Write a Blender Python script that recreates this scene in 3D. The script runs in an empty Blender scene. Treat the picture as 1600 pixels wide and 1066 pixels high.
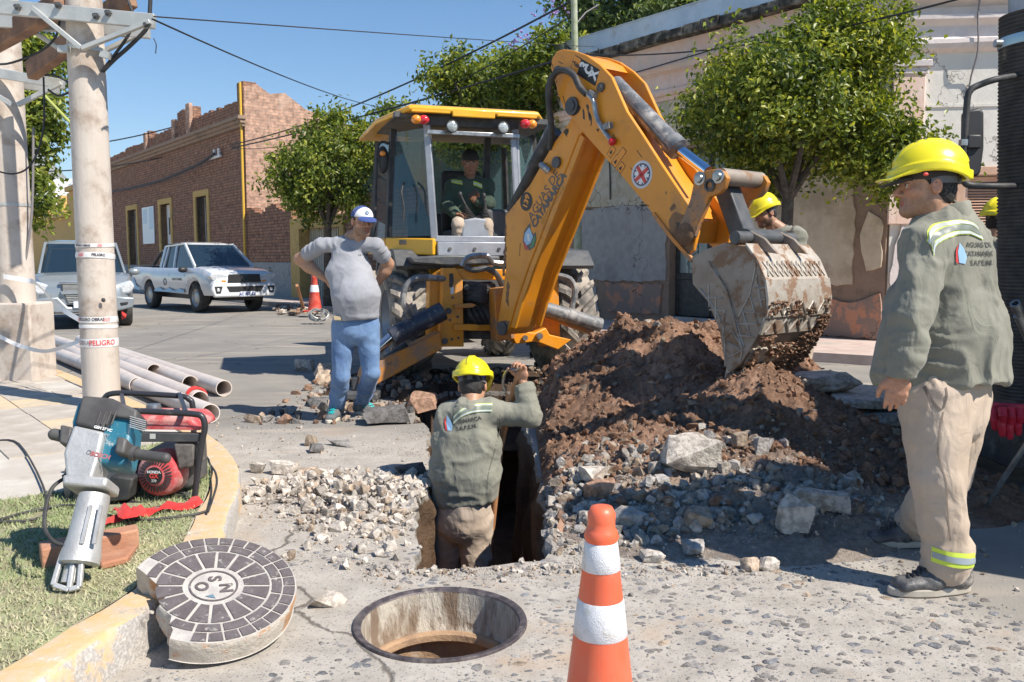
import bpy,bmesh,math,random
import numpy as np
from mathutils import Vector,Matrix
from mathutils.geometry import delaunay_2d_cdt
PI=math.pi
R=math.radians
random.seed(7)
rng=np.random.default_rng(7)
SC=bpy.context.scene
COL=SC.collection
# -- camera, sky, sun, exposure
H=1.35
FPX=1320.0
PITCH=math.atan(125/FPX)
cam=bpy.data.cameras.new('camera')
cam.sensor_width=36;cam.lens=FPX/1600*36;cam.clip_start=.05;cam.clip_end=20000
camo=bpy.data.objects.new('camera',cam);COL.objects.link(camo)
camo.location=(0,0,H);camo.rotation_euler=(PI/2-PITCH,0,0)
SC.camera=camo
SUN_AZ,SUN_EL=R(-31),R(48)
sdir=Vector((math.cos(SUN_EL)*math.cos(SUN_AZ),math.cos(SUN_EL)*math.sin(SUN_AZ),math.sin(SUN_EL)))
w=bpy.data.worlds.new('World');SC.world=w;w.use_nodes=True
nt=w.node_tree
sky=nt.nodes.new('ShaderNodeTexSky');sky.sky_type='NISHITA';sky.sun_disc=False
sky.sun_elevation=SUN_EL;sky.sun_rotation=math.atan2(sdir.x,sdir.y)
sky.altitude=500;sky.air_density=1.0;sky.dust_density=.15;sky.ozone_density=2.2
bg=nt.nodes['Background'];bg.inputs[1].default_value=.105
hs=nt.nodes.new('ShaderNodeHueSaturation');hs.inputs['Saturation'].default_value=1.3;nt.links.new(sky.outputs[0],hs.inputs['Color']);nt.links.new(hs.outputs[0],bg.inputs[0])
sl=bpy.data.lights.new('sun','SUN');sl.energy=4.9;sl.angle=R(.53);sl.color=(1,.935,.84)
so=bpy.data.objects.new('sun',sl);COL.objects.link(so)
so.rotation_euler=(-sdir).to_track_quat('-Z','Y').to_euler();so.location=(8,-6,14)
SC.view_settings.view_transform='Standard';SC.view_settings.look='None'
SC.view_settings.gamma=1;SC.view_settings.use_curve_mapping=False
SC.view_settings.exposure=.5
SC.cycles.max_bounces=6;SC.cycles.diffuse_bounces=3;SC.cycles.glossy_bounces=3
SC.cycles.transmission_bounces=4;SC.cycles.transparent_max_bounces=8
SC.cycles.use_denoising=True
SC.cycles.sample_clamp_indirect=6
# -- measuring the place through the lens
_cp,_sp=math.cos(PITCH),math.sin(PITCH)
def ray(px,py):
 x=(px-800)/FPX;u=(533-py)/FPX
 return Vector((x,_cp+_sp*u,-_sp+_cp*u))
def G(px,py,z=0.0):
 r=ray(px,py);t=(z-H)/r.z
 return Vector((r.x*t,r.y*t,z))
def P(px,py,Y):
 r=ray(px,py);t=Y/r.y
 return Vector((r.x*t,Y,H+r.z*t))
def PL(px,py,O,n):
 r=ray(px,py);O=Vector(O);n=Vector(n)
 t=(O-Vector((0,0,H))).dot(n)/r.dot(n)
 return Vector((0,0,H))+r*t
# -- materials
MATS={}
def _ramp(nt,fac,c1,c2,lo,hi):
 m=nt.nodes.new('ShaderNodeMapRange');m.interpolation_type='SMOOTHSTEP'
 m.inputs['From Min'].default_value=lo;m.inputs['From Max'].default_value=hi
 nt.links.new(fac,m.inputs['Value'])
 x=nt.nodes.new('ShaderNodeMix');x.data_type='RGBA'
 nt.links.new(m.outputs[0],x.inputs[0])
 for s,c in((6,c1),(7,c2)):
  if isinstance(c,(tuple,list)):x.inputs[s].default_value=(*c[:3],1)
  else:nt.links.new(c,x.inputs[s])
 return x.outputs[2]
def _noise(nt,co,scale,detail=5,rough=.6,dist=0):
 n=nt.nodes.new('ShaderNodeTexNoise');n.inputs['Scale'].default_value=scale
 n.inputs['Detail'].default_value=detail;n.inputs['Roughness'].default_value=rough
 n.inputs['Distortion'].default_value=dist
 if co is not None:nt.links.new(co,n.inputs['Vector'])
 return n.outputs[0]
def _map(nt,co,scale=(1,1,1),rot=(0,0,0),loc=(0,0,0)):
 m=nt.nodes.new('ShaderNodeMapping');m.inputs['Scale'].default_value=scale
 m.inputs['Rotation'].default_value=rot;m.inputs['Location'].default_value=loc
 nt.links.new(co,m.inputs[0]);return m.outputs[0]
def _math(nt,op,a,b=None,c=None):
 m=nt.nodes.new('ShaderNodeMath');m.operation=op
 for i,v in enumerate((a,b,c)):
  if v is None:continue
  if isinstance(v,(int,float)):m.inputs[i].default_value=v
  else:nt.links.new(v,m.inputs[i])
 return m.outputs[0]
def _mixc(nt,fac,a,b,mode='MIX'):
 x=nt.nodes.new('ShaderNodeMix');x.data_type='RGBA';x.blend_type=mode
 for s,c in((0,fac),(6,a),(7,b)):
  if isinstance(c,(int,float)):x.inputs[s].default_value=c
  elif isinstance(c,(tuple,list)):x.inputs[s].default_value=(*c[:3],1)
  else:nt.links.new(c,x.inputs[s])
 return x.outputs[2]
def _bump(nt,h,strength,dist,prev=None):
 b=nt.nodes.new('ShaderNodeBump');b.inputs['Strength'].default_value=strength
 b.inputs['Distance'].default_value=dist;nt.links.new(h,b.inputs['Height'])
 if prev is not None:nt.links.new(prev,b.inputs['Normal'])
 return b.outputs[0]
def newmat(name):
 m=bpy.data.materials.new(name);m.use_nodes=True
 return m,m.node_tree,m.node_tree.nodes['Principled BSDF']
def objco(nt):
 return nt.nodes.new('ShaderNodeTexCoord').outputs['Object']
def mat(name,c1,c2=None,sc=6,lo=.35,hi=.65,rough=.6,metal=0,bump=0,bs=60,bd=.01,dirt=None,da=(.5,.7),ds=3,
spec=.5,coat=0,chips=None,attr=None,stretch=(1,1,1),rvar=.12):
 if name in MATS:return MATS[name]
 m,nt,b=newmat(name)
 co=_map(nt,objco(nt),stretch)
 col=None
 if attr:
  a=nt.nodes.new('ShaderNodeAttribute');a.attribute_name=attr;col=a.outputs['Color']
  if c2:
   n=_noise(nt,co,sc);col=_mixc(nt,1.0,col,_ramp(nt,n,c1,c2,lo,hi),'MULTIPLY')
 elif c2:
  col=_ramp(nt,_noise(nt,co,sc,6),c1,c2,lo,hi)
 if dirt:
  dn=_noise(nt,_map(nt,objco(nt),(1,1,1),(0,0,0),(3.1,7.7,1.3)),ds,8,.7)
  col=_ramp(nt,dn,col if col is not None else c1,dirt,*da)
  rr=nt.nodes.new('ShaderNodeMapRange');nt.links.new(dn,rr.inputs[0])
  rr.inputs[1].default_value,rr.inputs[2].default_value=da
  rr.inputs[3].default_value=rough;rr.inputs[4].default_value=max(rough,.85)
  nt.links.new(rr.outputs[0],b.inputs['Roughness'])
 else:
  rn=_noise(nt,co,sc*3,3)
  rr=nt.nodes.new('ShaderNodeMapRange');nt.links.new(rn,rr.inputs[0])
  rr.inputs[3].default_value=max(.02,rough-rvar);rr.inputs[4].default_value=min(1,rough+rvar)
  nt.links.new(rr.outputs[0],b.inputs['Roughness'])
 if chips:
  cn=_noise(nt,co,chips[1],7,.75);big=_noise(nt,co,1.7,3,.6);cn=_math(nt,'ADD',cn,_math(nt,'MULTIPLY',big,.35))
  col=_ramp(nt,cn,col if col is not None else c1,chips[0],chips[2],chips[2]+.015)
 if col is not None:nt.links.new(col,b.inputs['Base Color'])
 else:b.inputs['Base Color'].default_value=(*c1,1)
 b.inputs['Metallic'].default_value=metal
 b.inputs['Specular IOR Level'].default_value=spec
 b.inputs['Coat Weight'].default_value=coat
 if bump:
  nt.links.new(_bump(nt,_noise(nt,co,bs,6,.65),bump,bd),b.inputs['Normal'])
 MATS[name]=m
 return m
def glass(name,tint=(.6,.75,.72),alpha=.35,rough=.03):
 if name in MATS:return MATS[name]
 m,nt,b=newmat(name)
 b.inputs['Base Color'].default_value=(*tint,1);b.inputs['Roughness'].default_value=rough
 b.inputs['Alpha'].default_value=alpha;b.inputs['Specular IOR Level'].default_value=.9
 MATS[name]=m;return m
# -- object helpers
def tag(o,label=None,cat=None,group=None,kind=None):
 if label:o['label']=label
 if cat:o['category']=cat
 if group:o['group']=group
 if kind:o['kind']=kind
 return o
def empty(name,loc,label=None,cat=None,group=None,M=None):
 o=bpy.data.objects.new(name,None);COL.objects.link(o)
 o.empty_display_size=.2
 o.matrix_world=M if M is not None else Matrix.Translation(Vector(loc))
 o['_m']=1
 return tag(o,label,cat,group)
PM={}
def setparent(o,parent,local=False):
 """local: the mesh is written in the parent's own frame; otherwise in world coordinates"""
 if parent is None:return
 o.parent=parent
 if not local:
  o.matrix_parent_inverse=wm(parent).inverted()
def wm(o):
 return o.matrix_basis.copy()if o.parent is None else wm(o.parent)@o.matrix_parent_inverse@o.matrix_basis
def link(name,me,m=None,parent=None,local=False,bevel=0,seg=2,smooth=True,ang=38,label=None,cat=None,group=None,kind=None,M=None):
 o=bpy.data.objects.new(name,me);COL.objects.link(o)
 if M is not None:o.matrix_world=M
 if m is not None and not me.materials:me.materials.append(m)
 if smooth and len(me.polygons):
  me.polygons.foreach_set('use_smooth',[True]*len(me.polygons))
  if ang<180:me.set_sharp_from_angle(angle=R(ang))
 if not smooth and len(me.polygons):me.polygons.foreach_set('use_smooth',[False]*len(me.polygons))
 setparent(o,parent,local)
 if bevel:
  b=o.modifiers.new('edge','BEVEL');b.width=bevel;b.segments=seg;b.limit_method='ANGLE';b.angle_limit=R(35)
  b.harden_normals=False
 return tag(o,label,cat,group,kind)
def npmesh(name,V,F):
 """V (n,3), F (m,k) arrays"""
 me=bpy.data.meshes.new(name)
 V=np.asarray(V,np.float32);F=np.asarray(F,np.int32)
 me.vertices.add(len(V));me.vertices.foreach_set('co',V.ravel())
 k=F.shape[1]
 me.loops.add(F.size);me.loops.foreach_set('vertex_index',F.ravel())
 me.polygons.add(len(F));me.polygons.foreach_set('loop_start',np.arange(0,F.size,k,dtype=np.int32))
 me.polygons.foreach_set('loop_total',np.full(len(F),k,np.int32))
 me.update(calc_edges=True);me.validate()
 return me
def setcol(me,C,name='Col'):
 a=me.color_attributes.new(name,'FLOAT_COLOR','POINT')
 C=np.asarray(C,np.float32)
 if C.shape[1]==3:C=np.hstack([C,np.ones((len(C),1),np.float32)])
 a.data.foreach_set('color',C.ravel())
def frame_of(d,up=Vector((0,0,1))):
 d=Vector(d).normalized()
 s=d.cross(up)
 if s.length<1e-4:s=d.cross(Vector((1,0,0)))
 s.normalize();u=s.cross(d).normalized()
 return s,u,d
class MB:
 def __init__(self,M=None):self.v=[];self.f=[];self.M=M
 def add(self,vs,fs,M=None):
  n=len(self.v)
  for p in vs:
   p=Vector(p)
   if M is not None:p=M@p
   if self.M is not None:p=self.M@p
   self.v.append(p)
  self.f+=[[n+i for i in f]for f in fs]
  return self
 BF=[(0,3,2,1),(4,5,6,7),(0,1,5,4),(1,2,6,5),(2,3,7,6),(3,0,4,7)]
 def box(self,x0,x1,y0,y1,z0,z1,M=None):
  return self.add([(x0,y0,z0),(x1,y0,z0),(x1,y1,z0),(x0,y1,z0),(x0,y0,z1),(x1,y0,z1),(x1,y1,z1),(x0,y1,z1)],self.BF,M)
 def beam(self,p0,p1,w,h,up=(0,0,1),w1=None,h1=None):
  p0,p1=Vector(p0),Vector(p1);s,u,d=frame_of(p1-p0,Vector(up))
  w1=w if w1 is None else w1;h1=h if h1 is None else h1
  vs=[p+s*a*ww/2+u*b*hh/2 for p,ww,hh in((p0,w,h),(p1,w1,h1))for a,b in((-1,-1),(1,-1),(1,1),(-1,1))]
  return self.add(vs,[(0,1,2,3),(7,6,5,4),(0,4,5,1),(1,5,6,2),(2,6,7,3),(3,7,4,0)])
 def cyl(self,p0,p1,r0,r1=None,n=16,caps=True):
  r1=r0 if r1 is None else r1
  p0,p1=Vector(p0),Vector(p1);s,u,d=frame_of(p1-p0)
  vs=[];fs=[]
  for p,r in((p0,r0),(p1,r1)):
   for i in range(n):
    a=2*PI*i/n;vs.append(p+(s*math.cos(a)+u*math.sin(a))*r)
  for i in range(n):fs.append((i,(i+1)%n,n+(i+1)%n,n+i))
  if caps:fs+=[tuple(reversed(range(n))),tuple(range(n,2*n))]
  return self.add(vs,fs)
 def pipe(self,p0,p1,ro,ri,n=28):
  p0,p1=Vector(p0),Vector(p1);s,u,d=frame_of(p1-p0)
  vs=[];fs=[]
  for p,r in((p0,ro),(p1,ro),(p1,ri),(p0,ri)):
   for i in range(n):
    a=2*PI*i/n;vs.append(p+(s*math.cos(a)+u*math.sin(a))*r)
  for k in range(4):
   for i in range(n):
    a,b=k*n,((k+1)%4)*n
    fs.append((a+i,a+(i+1)%n,b+(i+1)%n,b+i))
  return self.add(vs,fs)
 def tube(self,pts,r,n=8,caps=True,sm=0):
  pts=[Vector(p)for p in pts]
  if sm:pts=catmull(pts,sm)
  rs=r if isinstance(r,(list,tuple))else None
  vs=[];fs=[];N=len(pts);up=Vector((0,0,1));s=None
  for i,p in enumerate(pts):
   d=(pts[min(i+1,N-1)]-pts[max(i-1,0)]).normalized()
   if s is None:
    s,u,_=frame_of(d)
   else:
    s=(s-d*s.dot(d)).normalized()
   u=s.cross(d)
   rr=np.interp(i/(N-1),np.linspace(0,1,len(rs)),rs)if rs else r
   for k in range(n):
    a=2*PI*k/n;vs.append(p+(s*math.cos(a)+u*math.sin(a))*rr)
  for i in range(N-1):
   for k in range(n):fs.append((i*n+k,i*n+(k+1)%n,(i+1)*n+(k+1)%n,(i+1)*n+k))
  if caps:fs+=[tuple(reversed(range(n))),tuple(range((N-1)*n,N*n))]
  return self.add(vs,fs)
 def prism(self,pts,off0,off1=None):
  """pts: 3D outline; off0/off1: vectors added for the two ends"""
  pts=[Vector(p)for p in pts];n=len(pts)
  if off1 is None:off1=off0;off0=Vector((0,0,0))
  vs=[p+Vector(off0)for p in pts]+[p+Vector(off1)for p in pts]
  fs=[tuple(range(n)),tuple(reversed(range(n,2*n)))]+[(i,n+i,n+(i+1)%n,(i+1)%n)for i in range(n)]
  return self.add(vs,fs)
 def lathe(self,prof,c=(0,0,0),ax=(0,0,1),n=32,caps=False):
  s,u,d=frame_of(Vector(ax));c=Vector(c);vs=[];fs=[];m=len(prof)
  for i in range(n):
   a=2*PI*i/n;e=s*math.cos(a)+u*math.sin(a)
   for r,h in prof:vs.append(c+e*r+d*h)
  for i in range(n):
   j=(i+1)%n
   for k in range(m-1):fs.append((i*m+k,j*m+k,j*m+k+1,i*m+k+1))
  if caps:fs+=[tuple(i*m+m-1 for i in range(n)),tuple(i*m for i in reversed(range(n)))]
  return self.add(vs,fs)
 def ell(self,c,r,n=16,m=10,Rm=None):
  c=Vector(c);vs=[];fs=[]
  r=(r,r,r)if isinstance(r,(int,float))else r
  for j in range(m+1):
   t=PI*j/m
   for i in range(n):
    a=2*PI*i/n;p=Vector((r[0]*math.sin(t)*math.cos(a),r[1]*math.sin(t)*math.sin(a),r[2]*math.cos(t)))
    vs.append(c+(Rm@p if Rm is not None else p))
  for j in range(m):
   for i in range(n):fs.append((j*n+i,(j+1)*n+i,(j+1)*n+(i+1)%n,j*n+(i+1)%n))
  return self.add(vs,fs)
 def quad(self,*p):return self.add(p,[tuple(range(len(p)))])
 def mesh(self,name='m',fix=True):
  me=bpy.data.meshes.new(name);me.from_pydata([tuple(v)for v in self.v],[],self.f)
  if fix:
   bm=bmesh.new();bm.from_mesh(me);bmesh.ops.remove_doubles(bm,verts=bm.verts,dist=1e-5)
   bmesh.ops.recalc_face_normals(bm,faces=bm.faces);bm.to_mesh(me);bm.free()
  me.update();return me
 def build(self,name,m=None,parent=None,**k):
  return link(name,self.mesh(name),m,parent,**k)
def catmull(pts,sub=6):
 out=[];N=len(pts)
 for i in range(N-1):
  p0,p1,p2,p3=pts[max(i-1,0)],pts[i],pts[i+1],pts[min(i+2,N-1)]
  for k in range(sub):
   t=k/sub
   out.append(.5*((2*p1)+(p2-p0)*t+(2*p0-5*p1+4*p2-p3)*t*t+(3*p1-p0-3*p2+p3)*t**3))
 out.append(pts[-1]);return out
def copy_tree(o,parent=None):
 c=o.copy();COL.objects.link(c)
 if parent is not None:c.parent=parent
 for ch in[x for x in o.children]:copy_tree(ch,c)
 return c
def text(name,s,size,m,M,parent=None,ext=.001,local=False,sx=1.0,align='CENTER',label=None,shear=0,bold=0):
 cu=bpy.data.curves.new(name,'FONT');cu.body=s;cu.size=size;cu.extrude=ext;cu.align_x=align;cu.align_y='CENTER'
 cu.resolution_u=3;cu.shear=shear;cu.offset=bold
 o=bpy.data.objects.new('tmp',cu)
 me=bpy.data.meshes.new_from_object(o)
 bpy.data.objects.remove(o);bpy.data.curves.remove(cu)
 me.transform(M@Matrix.Diagonal((sx,1,1,1)))
 return link(name,me,m,parent,local=local,smooth=False,label=label)
def fmat(o,x,y,z=None):
 """matrix with given origin and x, y directions"""
 x=Vector(x).normalized();y=Vector(y);z=x.cross(y).normalized()if z is None else Vector(z).normalized();y=z.cross(x)
 return Matrix(((x.x,y.x,z.x,o[0]),(x.y,y.y,z.y,o[1]),(x.z,y.z,z.z,o[2]),(0,0,0,1)))
# -- numpy noise and signed-distance modelling
_LAT=np.random.default_rng(3).random((32,32,32)).astype(np.float32)
def vn(Pt,s=1.0,o=0.0):
 q=np.asarray(Pt,np.float32)*np.float32(s)+np.float32(o+100.37)
 i=np.floor(q).astype(np.int32);f=q-i;f=f*f*(3-2*f);i &= 31;j=(i+1)&31
 x0,y0,z0=i[...,0],i[...,1],i[...,2];x1,y1,z1=j[...,0],j[...,1],j[...,2]
 fx,fy,fz=f[...,0],f[...,1],f[...,2]
 a=_LAT[x0,y0,z0]*(1-fx)+_LAT[x1,y0,z0]*fx;b=_LAT[x0,y1,z0]*(1-fx)+_LAT[x1,y1,z0]*fx
 c=_LAT[x0,y0,z1]*(1-fx)+_LAT[x1,y0,z1]*fx;d=_LAT[x0,y1,z1]*(1-fx)+_LAT[x1,y1,z1]*fx
 return(a*(1-fy)+b*fy)*(1-fz)+(c*(1-fy)+d*fy)*fz
def fbm(Pt,s=1.0,oct=4,o=0.0,g=.5):
 r=0;a=1;t=0
 for k in range(oct):r=r+a*vn(Pt,s*2**k,o+13.7*k);t+=a;a *= g
 return r/t
def v3(a):return np.array(a,np.float32)
def cap(a,b,ra,rb=None):
 a,b=v3(a),v3(b);rb=ra if rb is None else rb;ab=b-a;L=float(ab@ab)+1e-9
 def f(p):
  q=p-a;t=np.clip((q@ab)/L,0,1)
  return np.linalg.norm(q-t[...,None]*ab,axis=-1)-(ra+(rb-ra)*t)
 f.bb=(np.minimum(a-ra,b-rb),np.maximum(a+ra,b+rb));return f
def ecap(a,b,wa,da,wb,db,side):
 """capsule with an elliptical cross-section, half width w along side, half depth d"""
 a,b=v3(a),v3(b);ab=b-a;Ln=float(np.linalg.norm(ab));ax=ab/Ln
 s=v3(side);s=s-ax*(s@ax);s /= np.linalg.norm(s);d=np.cross(ax,s)
 m=max(wa,wb,da,db)
 def f(p):
  q=p-a;t=np.clip((q@ax)/Ln,0,1);q=q-(t*Ln)[...,None]*ax
  W=wa+(wb-wa)*t;D=da+(db-da)*t;mn=np.minimum(W,D)
  k=np.sqrt(((q@s)/W)**2+((q@d)/D)**2+((q@ax)/mn)**2)
  return(k-1)*mn
 f.bb=(np.minimum(a,b)-m,np.maximum(a,b)+m);return f
def elp(c,r,Rm=None):
 c,r=v3(c),v3(r);Rn=None if Rm is None else np.array(Rm,np.float32)[:3,:3]
 def f(p):
  q=p-c
  if Rn is not None:q=q@Rn
  k=np.linalg.norm(q/r,axis=-1);return(k-1)*float(r.min())
 m=float(r.max());f.bb=(c-m,c+m);return f
def smin(a,b,k):
 h=np.clip(.5+.5*(b-a)/k,0,1);return b+(a-b)*h-k*h*(1-h)
def smax(a,b,k):return-smin(-a,-b,k)
def union(prims,k=.02):
 def f(p):
  r=None
  for q in prims:
   kk=k
   if isinstance(q,tuple):q,kk=q
   v=q(p);r=v if r is None else smin(r,v,kk)
  return r
 f.bb=(np.min([(q[0]if isinstance(q,tuple)else q).bb[0]for q in prims],0),np.max([(q[0]if isinstance(q,tuple)else q).bb[1]for q in prims],0))
 return f
def surfnet(f,h,lo=None,hi=None,pad=.02):
 lo=f.bb[0]-pad if lo is None else v3(lo);hi=f.bb[1]+pad if hi is None else v3(hi)
 n=np.ceil((hi-lo)/h).astype(int)+1
 ax=[lo[i]+h*np.arange(n[i],dtype=np.float32)for i in range(3)]
 V=np.empty(n,np.float32);step=max(1,int(4e5//(n[1]*n[2])))
 for i in range(0,n[0],step):
  g=np.stack(np.meshgrid(ax[0][i:i+step],ax[1],ax[2],indexing='ij'),-1)
  V[i:i+step]=f(g)
 S=V<0
 S[0]=S[-1]=False;S[:,0]=S[:,-1]=False;S[:,:,0]=S[:,:,-1]=False
 V=np.where(S,np.minimum(V,-1e-6),np.maximum(V,1e-6))
 C=[(a,b,c)for a in(0,1)for b in(0,1)for c in(0,1)]
 sl_=lambda A,c:A[c[0]:A.shape[0]-1+c[0],c[1]:A.shape[1]-1+c[1],c[2]:A.shape[2]-1+c[2]]
 cnt=sum(sl_(S,c).astype(np.int8)for c in C)
 act=(cnt>0)&(cnt<8);idx=-np.ones(act.shape,np.int64);I=np.argwhere(act);idx[act]=np.arange(len(I))
 acc=np.zeros((len(I),3),np.float32);num=np.zeros(len(I),np.float32)
 val={c:V[I[:,0]+c[0],I[:,1]+c[1],I[:,2]+c[2]]for c in C}
 for c in C:
  for a in range(3):
   if c[a]==0:
    d=list(c);d[a]=1;d=tuple(d);v0,v1=val[c],val[d];x=(v0<0)!=(v1<0)
    t=np.where(x,v0/(v0-v1+(v0==v1)),0)
    p=np.array(c,np.float32)[None]+t[:,None]*(np.array(d,np.float32)-np.array(c,np.float32))[None]
    acc[x]+=p[x];num[x]+=1
 vs=lo+h*(I+acc/num[:,None])
 fs=[]
 for a in range(3):
  b,c=(a+1)%3,(a+2)%3
  A=[slice(None)]*3;B=[slice(None)]*3;A[a]=slice(0,-1);B[a]=slice(1,None)
  X=S[tuple(A)]!=S[tuple(B)];E_=np.argwhere(X)
  E_=E_[(E_[:,b]>0)&(E_[:,c]>0)&(E_[:,b]<n[b]-1)&(E_[:,c]<n[c]-1)]
  o=np.zeros(3,int)
  def cell(db,dc):
   q=E_.copy();q[:,b]+=db;q[:,c]+=dc;return idx[q[:,0],q[:,1],q[:,2]]
  Q=np.stack([cell(-1,-1),cell(0,-1),cell(0,0),cell(-1,0)],1)
  fl=S[E_[:,0],E_[:,1],E_[:,2]]
  Q[~fl]=Q[~fl][:,::-1];fs.append(Q)
 F_=np.concatenate(fs);F_=F_[(F_>=0).all(1)]
 return vs.astype(np.float32),F_
def vnormals(V,F_):
 N=np.zeros_like(V);n=np.cross(V[F_[:,2]]-V[F_[:,0]],V[F_[:,3%F_.shape[1]]]-V[F_[:,1]])
 for k in range(F_.shape[1]):np.add.at(N,F_[:,k],n)
 return N/(np.linalg.norm(N,axis=1,keepdims=True)+1e-9)
def relax(V,F_,it=2,lam=.5):
 for _ in range(it):
  A=np.zeros_like(V);c=np.zeros(len(V),np.float32);k=F_.shape[1]
  for i in range(k):
   np.add.at(A,F_[:,i],V[F_[:,(i+1)%k]]);np.add.at(c,F_[:,i],1)
   np.add.at(A,F_[:,(i+1)%k],V[F_[:,i]]);np.add.at(c,F_[:,(i+1)%k],1)
  V=V+lam*(A/c[:,None]-V)
 return V
def join(parts):
 V=[];F_=[];n=0
 for v,f in parts:V.append(v);F_.append(f+n);n+=len(v)
 return np.concatenate(V),np.concatenate(F_)
# ==== GROUND
def ground_mat():
 m,nt,b=newmat('road_surface');co=objco(nt)
 sep=nt.nodes.new('ShaderNodeSeparateXYZ');nt.links.new(co,sep.inputs[0])
 n1=_noise(nt,co,.7,6,.6);n2=_noise(nt,co,5,8,.7);n3=_noise(nt,co,30,5,.7);n4=_noise(nt,co,140,3,.6)
 asp=_ramp(nt,n1,(.23,.215,.195),(.31,.285,.25),.35,.7)
 asp=_ramp(nt,n3,asp,(.3,.285,.26),.52,.75)
 st=_noise(nt,_map(nt,co,(.25,2.2,1),(0,0,R(-38))),1.4,6,.6)
 asp=_ramp(nt,st,asp,(.4,.345,.28),.5,.72)
 asp=_ramp(nt,n2,asp,(.17,.16,.15),.6,.8)
 con=_ramp(nt,n2,(.36,.325,.28),(.47,.43,.375),.35,.65)
 con=_ramp(nt,n3,con,(.3,.275,.245),.52,.75)
 vs_=nt.nodes.new('ShaderNodeTexVoronoi');vs_.inputs['Scale'].default_value=95;nt.links.new(co,vs_.inputs['Vector']);sg=nt.nodes.new('ShaderNodeSeparateColor');nt.links.new(vs_.outputs['Color'],sg.inputs[0])
 spk=_math(nt,'MULTIPLY',_math(nt,'LESS_THAN',vs_.outputs['Distance'],.38),_math(nt,'GREATER_THAN',sg.outputs[0],.72));con=_mixc(nt,_math(nt,'MULTIPLY',spk,.75),con,(.19,.18,.17))
 con=_ramp(nt,n4,con,(.54,.505,.455),.6,.78)
 och=_noise(nt,_map(nt,co,(1,1,1),(0,0,0),(4,9,0)),.9,6,.65)
 con=_ramp(nt,och,con,(.44,.32,.22),.54,.72)
 yy=_math(nt,'ADD',sep.outputs[1],_math(nt,'MULTIPLY',n1,1.6))
 yy=_math(nt,'ADD',yy,_math(nt,'MULTIPLY',n2,.5))
 yy=_math(nt,'ADD',yy,_math(nt,'MULTIPLY',_math(nt,'MAXIMUM',_math(nt,'SUBTRACT',sep.outputs[0],1.05),0),4.2))
 fm=nt.nodes.new('ShaderNodeMapRange');fm.interpolation_type='SMOOTHSTEP'
 fm.inputs[1].default_value=7.0;fm.inputs[2].default_value=8.0;nt.links.new(yy,fm.inputs[0])
 col=_mixc(nt,fm.outputs[0],con,asp)
 v=nt.nodes.new('ShaderNodeTexVoronoi');v.feature='DISTANCE_TO_EDGE';v.inputs['Scale'].default_value=.33
 wv=nt.nodes.new('ShaderNodeVectorMath');wv.operation='ADD';nz=nt.nodes.new('ShaderNodeTexNoise');nz.inputs['Scale'].default_value=2.5;nz.inputs['Detail'].default_value=6
 nt.links.new(co,nz.inputs['Vector']);sc=nt.nodes.new('ShaderNodeVectorMath');sc.operation='SCALE';sc.inputs['Scale'].default_value=.55
 nt.links.new(nz.outputs['Color'],sc.inputs[0]);nt.links.new(co,wv.inputs[0]);nt.links.new(sc.outputs[0],wv.inputs[1]);nt.links.new(wv.outputs[0],v.inputs['Vector'])
 cr=nt.nodes.new('ShaderNodeMapRange');cr.inputs[1].default_value=.001;cr.inputs[2].default_value=.0055;nt.links.new(v.outputs['Distance'],cr.inputs[0])
 col=_mixc(nt,cr.outputs[0],(.16,.14,.12),col)
 nt.links.new(col,b.inputs['Base Color']);b.inputs['Roughness'].default_value=.92;b.inputs['Specular IOR Level'].default_value=.25
 nm=_bump(nt,n2,.35,.02);nm=_bump(nt,n3,.35,.008,nm);nm=_bump(nt,n4,.5,.003,nm);nm=_bump(nt,cr.outputs[0],.6,.008,nm)
 nt.links.new(nm,b.inputs['Normal']);return m
M_ROAD=ground_mat()
def jag(pts,step,amp,seed=1):
 rr=random.Random(seed);out=[];n=len(pts)
 for i in range(n):
  a,b=Vector(pts[i]),Vector(pts[(i+1)%n]);k=max(1,int((b-a).length/step))
  for j in range(k):
   p=a.lerp(b,j/k);out.append((p.x+rr.uniform(-amp,amp),p.y+rr.uniform(-amp,amp)))
 return out
TR=jag([(-.42,3.6),(-.46,4.0),(-.53,4.49),(-.5,5.26),(-.6,5.9),(-.68,6.79),(-.85,7.3),(-.95,8.0),(-.7,8.7),(.4,8.7),(.32,7.8),(.1,7.06),(.15,6.2),(.17,4.98),(.18,4.2),(.15,3.72),(-.1,3.64)],.07,.018,4)
MHC=Vector((-.268,3.055,0));MHR=.30
MH=[(MHC.x+MHR*math.cos(2*PI*i/64),MHC.y+MHR*math.sin(2*PI*i/64))for i in range(64)]
def inpoly(x,y,poly):
 c=False;n=len(poly);j=n-1
 for i in range(n):
  xi,yi=poly[i][0],poly[i][1];xj,yj=poly[j][0],poly[j][1]
  if(yi>y)!=(yj>y)and x<(xj-xi)*(y-yi)/(yj-yi)+xi:c=not c
  j=i
 return c
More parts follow.
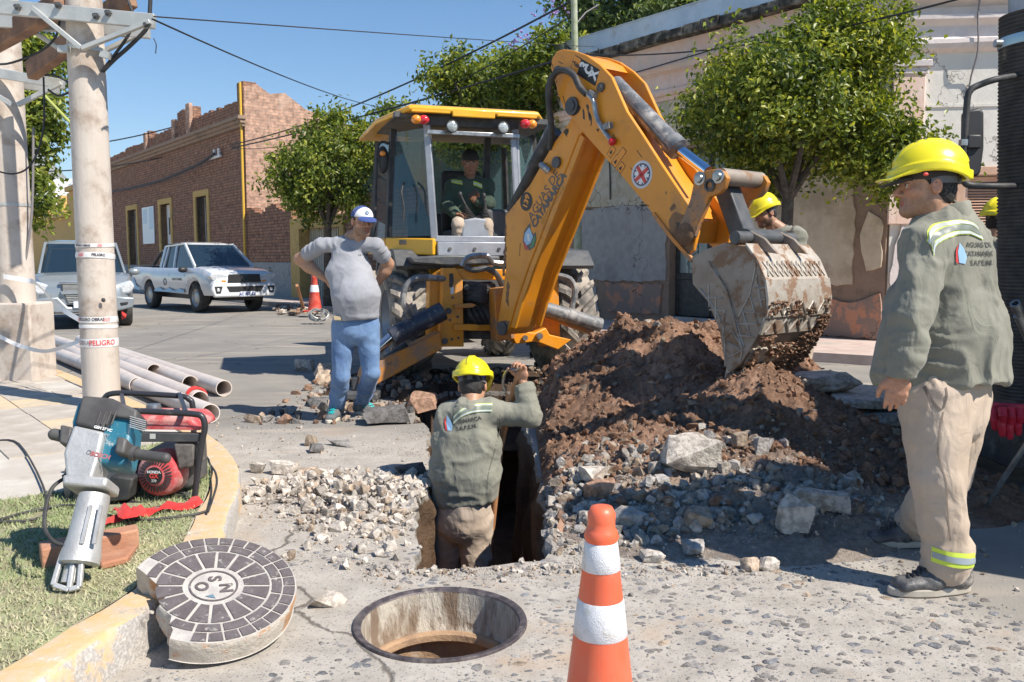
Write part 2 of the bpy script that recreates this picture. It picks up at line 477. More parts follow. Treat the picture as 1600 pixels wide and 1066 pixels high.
# ---- the dirt mound as a height field over the road
CONES=[(1.28,7.05,.93,.62),(.93,7.35,.93,.62),(1.8,7.6,.84,.55),(2.2,7.2,.6,.55),(1.72,5.8,.66,.62),(2.15,5.35,.34,.42),(2.35,4.85,.16,.25),(1.15,5.6,.5,.5),(.75,4.85,.26,.26),(1.3,4.7,.27,.28),(1.0,5.1,.4,.4)]
def mound_h(x,y):
 x=np.asarray(x,np.float32);y=np.asarray(y,np.float32)
 p=np.stack([x,y,0*x],-1)
 wob=(fbm(p,1.6,3)-.5)*.35
 r=None
 for cx,cy,hh,sl in CONES:
  d=np.sqrt((x-cx)**2+(y-cy)**2+.012)
  v=hh-sl*(d+wob)
  r=v if r is None else np.maximum(r,v)+.06*np.exp(-np.abs(r-v)/.06)*.5
 tr=np.clip((x-.17+.0*y)/.22,0,1)
 r=np.minimum(r,.34*tr-.012+.8*np.clip(x-.35,0,9))
 r=r+(fbm(p,6,5,5,.6)-.5)*.17*np.clip(r/.1,0,1)+(np.abs(fbm(p,20,3,9)-.5))*.13*np.clip(r/.1,0,1)
 return r
def hit(px,py,z0=0.0):
 """where the view ray meets the mound or the road"""
 r=ray(px,py);o=Vector((0,0,H));prev=None
 for t in np.arange(2.5,14,.02):
  p=o+r*t
  h=float(mound_h(p.x,p.y))if(.15<p.x<4 and 3.3<p.y<9.5)else 0
  h=max(h,z0)
  if p.z<=h:return Vector((p.x,p.y,h))
 return G(px,py)
outer=[(-400,-60),(400,-60),(400,500),(-400,500)]
pts=list(outer);edges=[(0,1),(1,2),(2,3),(3,0)]
for poly in(TR,MH):
 s=len(pts);pts+=[(p[0],p[1])for p in poly];n=len(poly);edges+=[(s+i,s+(i+1)%n)for i in range(n)]
rg=random.Random(5)
for _ in range(9000):
 x,y=rg.uniform(-5,5),rg.uniform(1.5,14)
 if _%3:x,y=rg.uniform(-2.2,2.5),rg.uniform(1.8,8.8)
 if inpoly(x,y,TR)or(Vector((x,y,0))-MHC).length<MHR+.05:continue
 pts.append((x,y))
cv,ce,cf,_,_,_=delaunay_2d_cdt([Vector(p)for p in pts],edges,[],0,1e-5)
cf=[f for f in cf if not(inpoly(*(sum((cv[i]for i in f),Vector((0,0)))/len(f)),TR)or((sum((cv[i]for i in f),Vector((0,0)))/len(f))-MHC.xy).length<MHR-.002)]
nb=len(outer)+len(TR)+len(MH)
V=[(p.x,p.y,0 if i<nb else float((vn(np.array([p.x,p.y,0]),3)-.5)*(.003 if p.y<4.4 else .014)))for i,p in enumerate(cv)]
me=bpy.data.meshes.new('road');me.from_pydata(V,[],[list(f)for f in cf]);me.update()
link('road',me,M_ROAD,ang=180,kind='structure')
# ---- trench
def soil_mat(name,a,b_,c,strat=False):
 m,nt,b=newmat(name);co=objco(nt)
 n1=_noise(nt,co,3,8,.7);n2=_noise(nt,co,22,6,.7);n3=_noise(nt,co,110,4,.7)
 col=_ramp(nt,n1,a,b_,.35,.65);col=_ramp(nt,n3,col,c,.56,.74)
 if strat:
  sep=nt.nodes.new('ShaderNodeSeparateXYZ');nt.links.new(co,sep.inputs[0])
  zz=_math(nt,'ADD',sep.outputs[2],_math(nt,'MULTIPLY',n2,.05))
  col=_ramp(nt,zz,col,(.36,.32,.27),-.03,-.015)
 nt.links.new(col,b.inputs['Base Color']);b.inputs['Roughness'].default_value=1;b.inputs['Specular IOR Level'].default_value=.1
 nm=_bump(nt,n1,.5,.05);nm=_bump(nt,n2,.8,.03,nm);nm=_bump(nt,n3,.7,.008,nm)
 nt.links.new(nm,b.inputs['Normal']);return m
M_CUT=soil_mat('cut_soil',(.1,.06,.038),(.16,.105,.068),(.24,.18,.13),True)
M_SOILD=soil_mat('dark_soil',(.06,.04,.028),(.11,.074,.05),(.18,.14,.105))
DEPTH=-1.2
levels=[0,-.03,-.09,-.13,-.17,-.22,-.28,-.35,-.43,-.52,-.62,-.73,-.85,-.97,-1.1,DEPTH]
cx0=-.2;n=len(TR);VV=[];
for k,z in enumerate(levels):
 for x,y in TR:
  q=np.array([x,y,z],np.float32);t=-z/1.2
  j=(fbm(q*np.array([1,1,.35],np.float32),7,4)-.5)*.42*min(1,-z/.1)if z<0 else 0
  ins=.02*(k>3)-.10*t*(1 if x>-.2 else .15)
  sx=1 if x>-.2 else-1
  nx=x+sx*(ins+j*.6);ny=y+j*.3
  VV.append((nx,ny,z))
FF=[[k*n+i,k*n+(i+1)%n,(k+1)*n+(i+1)%n,(k+1)*n+i]for k in range(len(levels)-1)for i in range(n)]
FF.append([(len(levels)-1)*n+i for i in range(n)])
me=bpy.data.meshes.new('trench');me.from_pydata(VV,[],FF);me.update()
link('trench_walls',me,M_CUT,ang=60,kind='structure')
# ---- manhole shaft
M_IRON=mat('cast_iron',(.09,.075,.08),(.2,.17,.165),20,.4,.7,.6,.5,.5,120,.004,dirt=(.38,.34,.29),da=(.55,.75),ds=9)
M_SHAFT=mat('shaft_concrete',(.54,.48,.39),(.24,.17,.115),9,.46,.62,.9,0,.9,40,.02,dirt=(.22,.16,.11),da=(.58,.7),ds=7,stretch=(1,1,.3))
M_SHAFT2=mat('shaft_terracotta',(.42,.27,.16),(.3,.19,.12),9,.4,.65,.9,0,.6,50,.012,dirt=(.52,.42,.32),da=(.58,.72),ds=6)
mh=empty('manhole',MHC,'open round manhole shaft in the pale street in front of the trench','manhole')
MB().lathe([(.318,0),(.322,.006),(.345,.012),(.349,.012),(.352,.004),(.352,-.05)],MHC,n=72).build('rim_ring',M_IRON,mh)
MB().lathe([(.319,.002),(.315,-.05),(.312,-.14),(.30,-.17)],MHC,n=72).build('upper_wall',M_SHAFT,mh)
MB().lathe([(.305,-.165),(.29,-.165),(.278,-.175),(.276,-.2),(.288,-.212),(.32,-.215)],MHC,n=72).build('ledge',M_SHAFT2,mh)
MB().lathe([(.31,-.21),(.33,-.4),(.335,-.95)],MHC,n=72).build('lower_wall',M_SHAFT2,mh)
MB().lathe([(.0,-.94),(.34,-.945)],MHC,n=48).build('shaft_floor',M_SOILD,mh);mh.scale=(.925,.925,.95)
# ---- curb, pavement, lawn on the near corner
CO=[Vector(p)for p in[(-1.42,-6),(-1.39,1.2),(-1.37,2.16),(-1.33,2.44),(-1.30,2.65),(-1.25,2.9),(-1.225,3.25),(-1.25,3.53),(-1.32,3.83),(-1.45,4.4),(-1.62,4.92),(-1.92,5.5),(-2.3,6.1),(-2.9,6.82),(-4.96,9.25),(-7.04,11.7),(-14,20.2),(-60,77)]]
COs=[Vector((p.x,p.y,0))for p in catmull([Vector((p.x,p.y,0))for p in CO],6)]
def offs(line,d):
 out=[]
 for i,p in enumerate(line):
  t=(line[min(i+1,len(line)-1)]-line[max(i-1,0)]).normalized();out.append(p+Vector((-t.y,t.x,0))*d)
 return out
CIs=offs(COs,.16)
ZC=.15
def curb_mat():
 m,nt,b=newmat('painted_curb');co=objco(nt)
 n1=_noise(nt,co,3.5,8,.7);n2=_noise(nt,co,16,8,.75);n3=_noise(nt,co,90,4,.6)
 con=_ramp(nt,n3,(.36,.33,.3),(.55,.51,.46),.4,.65)
 yel=_ramp(nt,n2,(.64,.43,.21),(.6,.46,.31),.4,.6)
 geo=nt.nodes.new('ShaderNodeNewGeometry');sp=nt.nodes.new('ShaderNodeSeparateXYZ');nt.links.new(geo.outputs['True Normal'],sp.inputs[0])
 top=_math(nt,'GREATER_THAN',sp.outputs[2],.5)
 f=_math(nt,'ADD',_math(nt,'MULTIPLY',top,.19),n1)
 col=_ramp(nt,f,con,yel,.5,.58)
 col=_ramp(nt,n2,col,(.68,.65,.6),.6,.66)
 col=_ramp(nt,n1,(.2,.18,.16),col,.28,.36)
 nt.links.new(col,b.inputs['Base Color']);b.inputs['Roughness'].default_value=.85
 nt.links.new(_bump(nt,n3,.5,.004,_bump(nt,n2,.5,.012)),b.inputs['Normal']);return m
M_CURB=curb_mat()
prof=[(0,-.02),(.0,.12),(.012,.146),(.03,ZC+.002),(.15,ZC+.002),(.16,ZC-.03)]
VV=[];FF=[]
for i,p in enumerate(COs):
 t=(COs[min(i+1,len(COs)-1)]-COs[max(i-1,0)]).normalized();nn=Vector((-t.y,t.x,0))
 for o_,z in prof:
  j=float((vn(np.array([p.x,p.y,z*3]),6)-.5)*.02)
  q=p+nn*(o_+j);VV.append((q.x,q.y,z))
k=len(prof)
FF=[[i*k+j,(i+1)*k+j,(i+1)*k+j+1,i*k+j+1]for i in range(len(COs)-1)for j in range(k-1)]
me=bpy.data.meshes.new('curb');me.from_pydata(VV,[],FF);me.update()
link('kerb',me,M_CURB,ang=50,kind='structure')
block=[(p.x,p.y)for p in CIs]+[(-300,77),(-300,-6)]
M_SLAB=mat('pavement_concrete',(.5,.45,.385),(.6,.56,.49),4,.35,.65,.9,0,.4,60,.006,dirt=(.4,.35,.29),da=(.55,.72),ds=2.2)
def flat(name,poly,z,m,**kw):
 vs,es,fs,_,_,_=delaunay_2d_cdt([Vector(p[:2])for p in poly],[(i,(i+1)%len(poly))for i in range(len(poly))],[],1,1e-5)
 me=bpy.data.meshes.new(name);me.from_pydata([(p.x,p.y,z)for p in vs],[],[list(f)for f in fs]);me.update()
 return link(name,me,m,smooth=False,**kw)
flat('pavement',block,ZC-.012,M_SLAB,kind='structure')
pave=bpy.data.objects['pavement']
LAWN=[(p.x,p.y)for p in CIs if 0.8<p.y<5.75 and p.x>-2.4]+[(-2.6,5.1),(-2.35,4.35),(-2.9,3.95),(-3.6,3.75),(-4.4,3.6),(-4.4,.8)]
M_LAWN=mat('lawn_soil',(.3,.27,.17),(.36,.38,.2),9,.4,.6,1,0,.7,90,.01,dirt=(.42,.37,.26),da=(.5,.7),ds=6)
flat('lawn_soil',LAWN,ZC-.004,M_LAWN,kind='structure')
ng=56000;xs=rng.uniform(-4.3,-1.2,ng*2);ys=1.9+3.9*rng.random(ng*2)**1.25
keep=[]
poly=np.array(LAWN);
def inpoly_np(x,y,poly):
 c=np.zeros(len(x),bool);n=len(poly);j=n-1
 for i in range(n):
  xi,yi=poly[i];xj,yj=poly[j]
  k=((yi>y)!=(yj>y))&(x<(xj-xi)*(y-yi)/(yj-yi+1e-12)+xi);c ^= k;j=i
 return c
ok=inpoly_np(xs,ys,poly)&(fbm(np.stack([xs,ys,0*xs],-1),2.2,3,3)>.36)&(xs<-1.2-.0*ys)
xs,ys=xs[ok][:ng],ys[ok][:ng];n=len(xs)
pch=fbm(np.stack([xs,ys,0*xs],-1),1.7,3,8)
hh=(.008+.017*rng.random(n))*(.5+pch);an=rng.uniform(0,2*PI,n);wd=.0022+.0018*rng.random(n);ln=rng.normal(0,.012,(n,2))
bx,by=np.cos(an)*wd,np.sin(an)*wd
V=np.empty((n,3,3));zb=ZC-.004
V[:,0]=np.stack([xs-bx,ys-by,np.full(n,zb)],1);V[:,1]=np.stack([xs+bx,ys+by,np.full(n,zb)],1)
V[:,2]=np.stack([xs+ln[:,0],ys+ln[:,1],zb+hh],1)
F_=np.arange(n*3).reshape(n,3)
me=npmesh('grass',V.reshape(-1,3),F_)
tt=np.clip(rng.normal(.5,.22,n)+(pch-.5)*1.5,0,1)[:,None]
c=(1-tt)*np.array([.52,.46,.3])+tt*np.array([.26,.33,.14]);setcol(me,np.repeat(c,3,0))
M_GRASS=mat('grass_blades',(1,1,1),rough=.8,attr='Col')
link('grass',me,M_GRASS,smooth=False,kind='stuff',label='short dry yellow green grass on the street corner',cat='grass')
M_TILE=mat('pavement_tile',(.43,.38,.32),(.53,.47,.4),5,.35,.65,.85,0,.4,70,.004,dirt=(.42,.36,.29),da=(.5,.7),ds=3)
M_TILEY=mat('pavement_tile_ochre',(.58,.46,.3),(.66,.52,.34),5,.35,.65,.85,0,.4,70,.004,dirt=(.5,.42,.33),da=(.5,.7),ds=3)
tb=MB().box(-.196,.196,-.196,.196,-.02,.0).mesh('tile');tb2=tb.copy();tb.materials.append(M_TILE);tb2.materials.append(M_TILEY)
ta=R(-50);cnt=0;ca,sa=math.cos(ta),math.sin(ta)
for i in range(-40,40):
 for j in range(-40,40):
  x=-4.6+(i*ca-j*sa)*.4;y=7.2+(i*sa+j*ca)*.4
  if not(-7.4<x<-2.2 and 5.15<y<10.5)or cnt>=290:continue
  if not inpoly(x,y,block)or min((Vector((x,y,0))-q).length for q in COs[::2])<.42:continue
  if inpoly(x,y,LAWN):continue
  q=x/y
  if q<-.66:continue
  o=link('tile',tb2 if(i==1 or(i*7+j*3)%31==0)else tb,None,pave,smooth=False)
  o.location=(x,y,ZC+random.uniform(-.004,.004));o.rotation_euler=(random.uniform(-.006,.006),random.uniform(-.006,.006),ta)
  cnt+=1
WD=Vector((-.617,.787,0));WN=Vector((-.787,-.617,0));CORN=Vector((5.67,12.9,0))
def strip(name,O,s0,s1,wdt,z,m,kerbm):
 a=[O+WD*s0,O+WD*s1,O+WD*s1+WN*wdt,O+WD*s0+WN*wdt]
 mb=MB();mb.prism([(*p.xy,-.02)for p in a],(0,0,0),(0,0,z+.02));mb.build(name,m,kind='structure',smooth=False)
 mb=MB();e0,e1=O+WD*s0+WN*(wdt+.002),O+WD*s1+WN*(wdt+.002)
 mb.prism([(*e0.xy,-.02),(*e1.xy,-.02),(*(e1+WN*.14).xy,-.02),(*(e0+WN*.14).xy,-.02)],(0,0,0),(0,0,z+.024));mb.build('kerb',kerbm,kind='structure',bevel=.015)
M_PINKP=mat('pink_pavement',(.5,.38,.33),(.58,.46,.4),4,.4,.6,.9,0,.3,50,.005,dirt=(.42,.37,.32),da=(.5,.7),ds=2)
M_GREYP=mat('grey_pavement',(.3,.28,.26),(.4,.37,.34),4,.4,.6,.9,0,.3,50,.005)
strip('pavement',CORN,-.1,18,2.3,.13,M_PINKP,M_GREYP)
strip('pavement',CORN,18.003,75,2.3,.13,M_GREYP,M_GREYP)
q=[CORN+WD*-.1,CORN+WN*2.3+WD*-.1,Vector((7.5,9.0,0)),Vector((16,8.0,0)),Vector((16,12,0))]
MB().prism([(*p.xy,-.02)for p in q],(0,0,0),(0,0,.147)).build('pavement',M_PINKP,kind='structure',smooth=False)
M_HILL=mat('far_hill',(.18,.2,.15),(.26,.25,.2),.004,.4,.6,1)
x=np.linspace(-2600,-400,150);yv=np.linspace(1700,3000,50);X,Y=np.meshgrid(x,yv,indexing='ij')
pp=np.stack([X,Y,0*X],-1)
Z=520*np.exp(-((Y-2500)/500)**2)*np.clip((-(X)-1220)/260,0,1)**.7*(.55+.6*fbm(pp,.002,5))-10
idx=np.arange(X.size).reshape(X.shape);F_=np.stack([idx[:-1,:-1],idx[1:,:-1],idx[1:,1:],idx[:-1,1:]],-1).reshape(-1,4)
link('hills',npmesh('hills',np.stack([X,Y,Z],-1).reshape(-1,3),F_),M_HILL,ang=180,kind='structure')
# ==== DIRT, RUBBLE, ROCKS
xs=np.arange(.0,3.9,.017);ys=np.arange(3.5,9.3,.017);X,Y=np.meshgrid(xs,ys,indexing='ij')
Z=mound_h(X,Y);pp=np.stack([X,Y,Z],-1)
inm=(Z>-.011)&~inpoly_np(X.ravel(),Y.ravel(),np.array(TR)).reshape(X.shape)
Z=np.maximum(Z,-.03)
idx=np.arange(X.size).reshape(X.shape);F_=np.stack([idx[:-1,:-1],idx[1:,:-1],idx[1:,1:],idx[:-1,1:]],-1).reshape(-1,4)
kf=inm.reshape(-1)[F_].all(1);F_=F_[kf]
use=np.zeros(X.size,bool);use[F_.ravel()]=True;remap=np.cumsum(use)-1
V=np.stack([X,Y,Z],-1).reshape(-1,3)[use];F_=remap[F_]
me=npmesh('mound',V,F_)
gry=np.clip((5.1-V[:,1])/.9+(fbm(V,3,3,4)-.5)*1.6-np.clip((V[:,0]-1.7)*1.4,0,2),0,1)
br=fbm(V,4,4,2);c=np.array([.33,.2,.135])[None]*(.5+1.0*br[:,None])*np.where(fbm(V,1.3,3,6)[:,None]>.52,1.12,.8)+(fbm(V,40,2,7)[:,None]>.62)*np.array([.06,.05,.04])
c=c*(1-.8*gry[:,None])+.8*gry[:,None]*np.array([.36,.32,.28])*(.8+.4*br[:,None])
setcol(me,c)
def mound_mat():
 m,nt,b=newmat('loose_soil');a=nt.nodes.new('ShaderNodeAttribute');a.attribute_name='Col';co=objco(nt)
 n1=_noise(nt,co,26,8,.75);n2=_noise(nt,co,90,5,.7)
 col=_mixc(nt,1.0,a.outputs['Color'],_ramp(nt,n1,(.72,.7,.68),(1.25,1.25,1.25),.3,.7),'MULTIPLY')
 nt.links.new(col,b.inputs['Base Color']);b.inputs['Roughness'].default_value=1;b.inputs['Specular IOR Level'].default_value=.08
 nt.links.new(_bump(nt,n2,.8,.008,_bump(nt,n1,1,.03)),b.inputs['Normal']);return m
M_MOUND=mound_mat()
link('dirt_mound',me,M_MOUND,ang=180,label='heap of loose reddish brown soil beside the trench',cat='dirt heap',kind='stuff')
def hull_rock(n,seed,flat_=1.0):
 r_=np.random.default_rng(seed);cb=np.array([(a,b_,c_)for a in(-1,1)for b_ in(-1,1)for c_ in(-1,1)],float)*.72;p=np.vstack([cb*r_.uniform(.45,1.15,(8,3)),r_.normal(size=(max(0,n-12),3))*.6]);p *= np.array([1,.78,.6*flat_])*.5
 bm=bmesh.new()
 for q in p:bm.verts.new(q)
 bmesh.ops.convex_hull(bm,input=bm.verts);bmesh.ops.triangulate(bm,faces=bm.faces)
 for v in[v for v in bm.verts if not v.link_faces]:bm.verts.remove(v)
 bm.verts.index_update();V=np.array([v.co[:]for v in bm.verts]);F_=np.array([[v.index for v in f.verts]for f in bm.faces]);bm.free();return V,F_
TPL=[hull_rock(16,40+i,.8+.4*(i%3))for i in range(10)]
def rock_mesh(seed,size,rough=.05,sub=3,flat_=1.0):
 """a broken chunk: angular hull, subdivided and roughened"""
 V,F_=hull_rock(16,seed,flat_)
 bm=bmesh.new();vs=[bm.verts.new(v)for v in V]
 for f in F_:bm.faces.new([vs[i]for i in f])
 bmesh.ops.subdivide_edges(bm,edges=bm.edges,cuts=sub,use_grid_fill=True)
 for v in bm.verts:
  q=np.array(v.co)+seed*1.7
  v.co+=v.co.normalized()*float((fbm(q,3,4,seed)-.5)*rough*3+(fbm(q,14,2,seed)-.5)*rough)
  v.co=Vector((v.co.x*size[0],v.co.y*size[1],v.co.z*size[2]))
 me=bpy.data.meshes.new('rock');bm.to_mesh(me);bm.free();return me
def scatter(name,pos,size,cols,seed,m,squash=1.0,**kw):
 """many small stones joined into one mesh"""
 r_=np.random.default_rng(seed);n=len(pos);VV=[];FF=[];CC=[];base=0
 tt=r_.integers(0,len(TPL),n);rots=r_.uniform(0,2*PI,(n,3))
 for t in range(len(TPL)):
  ii=np.where(tt==t)[0]
  if not len(ii):continue
  V,F_=TPL[t];a,b_,c_=rots[ii,0],rots[ii,1]*.3,rots[ii,2]*.3
  ca,sa=np.cos(a),np.sin(a);cb,sb=np.cos(b_),np.sin(b_);cc,sc=np.cos(c_),np.sin(c_);z=0*a;o=z+1
  Rz=np.stack([np.stack([ca,-sa,z],-1),np.stack([sa,ca,z],-1),np.stack([z,z,o],-1)],1)
  Rx=np.stack([np.stack([o,z,z],-1),np.stack([z,cb,-sb],-1),np.stack([z,sb,cb],-1)],1)
  Ry=np.stack([np.stack([cc,z,sc],-1),np.stack([z,o,z],-1),np.stack([-sc,z,cc],-1)],1)
  Rm=Rz@Rx@Ry
  W=np.einsum('nij,vj->nvi',Rm,V)*size[ii,None,None];W[...,2]*= squash
  W+=pos[ii][:,None,:]
  VV.append(W.reshape(-1,3));k=len(V)
  FF.append((F_[None]+(np.arange(len(ii))*k)[:,None,None]+base).reshape(-1,3));base+=len(ii)*k
  CC.append(np.repeat(cols[ii],k,0))
 me=npmesh(name,np.concatenate(VV),np.concatenate(FF));setcol(me,np.concatenate(CC))
 return link(name,me,m,smooth=False,**kw)
M_STONE=mat('stone',(.62,.6,.58),(1.12,1.12,1.12),22,.36,.6,.95,0,1,55,.012,attr='Col')
PALE=np.array([.56,.5,.43]);GREY=np.array([.34,.315,.29]);BRN=np.array([.3,.18,.12]);TAN=np.array([.45,.35,.26]);DARK=np.array([.09,.085,.08])
def zof(x,y):
 h=np.where((x>.15)&(y>3.5),mound_h(x,y),0);return np.maximum(h,0)
def colmix(n,pal,wts,seed):
 r_=np.random.default_rng(seed);i=r_.choice(len(pal),n,p=np.array(wts)/sum(wts));return np.array(pal)[i]*r_.uniform(.75,1.2,(n,1))
def blob(n,cx,cy,sx,sy,ang,seed,pw=1.0):
 r_=np.random.default_rng(seed);q=r_.normal(size=(n,2))*np.array([sx,sy]);c_,s_=math.cos(ang),math.sin(ang)
 return np.stack([cx+q[:,0]*c_-q[:,1]*s_,cy+q[:,0]*s_+q[:,1]*c_],1)
def clear(xy,pad=.0):
 x,y=xy[:,0],xy[:,1];tr=inpoly_np(x,y,np.array(TR));mh_=np.hypot(x-MHC.x,y-MHC.y)<MHR+.04+pad
 bl=inpoly_np(x,y,np.array(block));return~(tr|mh_|bl)
xy=np.concatenate([blob(1500,-.85,4.72,.22,.22,.2,1),blob(1000,-1.12,4.95,.22,.1,.25,2),blob(450,-.62,4.6,.07,.42,-.1,3),blob(260,-.75,4.1,.2,.25,0,4)])
xy=xy[clear(xy)]
d=np.minimum(np.hypot((xy[:,0]+.85)/.34,(xy[:,1]-4.75)/.34),np.hypot((xy[:,0]+1.1)/.34,(xy[:,1]-4.95)/.2))
r_=np.random.default_rng(8);sz=.008+.075*r_.random(len(xy))**4;hz=.075*np.exp(-d**2)*r_.random(len(xy))
scatter('rubble_left',np.column_stack([xy,hz+sz*.2]),sz,colmix(len(xy),[PALE,PALE*1.12,TAN],[3,2,1],5),9,M_STONE,label='low spread of pale crushed concrete left of the trench',cat='rubble',kind='stuff')
xy=np.column_stack([r_.uniform(.17,1.9,5200),r_.uniform(3.62,5.3,5200)])
ed=4.0+.18*np.sin(xy[:,0]*4)+.25*xy[:,0]*.4
dens=np.clip((5.15-xy[:,1])/.5,0,1)*np.clip((xy[:,1]-(3.72+.16*xy[:,0]))/.12,0,1)*np.clip((2.1-xy[:,0])/.6,0,1)*(fbm(np.column_stack([xy,xy[:,0]*0]),2.5,3)>.44)*np.where(xy[:,1]>4.75,.45,1)
xy=xy[(r_.random(len(xy))<dens)];xy=xy[clear(xy)]
sz=.012+.085*r_.random(len(xy))**3.6;z=zof(xy[:,0],xy[:,1]);z=np.maximum(z,.004)+sz*.2*r_.random(len(xy))
scatter('rubble_apron',np.column_stack([xy,z]),sz,colmix(len(xy),[PALE*.72,GREY*1.1,PALE*.9,TAN*.75,BRN],[4,4,2,2,1],6),12,M_STONE,label='broken grey concrete rubble spread in front of the dirt heap',cat='rubble',kind='stuff')
xy=np.concatenate([np.column_stack([r_.uniform(-.62,1.1,520),r_.normal(3.58,.045,520)]),np.column_stack([r_.normal(-.6,.06,160),r_.uniform(3.6,5.0,160)]),np.column_stack([r_.uniform(-1.2,2.2,160),r_.uniform(3.3,4.4,160)]),np.column_stack([r_.uniform(-2.6,-.7,420),r_.uniform(4.4,7.4,420)]),np.column_stack([r_.uniform(1.2,2.9,260),r_.uniform(3.4,5.2,260)])])
xy=xy[clear(xy)]
sz=.005+.034*r_.random(len(xy))**4
scatter('loose_gravel',np.column_stack([xy,zof(xy[:,0],xy[:,1])+sz*.2]),sz,colmix(len(xy),[PALE,TAN,GREY],[4,2,1],7),13,M_STONE,label='small loose stones strewn round the trench edge',cat='gravel',kind='stuff')
xy=np.concatenate([blob(3600,-.85,4.72,.3,.3,.2,31),blob(1800,-1.15,4.95,.3,.14,.25,32),np.column_stack([r_.uniform(.17,2.1,6500),r_.uniform(3.55,5.2,6500)]),np.column_stack([r_.uniform(-.65,1.3,2200),r_.normal(3.57,.07,2200)]),blob(1500,-.6,5.6,.12,.9,0,33),blob(1300,-1.2,6.4,.5,.5,0,34)])
k_=clear(xy)&((xy[:,0]<.17)|(xy[:,1]>3.6+.2*xy[:,0])|(r_.random(len(xy))<.2));xy=xy[k_];sz=.003+.011*r_.random(len(xy))**2
scatter('rubble_fines',np.column_stack([xy,zof(xy[:,0],xy[:,1])+.001]),sz,colmix(len(xy),[PALE,GREY,TAN*.9,BRN],[4,3,2,1],7),23,M_STONE,label='fine crumbs and dust between the broken concrete',cat='grit',kind='stuff')
xy=np.column_stack([r_.uniform(.2,3.1,9000),r_.uniform(4.5,8.6,9000)]);z=mound_h(xy[:,0],xy[:,1]);k=z>.01
xy,z=xy[k],z[k];sz=.008+.075*r_.random(len(xy))**5
scatter('soil_clods',np.column_stack([xy,z+sz*.15]),sz,colmix(len(xy),[BRN*1.05,BRN*1.2,TAN*.75,PALE*.8],[6,5,1,.35],8),14,M_MOUND,label='brown clods and crumbs lying over the dirt heap',cat='soil',kind='stuff')
xs=np.arange(-2.1,.75,.03);ys=np.arange(6.9,10.2,.03);X,Y=np.meshgrid(xs,ys,indexing='ij');q=np.stack([X,Y,0*X],-1)
def churn(X,Y):
 q=np.stack([X,Y,0*X],-1)
 e=np.minimum(np.minimum((X+2.0)/.35,(.75-X)/.4),np.minimum((Y-7.1-2.6*np.clip(-X-.75,0,.5))/.3,(10.1-Y)/.4))
 Zt=(.05+.16*(fbm(q,2.2,4,3)-.35)+.05*fbm(q,12,3,5))*np.clip(e,0,1)-.012
 tr=inpoly_np(X.ravel(),Y.ravel(),np.array(TR)).reshape(X.shape)
 return Zt,tr
Z,tr=churn(X,Y);Z[tr]=-.3-.2*fbm(q[tr],3,3)
idx=np.arange(X.size).reshape(X.shape);F_=np.stack([idx[:-1,:-1],idx[1:,:-1],idx[1:,1:],idx[:-1,1:]],-1).reshape(-1,4)
kf=(Z.reshape(-1)[F_]>-.01).any(1)|(tr.reshape(-1)[F_].any(1)&(Y.reshape(-1)[F_]>7.9).any(1));F_=F_[kf]
link('churned_soil',npmesh('churn',np.stack([X,Y,Z],-1).reshape(-1,3),F_),M_SOILD,ang=180,kind='stuff',label='dark churned soil under the rear of the digger',cat='soil')
xy=np.column_stack([r_.uniform(-2.2,.6,900),r_.uniform(6.9,9.6,900)]);xy=xy[~inpoly_np(xy[:,0],xy[:,1],np.array(TR))]
zz,_=churn(xy[:,0],xy[:,1]);sz=.02+.12*r_.random(len(xy))**4
scatter('broken_asphalt',np.column_stack([xy,np.maximum(zz,0)+sz*.2]),sz,colmix(len(xy),[DARK*1.4,BRN,TAN*.9,GREY],[3,3,1.5,1.2],9),15,M_STONE,label='dark broken asphalt and soil lumps behind the trench',cat='rubble',kind='stuff')
def pebbles():
 r_=np.random.default_rng(21);n=4200;x=r_.uniform(-1.2,2.7,n);y=1.9+2.0*r_.random(n);s=.005+.024*r_.random(n)**3.2
 xy=np.column_stack([x,y]);k=clear(xy,.02)&(x+.25*y<2.75)&(fbm(np.column_stack([x,y,0*x]),1.6,2,3)>.33)&(np.hypot(x+1.05,y-3.1)>.36);x,y,s=x[k],y[k],s[k];n=len(x)
 VV=[];FF=[];m_=9
 a=np.linspace(0,2*PI,m_,endpoint=False)[None];rad=s[:,None]*(1+.28*r_.normal(size=(n,m_))*.6)
 el=r_.uniform(.4,.9,n)[:,None];ro=r_.normal(.3,.5,n)[:,None]
 px_,py_=rad*np.cos(a),rad*np.sin(a)*el
 X=x[:,None]+px_*np.cos(ro)-py_*np.sin(ro);Y=y[:,None]+px_*np.sin(ro)+py_*np.cos(ro)
 top=np.stack([x[:,None]+(X-x[:,None])*.72,y[:,None]+(Y-y[:,None])*.72,np.full_like(X,.0028)],-1)
 bot=np.stack([X,Y,np.full_like(X,-.012)],-1);mid=np.stack([X,Y,np.full_like(X,.0012)],-1)
 V=np.concatenate([bot,mid,top,np.stack([x,y,np.full(n,.0034)],-1)[:,None]],1);k=3*m_+1;fs=[]
 for i in range(m_):
  j=(i+1)%m_
  fs+=[(i,j,m_+j),(i,m_+j,m_+i),(m_+i,m_+j,2*m_+j),(m_+i,2*m_+j,2*m_+i),(2*m_+i,2*m_+j,3*m_)]
 F_=(np.array(fs)[None]+(np.arange(n)*k)[:,None,None]).reshape(-1,3)
 me=npmesh('pebbles',V.reshape(-1,3),F_);c=colmix(n,[GREY*.8,GREY*1.0,TAN,np.array([.23,.23,.24])],[4,3,.5,3],4);setcol(me,np.repeat(c,k,0))
 link('pebble_aggregate',me,M_STONE,smooth=False,kind='stuff',label='grey pebbles worn level in the pale concrete road',cat='pebbles')
pebbles()
